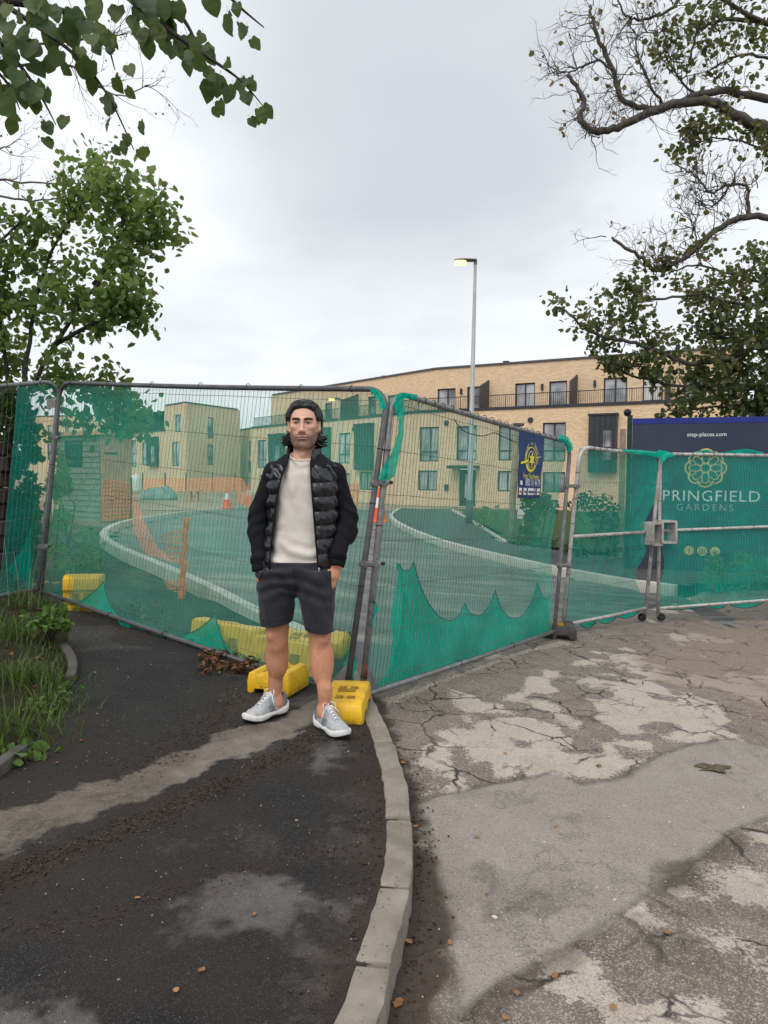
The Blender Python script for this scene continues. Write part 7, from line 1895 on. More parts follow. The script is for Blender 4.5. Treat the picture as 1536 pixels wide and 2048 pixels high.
M_TEE = mat_cloth('stone_cotton', (.56, .51, .46), (.66, .615, .565), .9, 5, .35, 13, .2)
M_KNIT = mat_cloth('black_knit', (.0048, .0054, .0075), (.009, .0095, .0125), .9, 8, .3, 25, .0)
M_PUFF = plain('black_padded_nylon', (.012, .0125, .0155), .32, .2, 9, spec=.55, bump=.30, bscale=26)
M_SHORT = mat_cloth('charcoal_shorts_cloth', (.017, .0165, .023), (.026, .025, .033), .75, 4, .3, 12, .1)
M_STEEL = plain('zip_metal', (.45, .45, .45), .35, .1, metal=.8)
# t-shirt
f = Field(np.arange(-.24, .245, .005), np.arange(-.17, .17, .005), spaced((.87, 1.55, .0055)))
q, (x, y, z) = f.sub((-9,) * 3, (9,) * 3)
fold = .006 * np.sin(z * 60 + 3 * np.sin(x * 14 + 1) + 9 * n3(x, y, z, 5)) * sstep(1.10, .93, z) + .005 * np.sin(x * 75 + 6 * n3(x, y, z, 4) + (z - 1.3) * 12) * sstep(1.15, 1.38, z) + .016 * n3(x, y, z, 7)
d = torso(x, y, z, -.020) + 1.25 * fold
hem_z = .894 + .012 * np.sin((x + .03) * 7)
d = np.maximum(d, hem_z - z); neck = np.sqrt(((x - HX) / .074) ** 2 + ((y + .012) / .088) ** 2); d = np.maximum(d, -(np.maximum((neck - 1) * .07, 1.508 - z - .42 * (y + .06))))
d = np.maximum(d, z - 1.535); f.f[:] = d
V, F = f.mesh('t'); tee = local_mesh('t_shirt', V, F, M_TEE, man)
b = MB(); b.tube([I4 @ Vector((HX + .0745 * math.cos(a), -.010 + .088 * math.sin(a), 1.512 + .36 * (.088 * math.sin(a)) + .015)) for a in np.linspace(0, 2 * math.pi, 40)[:-1]], .0048, 6, closed=True); b.build('collar_rib', M_TEE, tee, smooth_=True)
b = MB(); hem = []
for a in np.linspace(math.pi * 1.1, math.pi * 1.9, 30):
    xx = float(TCX(.91)) + (float(TA(.91)) - .018) * math.cos(a); hem.append(I4 @ Vector((xx, float(TCY(.91)) + (float(TB(.91)) - .0185) * -abs(math.sin(a)) ** .83, .918 + .012 * math.sin((xx + .03) * 7))))
b.tube(hem, .0016, 4); b.build('hem_stitch', M_TEE, tee)
# padded jacket body
XL = prof([.88, .92, 1.01, 1.163, 1.285, 1.40, 1.485, 1.53, 1.60], [-.175, -.171, -.165, -.147, -.129, -.103, -.074, -.072, -.078]); XR = prof([.88, .90, 1.05, 1.20, 1.35, 1.485, 1.53, 1.60], [.108, .104, .090, .079, .068, .058, .066, .074])
f = Field(np.arange(-.27, .275, .0045), np.arange(-.20, .19, .0055), spaced((.86, 1.60, .0045)))
q, (x, y, z) = f.sub((-9,) * 3, (9,) * 3)
S = .0795; zz_ = z + .010 * np.sin(x * 16) + .012 * n3(x, y, z, 6); ph = (zz_ - .905) / S
puff = np.abs(np.sin(np.pi * ph)) ** .55
crk = .5 + .5 * np.sin((x * 130 + 14 * n3(x, y, z, 9)) + ph * 2.2); up_ = sstep(1.43, 1.36, z)
dis = -.0085 * puff * up_ - .010 * (1 - up_) * (.5 + .5 * np.sin(x * 95 + z * 60 + 10 * n3(x, y, z, 8))) + .006 * crk * (1 - puff) * up_ + .014 * n3(x, y, z, 15) + .007 * n3(x, y, z, 34)
d = torso(x, y, z, .004 + .006 * sstep(1.2, .95, z)) + dis
d = np.maximum(d, -(d + .020)); d = np.maximum(d, .885 + .010 * np.sin(x * 9) - z)
open_ = np.maximum(np.maximum(XL(z) - x, x - XR(z)), y - .0)      # negative inside the opening
d = np.maximum(d, -open_); d = np.maximum(d, z - 1.475)
f.f[:] = d; V, F = f.mesh('j'); jk = local_mesh('jacket', V, F, M_PUFF, man)
# yoke and collar
f = Field(np.arange(-.27, .275, .005), np.arange(-.16, .17, .005), spaced((1.38, 1.60, .005)))
q, (x, y, z) = f.sub((-9,) * 3, (9,) * 3)
d = torso(x, y, z, .014) + .006 * n3(x, y, z, 12); d = np.maximum(d, -(d + .022))
lim = 1.462 - .10 * np.clip(np.abs(x - HX) - .09, 0, 1) - .0 ; d = np.maximum(d, np.where(y < .02, lim - z, 1.39 - z)); d = np.maximum(d, z - 1.535)
d = np.maximum(d, -np.maximum(np.maximum(XL(z) - x, x - XR(z)), y - .0))
f.f[:] = d; V, F = f.mesh('y'); local_mesh('yoke', V, F, M_KNIT, jk)
f = Field(np.arange(-.13, .15, .004), np.arange(-.12, .15, .004), spaced((1.47, 1.61, .004)))
q, (x, y, z) = f.sub((-9,) * 3, (9,) * 3)
rr = np.sqrt(((x - HX) / (.092 - .10 * (z - 1.53))) ** 2 + ((y - .014) / (.096 - .05 * (z - 1.53))) ** 2); d = np.abs((rr - 1) * .09) - .010 + .008 * n3(x, y, z, 25)
d = np.maximum(d, np.maximum(1.485 - z - .0 * y, z - (1.572 + .14 * (y - .02)))); d = np.maximum(d, -np.maximum(np.maximum(XL(z) - x, x - XR(z)), y - .0))
f.f[:] = d; V, F = f.mesh('c'); local_mesh('collar', V, F, M_PUFF, jk)
for g in (XL, XR):      # zip edges
    b = MB(); pts = []
    for zv in np.linspace(.893, 1.555, 60):
        xv = float(g(zv)); X = abs(xv - float(TCX(zv))) / (float(TA(zv)) + .012)
        yv = float(TCY(zv)) - (float(TB(zv)) + .012) * max(0, 1 - X ** 2.4) ** (1 / 2.4); pts.append(I4 @ Vector((xv, yv - .004, zv)))
    b.tube(pts, .0052, 6); b.build('zip_edge', M_KNIT, jk, smooth_=True)
b = MB(); b.box(pts[0] + Vector((.004, -.012, -.006)), (.010, .006, .03)); b.build('zip_pull', M_STEEL, jk, bevel=.002)
# sleeves
for s_, e_, w_ in ((shR, elR, wrR), (shL, elL, wrL)):
    sg = -1 if s_ is shR else 1; s_, e_, w_ = [np.array(v) for v in (s_, e_, w_)]
    lo = np.minimum(np.minimum(s_, e_), w_) - .10; hi = np.maximum(np.maximum(s_, e_), w_) + .10
    f = Field(np.arange(lo[0], hi[0], .0052), np.arange(lo[1], hi[1], .0055), np.arange(lo[2], hi[2], .0055))
    f.cone(s_ + (-sg * .022, 0, -.012), e_, .062, .053, .03); f.cone(s_ + (-sg * .09, 0, .018), s_ + (-sg * .02, 0, -.014), .040, .062, .03); f.cone(e_, w_ + (0, .004, .05), .053, .047, .035); f.cone(w_ + (0, .004, .06), w_ + (0, 0, .012), .050, .040, .02); f.ell(e_ + (sg * .006, .0, -.10), (.053, .052, .07), .05)
    q, (x, y, z) = f.sub((-9,) * 3, (9,) * 3)
    wr = np.sin(z * 78 + (x * sg) * 60 + y * 30 + 10 * n3(x, y, z, 6)); m = .25 + np.exp(-((z - e_[2] + .02) / .08) ** 2) + 1.1 * sstep(1.02, .94, z)
    f.f += .0030 * wr * m + .009 * n3(x, y, z, 9)
    cut = (x - w_[0]) * 0 + (w_[2] - .006 - z); f.f = np.maximum(f.f, cut)
    V, F = f.mesh('s'); so = local_mesh('sleeve', V, F, M_KNIT, jk)
    b = MB(); ax = Vector(w_ - e_).normalized(); M_ = I4 @ Matrix.Translation(Vector(w_) + Vector((0, 0, .012))) @ ax.to_track_quat('Z', 'Y').to_matrix().to_4x4()
    b.lathe([(.036, -.03), (.0445, -.028), (.0455, 0), (.043, .024), (.034, .026)], n=20, M=M_); b.build('cuff', M_KNIT, so, smooth_=True)
# shorts
f = Field(np.arange(-.30, .245, .0055), np.arange(-.19, .19, .006), spaced((.51, .945, .0055)))
f.ell((-.030, .004, .90), (.222, .135, .19), .02)
def legtube(top, bot, rt, rb, ry):
    top, bot = np.array(top), np.array(bot)
    def fn(x, y, z):
        t = np.clip((top[2] - z) / (top[2] - bot[2]), -.4, 1.2); cx = top[0] + (bot[0] - top[0]) * t; cy = top[1] + (bot[1] - top[1]) * t; r_ = rt + (rb - rt) * t
        return (np.sqrt(((x - cx) / r_) ** 2 + ((y - cy) / (r_ * ry)) ** 2) - 1) * r_
    return fn
lR, lL_ = legtube((-.142, .005, .86), (-.146, -.004, .55), .122, .092, 1.12), legtube((.075, -.005, .86), (.102, -.055, .53), .120, .081, 1.18)
q, (x, y, z) = f.sub((-9,) * 3, (9,) * 3)
legs = np.minimum(lR(x, y, z), lL_(x, y, z)); legs = np.maximum(legs, z - .88)
f.f = Field.smin(f.f, legs, .02)
gap = np.sqrt((x + .024 + .06 * (.72 - z) * -1) ** 2) - np.clip((.728 - z) * .21, 0, .05); f.f = np.where(z < .728, np.maximum(f.f, -gap), f.f)
fl = .0045 * np.sin(z * 75 + 16 * np.abs(x + .025) + 9 * n3(x, y, z, 5)) * sstep(.62, .80, z) + .003 * np.sin(x * 60 + z * 25 + 8 * n3(x, y, z, 5)) + .013 * n3(x, y, z, 8)
f.f += fl; f.f = np.maximum(f.f, np.maximum(np.where(x < -.02, .566 + .12 * (x + .15) + .05 * y, .540 - .10 * (x - .10) + .05 * y) - z, z - .925))
V, F = f.mesh('sh'); sho = local_mesh('shorts', V, F, M_SHORT, man)
M_SEAM = plain('dark_seam', (.014, .014, .018), .8)
stree = BVHTree.FromObject(sho, bpy.context.evaluated_depsgraph_get())
def seam(pts, r_=.0017):
    o = []
    for p, q_ in zip(pts, pts[1:]):
        for k in range(6):
            a = Vector(p).lerp(Vector(q_), k / 6); h = stree.ray_cast(Vector((a.x, -.5, a.z)), Vector((0, 1, 0)))
            if h[0] is not None: o.append(I4 @ (h[0] + Vector((0, -.0006, 0))))
    if len(o) > 2: b = MB(); b.tube(o, r_, 4); b.build('seam', M_SEAM, sho)
seam([(-.030, 0, .915), (-.030, 0, .84), (-.026, 0, .78), (-.024, 0, .735)]); seam([(.10, 0, .905), (.135, 0, .87), (.165, 0, .83)], .0026); seam([(-.17, 0, .905), (-.205, 0, .87), (-.235, 0, .82)], .0026)
seam([(-.24, 0, .592), (-.15, 0, .594), (-.06, 0, .603)]); seam([(.02, 0, .566), (.10, 0, .560), (.175, 0, .554)])

# ---- trainers ------------------------------------------------------------------
def mat_upper():
    t = NT('silver_trainer_mesh', .45, .5); r, g, b_, c = t.attr('c'); n = t.voro(900, 'F1')
    t.color(t.mix(t.math('MULTIPLY', t.ramp(n, [(.1, 0), (.5, 1)]), .25), c, (.16, .17, .18))); t.normal(t.bump(n, .3, .001)); return t.m
M_UPPER = mat_upper(); M_SOLE = plain('white_foam_sole', (.68, .68, .67), .7, .08, 20); M_OUT = plain('black_outsole', (.02, .02, .021), .8); M_LACE = plain('white_lace', (.72, .73, .74), .8, .05)
def shoe(an, td):
    td = td / np.linalg.norm(td); sd_ = np.array((-td[1], td[0])); o0 = np.array(an[:2]) - td * .075      # heel point
    gz0 = pave_z(MX + o0[0] + td[0] * .14, MY + o0[1] + td[1] * .14) + .006 - MZ
    f = Field(np.arange(-.02, .32, .0035), np.arange(-.075, .075, .0035), np.arange(-.005, .16, .0035)); q, (x, y, z) = f.sub((-9,) * 3, (9,) * 3)
    W = np.interp(x, [0, .03, .10, .16, .215, .26, .295], [.028, .040, .038, .043, .051, .045, .020]); cy = np.interp(x, [0, .1, .2, .3], [0, 0, .004, .010]) * (1 if an is ankL else -1)
    top = np.interp(x, [0, .02, .05, .09, .12, .17, .22, .27, .295], [.100, .108, .094, .106, .114, .090, .068, .054, .034])
    e = ((np.abs(y - cy) / W) ** 2.3 + (np.clip(z - .02, 0, 1) / (top - .02)) ** 2.0) ** .5 - 1
    up = np.maximum(e * .03, np.maximum(.016 - z, -x - 0 * z + .0)); up = np.maximum(up, x - .292)
    up += .0015 * np.sin(x * 210 + np.abs(y) * 90) * sstep(.16, .28, x) + .004 * n3(x, y, z, 30)
    hole = np.sqrt(((x - .062) / .040) ** 2 + ((y - cy) / .029) ** 2) - 1; up = np.maximum(up, -np.maximum(hole * .03, .05 - z)); f.f = up
    V, F = f.mesh('u')
    xs, ys_, zs = V[:, 0], V[:, 1], V[:, 2]; n_ = fbm(xs * 60, ys_ * 60 + zs * 60, 3) - .5
    col = np.tile(np.array((.42, .44, .47)), (len(V), 1))
    def over(m, cc): 
        nonlocal col; col = col * (1 - m[:, None]) + m[:, None] * np.array(cc)
    over(sstep(.085, .03, xs) * .9, (.10, .105, .115)); over(.75 * np.exp(-((xs - .11 - .4 * zs) / .018) ** 2) * (np.abs(ys_) > .018), (.20, .21, .225))
    for k in range(3): over(.9 * (np.abs(xs - (.115 + .016 * k) - .55 * (zs - .04)) < .0038) * (zs > .03) * (zs < .068) * (np.abs(ys_) > .015), (.03, .032, .038))
    over(.6 * np.exp(-((zs - .03 - .10 * np.clip(xs - .17, 0, 1)) / .008) ** 2) * (xs > .13), (.24, .25, .265)); over(.95 * sstep(.278, .288, xs), (.03, .03, .033)); over(sstep(.012, .004, np.abs(ys_ - 0)) * sstep(.1, .12, xs) * sstep(.2, .17, xs) * .8, (.62, .63, .64))
    col *= (1 + .25 * n_)[:, None]
    def world(P_):
        P_ = np.asarray(P_) * np.array((1, 1.10, 1.14)); return np.stack([o0[0] + td[0] * P_[:, 0] + sd_[0] * P_[:, 1], o0[1] + td[1] * P_[:, 0] + sd_[1] * P_[:, 1], P_[:, 2] + gz0], 1)
    s_o = local_mesh('shoe', world(V), F, M_UPPER, man, np.concatenate([np.clip(col, 0, 1), np.ones((len(V), 1))], 1))
    for nm, z0, z1, ex, mt in (('outsole', .0, .008, .002, M_OUT), ('midsole', .0075, .034, .006, M_SOLE)):
        b = MB(); rings = []; xsx = np.linspace(-.012 if nm == 'midsole' else -.004, .305, 34)
        for zz2, inset in ((0, -.003), (.3, .0), (.7, .001), (1, -.004)):
            ring = []; L_ = []; R_ = []
            for xv in xsx:
                t_ = (xv - xsx[0]) / (xsx[-1] - xsx[0]); w = float(np.interp(xv, [-.012, .0, .03, .10, .16, .215, .26, .295, .305], [.020, .031, .041, .037, .043, .051, .045, .021, .006])) + ex * .5 + inset
                c_ = float(np.interp(xv, [0, .1, .2, .3], [0, 0, .004, .010])) * (1 if an is ankL else -1)
                rock = .020 * max(0, (xv - .21) / .095) ** 2 + .012 * max(0, (.03 - xv) / .04) ** 2; arch = .008 * math.exp(-((xv - .125) / .03) ** 2) if zz2 < .1 and nm == 'midsole' else 0
                zt = z0 + (z1 - z0) * zz2 + rock + arch + (.010 * max(0, 1 - xv / .1) * zz2 if nm == 'midsole' else 0)
                L_.append((xv, c_ - w, zt)); R_.append((xv, c_ + w, zt))
            ring = L_ + R_[::-1]; rings.append([I4 @ Vector(p) for p in world(ring)])
        b.loft(rings); b.build(nm, mt, s_o, auto=R(40))
    b = MB()
    for k in range(5):
        xv = .112 + k * .020; zt = float(np.interp(xv, [.09, .12, .17, .22], [.106, .114, .090, .068])) + .003
        for s2 in (-1, 1): b.tube([I4 @ Vector(p) for p in world([(xv, -s2 * .02, zt - .006), (xv + .008, 0, zt + .003), (xv + .016, s2 * .02, zt - .010)])], .0028, 5)
    for s2 in (-1, 1):
        b.tube([I4 @ Vector(p) for p in world([(.112, 0, .120), (.10, s2 * .012, .137), (.118, s2 * .034, .130), (.130, s2 * .036, .108), (.12, s2 * .012, .117)])], .0026, 5)
        b.tube([I4 @ Vector(p) for p in world([(.112, 0, .120), (.122, s2 * .018, .120), (.135, s2 * .045, .092), (.138, s2 * .052, .070)])], .0024, 5)
    b.build('laces', M_LACE, s_o, smooth_=True)
shoe(ankR, toeR); shoe(ankL, toeL)
# ================================================================== SMALL GROUND DETAIL
# ---- grass on the bank ---------------------------------------------------------
rs_ = np.random.RandomState(5)
def blades(name, pts, hmin, hmax, w, mat, lean=.5, tones=None, zf=None, root=None):
    n = len(pts); P = np.array([(p[0], p[1], 0.) for p in pts]); P[:, 2] = bank_zv(P[:, 0], P[:, 1]); h = rs_.uniform(hmin, hmax, n); a = rs_.uniform(0, 2 * np.pi, n); l = rs_.uniform(.1, lean, n) * h
    dx, dy = np.cos(a) * l, np.sin(a) * l; sx, sy2 = -np.sin(a) * w, np.cos(a) * w; V = np.zeros((n, 6, 3))
    for k, (t, ww) in enumerate(((0, 1), (.55, .75), (1, .08))):
        V[:, 2 * k] = P + np.stack([dx * t * t - sx * ww, dy * t * t - sy2 * ww, h * t * (1 - .18 * t)], 1); V[:, 2 * k + 1] = P + np.stack([dx * t * t + sx * ww, dy * t * t + sy2 * ww, h * t * (1 - .18 * t)], 1)
    F = (np.arange(n) * 6)[:, None, None] + np.array([(0, 1, 3, 2), (2, 3, 5, 4)])[None]; c = np.repeat(rs_.uniform(0, 1, n) if tones is None else tones, 6)
    V = V.reshape(-1, 3)
    if root is not None: V = V - np.array(root.location)
    me = np_mesh(name, V, F.reshape(-1, 4), {'c': np.stack([c, c, c, np.ones_like(c)], 1)}); return link(name, me, mat, root)
M_GRASS = mat_leaf('grass_blade', [(.055, .046, .020), (.038, .060, .016), (.055, .095, .022), (.10, .15, .035)], .3)
cand = []
while len(cand) < 9000:
    X = rs_.uniform(-5.5, -1.5, 4000); Y = rs_.uniform(1.8, 7.4, 4000); ok = (poly_sd(bank_xy, X, Y) < .05 + .09 * (fbm(X * 4, Y * 4, 3) - .5)) & (fbm(X * 3.2, Y * 3.2, 3) > .50 + .06 * rs_.randn(4000)); cand += list(zip(X[ok], Y[ok]))
tag(blades('grass', cand, .02, .085, .0030, M_GRASS, .9, zf=bank_z), 'short rough grass on the bank left of the footway', 'grass', kind='stuff')
def tuft(px, py, label, n=160, hmax=.30, rad=.10, bright=(.55, 1)):
    g = on_ground(px, py, pave_z); g.z = bank_z(g.x, g.y); rt = thing('grass_tuft', label, 'grass tuft', tuple(g), group='grass tufts'); pts = [(g.x + rs_.normal(0, rad), g.y + rs_.normal(0, rad)) for _ in range(n)]
    tag(blades('blade', pts, .12, hmax, .0042, M_GRASS, 1.0, rs_.uniform(*bright, n), zf=bank_z, root=rt), kind='stuff')
for px, py, lab, h_ in ((55, 1475, 'bright spiky grass tuft nearest the footway corner', .26), (20, 1300, 'tall dark grass tuft beside the leftmost net', .32), (60, 1225, 'grass tuft under the leaning fence post', .26), (15, 1390, 'thick grass tuft halfway along the bank', .26), (95, 1375, 'thin grass tuft by the curved edging stone', .18), (110, 1420, 'dry low grass tuft at the footway edge', .14)):
    tuft(px, py, lab, 130, h_ * .68)
def weed(px, py, label, n=22, size=.085, h=.2, rad=.11, flat=False):
    g = on_ground(px, py, pave_z); g.z = bank_z(g.x, g.y); rt = thing('weed_plant', label, 'weed', tuple(g)); r_ = random.Random(int(px)); b = MB(); P = []
    for k in range(n):
        a = r_.uniform(0, 6.28); rr = rad * r_.random() ** .5; tip = g + Vector((math.cos(a) * rr, math.sin(a) * rr, (.03 if flat else h * r_.uniform(.5, 1.0)))); b.tube([g, g.lerp(tip, .5) + Vector((0, 0, .02)), tip], .0022, 4)
        for q in range(7 if not flat else 3): P.append(tuple(tip + Vector((r_.gauss(0, .035), r_.gauss(0, .035), r_.gauss(0, .025)))))
    b.build('stem', M_WEED if False else M_BARKD, rt); leaves('foliage', P, size, M_WEED, rt, np.random.RandomState(int(py)), -.25 if not flat else -.1)
weed(100, 1300, 'bright nettle like weed beside the footway edge', 34, .048, .24, .15); weed(40, 1515, 'flat leaved weed at the footway corner', 16, .055, .1, .12, True); weed(128, 1385, 'small feathery weed spreading onto the tarmac', 18, .035, .06, .09, True); weed(100, 1425, 'low pale weed creeping over the tarmac edge', 18, .035, .05, .08, True)
# stalks
rt = thing('dry_stalks', 'thin pale dry grass stalks by the leaning fence post', 'grass stalks', tuple(on_ground(60, 1230, pave_z))); b = MB()
for px, dx, hh in ((40, -10, .5), (62, 20, .55), (75, 34, .5), (18, -6, .6), (58, 4, .35)):
    g = on_ground(px, 1235, pave_z); g.z = bank_z(g.x, g.y); b.tube([g, g + Vector((dx * .0015, 0, hh * .6)), g + Vector((dx * .0045, 0, hh))], .0018, 4)
b.build('stalk', plain('dry_stalk', (.30, .25, .15), .9), rt)
M_EDGE = plain('old_edging_concrete', (.075, .07, .062), .95, .3, 12, bump=.5)
for q, lab in (([(126, 1300), (141, 1322), (146, 1345), (139, 1370)], 'curved old edging stone between bank and footway'), ([(-20, 1560), (12, 1535), (45, 1512)], 'broken edging stone under the weeds at the footway corner')):
    P = resample([on_ground(x, y, pave_z) for x, y in q], .04); rt = thing('edging_stone', lab, 'edging stone', tuple(P[0])); strip_block(P, 0, len(P) - 1, .06, lambda x, y: pave_z(x, y) + .055, lambda x, y: pave_z(x, y) - .1, name='stone', mat=M_EDGE, parent=rt, bevel=.008)

# ---- leaf litter and mulch ------------------------------------------------------------
M_DRY = mat_leaf('dry_leaf', [(.035, .014, .009), (.085, .032, .016), (.15, .062, .028), (.22, .11, .05)], .12, .8)
M_MULCH = mat_leaf('dark_mulch', [(.018, .012, .010), (.042, .027, .022), (.075, .052, .040), (.16, .12, .09)], .08, .9)
def litter(name, label, pts, size, zf, seed, tone=None, lift=.01):
    nr2 = np.random.RandomState(seed); P = np.array([(x, y, zf(x, y) + lift * nr2.rand()) for x, y in pts]); rt = thing(name, label, 'leaf litter', tuple(P[0])); rt['kind'] = 'stuff'
    n = len(P); up_ = nr2.normal(size=(n, 3)); up_[:, 2] *= .35; up_ /= np.linalg.norm(up_, axis=1)[:, None]; a = np.cross(up_, np.array([0, 0, 1.]) + nr2.normal(0, .35, (n, 3))); a /= np.linalg.norm(a, axis=1)[:, None]; nn = np.cross(a, up_); s = size * nr2.uniform(.45, 1.3, n)
    T = LEAF6 * np.array([1, 1, 2.2]); V = P[:, None] + s[:, None, None] * (T[None, :, 0, None] * a[:, None] + (T[None, :, 1, None] - .5) * up_[:, None] + T[None, :, 2, None] * nn[:, None]); F = (np.arange(n) * 6)[:, None, None] + np.array(LEAF6F)[None]
    c = np.repeat(nr2.uniform(0, 1, n) if tone is None else np.clip(tone + nr2.uniform(-.2, .2, n), 0, 1), 6); me = np_mesh('litter', V.reshape(-1, 3) - np.array(P[0]), F.reshape(-1, 4), {'c': np.stack([c, c, c, np.ones_like(c)], 1)}); o = link('litter', me, M_DRY if tone is None else M_MULCH, rt); o['kind'] = 'stuff'
def scat(px0, px1, py0, py1, n, cut, seed, zf=pave_z, sc=6):
    r_ = random.Random(seed); o = []
    for _ in range(n * 6):
        p = on_ground(r_.uniform(px0, px1), r_.uniform(py0, py1), zf)
        if float(fbm(np.array(p.x * sc + seed), np.array(p.y * sc), 3)) > cut: o.append((p.x, p.y))
        if len(o) >= n: break
    return o
def near_line(L, n, sd_, seed, along_=(0, 1)):
    r_ = random.Random(seed); o = []
    for _ in range(n):
        t = r_.uniform(*along_) * (len(L) - 1); i = min(int(t), len(L) - 2); p = L[i].lerp(L[i + 1], t - i); o.append((p.x + r_.gauss(0, sd_), p.y + r_.gauss(0, sd_)))
    return o
litter('leaf_litter', 'heap of brown fallen leaves beside the yellow fence blocks', [(x, y) for x, y in scat(400, 520, 1305, 1350, 260, .40, 3)], .045, pave_z, 4, lift=.05)
litter('leaf_litter', 'brown fallen leaves drifted along the fence foot at left', scat(225, 345, 1205, 1248, 90, .42, 5), .04, pave_z, 6, lift=.02)
litter('leaf_litter', 'dark reddish mulch along the worn strip on the footway', near_line(SOIL1, 2400, .045, 8, (.0, 1)), .011, pave_z, 9, .42, .006)
litter('leaf_litter', 'dark mulch behind the man on the footway', near_line(SOIL2, 900, .08, 10), .011, pave_z, 11, .38, .006)
litter('leaf_litter', 'thin line of dry leaf crumbs across the near footway', near_line(SOIL3, 260, .03, 12), .011, pave_z, 13, .4, .004)
litter('leaf_litter', 'soil and leaf crumbs in the gutter along the kerb', [(float(kx(y)) + .07 + abs(random.gauss(0, .06)), y) for y in np.random.uniform(1.5, 4.4, 420)], .013, road_z, 15, .5, .005)
litter('leaf_litter', 'leaf crumbs on the footway side of the kerb', [(float(kx(y)) - .07 - abs(random.gauss(0, .07)), y) for y in np.random.uniform(1.5, 4.4, 420)], .013, pave_z, 16, .4, .005)
litter('leaf_litter', 'brown dead leaves lying among the grass of the bank', [(x, y) for x, y in zip(rs_.uniform(-4.2, -1.7, 900), rs_.uniform(2.2, 6.5, 900)) if poly_sd(bank_xy, np.array([x]), np.array([y]))[0] < -.02][:330], .04, lambda x, y: bank_z(x, y) + .012, 21, lift=.03)
# ---- grit and pebbles -----------------------------------------------------------------
def pebbles(label, pts, smin, smax, mat, zf, seed):
    r_ = random.Random(seed); b = MB(); ico = [(0, 0, -1), (.72, -.52, -.45), (-.28, -.85, -.45), (-.9, 0, -.45), (-.28, .85, -.45), (.72, .52, -.45), (.28, -.85, .45), (-.72, -.52, .45), (-.72, .52, .45), (.28, .85, .45), (.9, 0, .45), (0, 0, 1)]
    fc = [(0, 1, 2), (1, 0, 5), (0, 2, 3), (0, 3, 4), (0, 4, 5), (1, 5, 10), (2, 1, 6), (3, 2, 7), (4, 3, 8), (5, 4, 9), (1, 10, 6), (2, 6, 7), (3, 7, 8), (4, 8, 9), (5, 9, 10), (6, 10, 11), (7, 6, 11), (8, 7, 11), (9, 8, 11), (10, 9, 11)]
    V = []; F = []
    for x, y in pts:
        s = r_.uniform(smin, smax) * (2.2 if r_.random() < .03 else 1); a = r_.uniform(0, 6.28); k = len(V); sx, sy2, sz = s * r_.uniform(.7, 1.3), s * r_.uniform(.6, 1.1), s * r_.uniform(.4, .8); z = zf(x, y) + sz * .35
        for vx, vy, vz in ico: V.append((x + sx * vx * math.cos(a) - sy2 * vy * math.sin(a), y + sx * vx * math.sin(a) + sy2 * vy * math.cos(a), z + sz * vz))
        F += [tuple(k + i for i in f_) for f_ in fc]
    me = np_mesh('grit', V, F); o = link('grit', me, mat); tag(o, label, 'grit', kind='stuff')
rsx = np.random.RandomState(77)
pebbles('loose pale grit scattered over the road', [(x, y) for x, y in zip(rsx.uniform(.1, 3.6, 2600), rsx.uniform(1.7, 7.5, 2600)) if x > kx(y) + .1 and y < 5.0 + 1.1 * x], .0018, .0052, plain('pale_grit', (.40, .36, .32), .9, .5, 60), road_z, 1)
pebbles('loose grit scattered over the dark footway', [(x, y) for x, y in zip(rsx.uniform(-3.2, .1, 1500), rsx.uniform(1.7, 6.0, 1500)) if x < kx(y) - .08 and float(poly_sd(bank_xy, np.array([x]), np.array([y]))[0]) > 0], .0014, .0042, plain('footway_grit', (.22, .19, .165), .9, .6, 60), pave_z, 2)
# ---- single leaves ----------------------------------------------------------------------
def dry_leaf(seed):
    r_ = random.Random(seed); V = []; F = []; n = 7
    for i in range(n + 1):
        t = i / n; w = .42 * math.sin(math.pi * min(1, .06 + t * .94)) ** .7 * r_.uniform(.65, 1.25)
        for s_ in (-1, 0, 1): V.append((s_ * w, t - .5 + r_.uniform(-.03, .03), .22 * abs(s_) * w * r_.uniform(.2, 2.2) + .20 * (t - .5) ** 2 + .03 * r_.random()))
    for i in range(n):
        for k in range(2): a = i * 3 + k; F.append((a, a + 1, a + 4, a + 3))
    c_ = np.clip(r_.uniform(.45, 1) + np.random.RandomState(seed).uniform(-.15, .15, len(V)), 0, 1); me = np_mesh('fallen_leaf', V, F, {'c': np.stack([c_, c_, c_, np.ones_like(c_)], 1)}); me.materials.append(M_DRYO); return me
M_DRYO = mat_leaf('orange_dry_leaf', [(.09, .045, .022), (.20, .10, .045), (.36, .18, .075), (.42, .27, .14)], .15, .75)
DL = [dry_leaf(300 + k) for k in range(7)]; rng = random.Random(99)
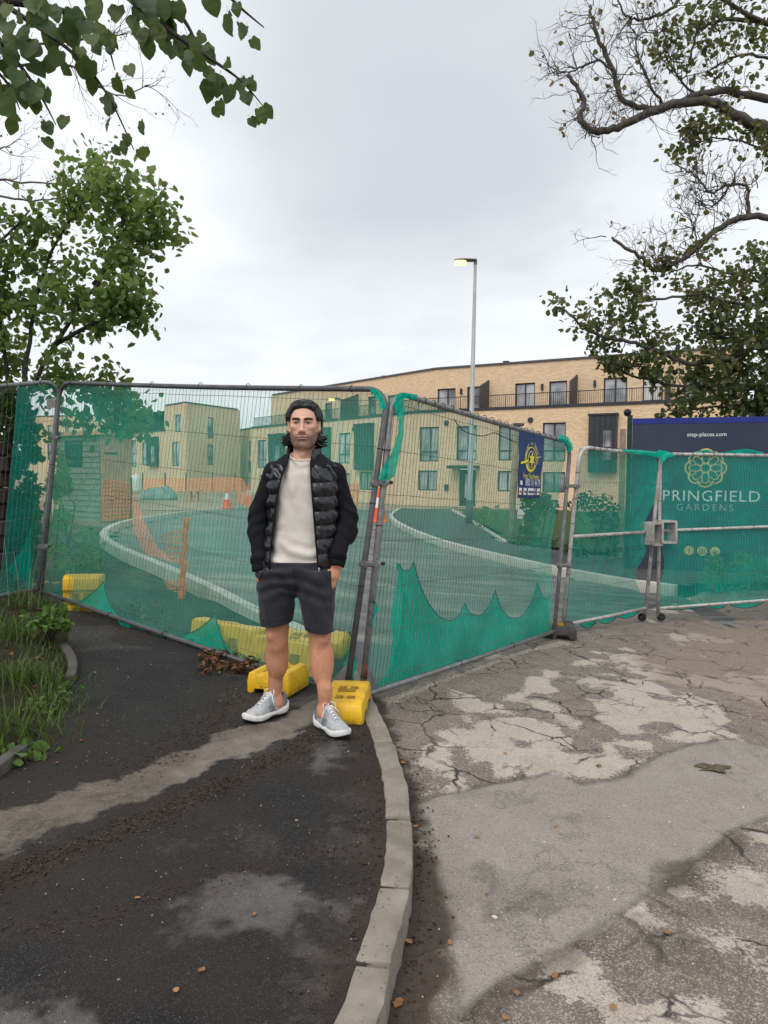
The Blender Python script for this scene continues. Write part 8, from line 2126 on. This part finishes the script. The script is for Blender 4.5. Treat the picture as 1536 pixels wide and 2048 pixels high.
for px, py, s_, zf, lab in [(1197, 1534, .052, road_z, 'orange curled leaf in the middle of the pale cracked asphalt'), (806, 1528, .05, road_z, 'orange leaf against the kerb near the fence block'), (816, 1888, .05, road_z, 'large orange leaf in the gutter low by the kerb'), (954, 1677, .034, road_z, 'small tan leaf on the left of the grey patch'), (1010, 1508, .035, road_z, 'reddish leaf at the left of the cracked plates'),
        (973, 1790, .03, road_z, 'pale leaf above the dark crack in the grey patch'), (1112, 1655, .028, road_z, 'dark red leaf in the centre of the grey patch'), (1333, 1868, .04, road_z, 'tan upright leaf on the lower right dirt'), (1110, 1955, .035, road_z, 'brown leaf below the grey patch edge'), (1033, 1990, .03, road_z, 'pale curled leaf near the bottom of the road'), (1012, 2040, .035, road_z, 'orange leaf at the very bottom of the road'),
        (797, 2010, .055, road_z, 'long orange leaf in the gutter at the bottom'), (900, 1888, .03, road_z, 'orange leaf left of the lower grey patch'), (1226, 2018, .035, road_z, 'pale brown leaf at the bottom right of the road'), (1390, 1972, .03, road_z, 'small tan leaf between pale patches at right'), (403, 1944, .032, pave_z, 'orange leaf alone on the near dark footway'), (162, 1484, .035, pave_z, 'pale leaf on the footway beside the bank'), (113, 1528, .03, pave_z, 'brown leaf on the footway near the bank corner'),
        (275, 1800, .03, pave_z, 'small brown leaf on the dark footway at left'), (352, 1985, .03, pave_z, 'dull leaf low on the footway'), (508, 1832, .022, pave_z, 'tiny pale leaf on the grey footway patch'), (900, 1425, .03, road_z, 'small orange leaf on the road below the fence'), (832, 1655, .03, road_z, 'brown leaf in the gutter halfway along the kerb')]:
    p = on_ground(px, py, zf); o = bpy.data.objects.new('fallen_leaf', rng.choice(DL)); COL.objects.link(o)
    o.location = p + Vector((0, 0, .006)); o.rotation_euler = (rng.uniform(-.25, .25), rng.uniform(-.25, .25), rng.uniform(0, 6.28)); o.scale = (s_ * .7, s_ * .7, s_ * .7); tag(o, lab, 'leaf', 'fallen leaves')
wl_ = thing('crushed_leaf', 'flattened dark brown leaf on the right of the grey patch', 'leaf', tuple(on_ground(1424, 1537, road_z)), group='fallen leaves'); g = on_ground(1424, 1537, road_z); b = MB(); r_ = random.Random(3)
rg = lambda k, z: [g + Vector((math.cos(a) * .085 * k * (1 + .35 * math.sin(a * 5 + 1) + .2 * math.sin(a * 9)), math.sin(a) * .06 * k * (1 + .3 * math.sin(a * 4)), z + .004 * math.sin(a * 3))) for a in np.linspace(0, 2 * math.pi, 26, endpoint=False)]
b.loft([rg(1, .006), rg(.6, .012), rg(.1, .008)]); b.build('leaf_blade', plain('wet_dark_leaf', (.085, .07, .045), .7, .4, 60), wl_)
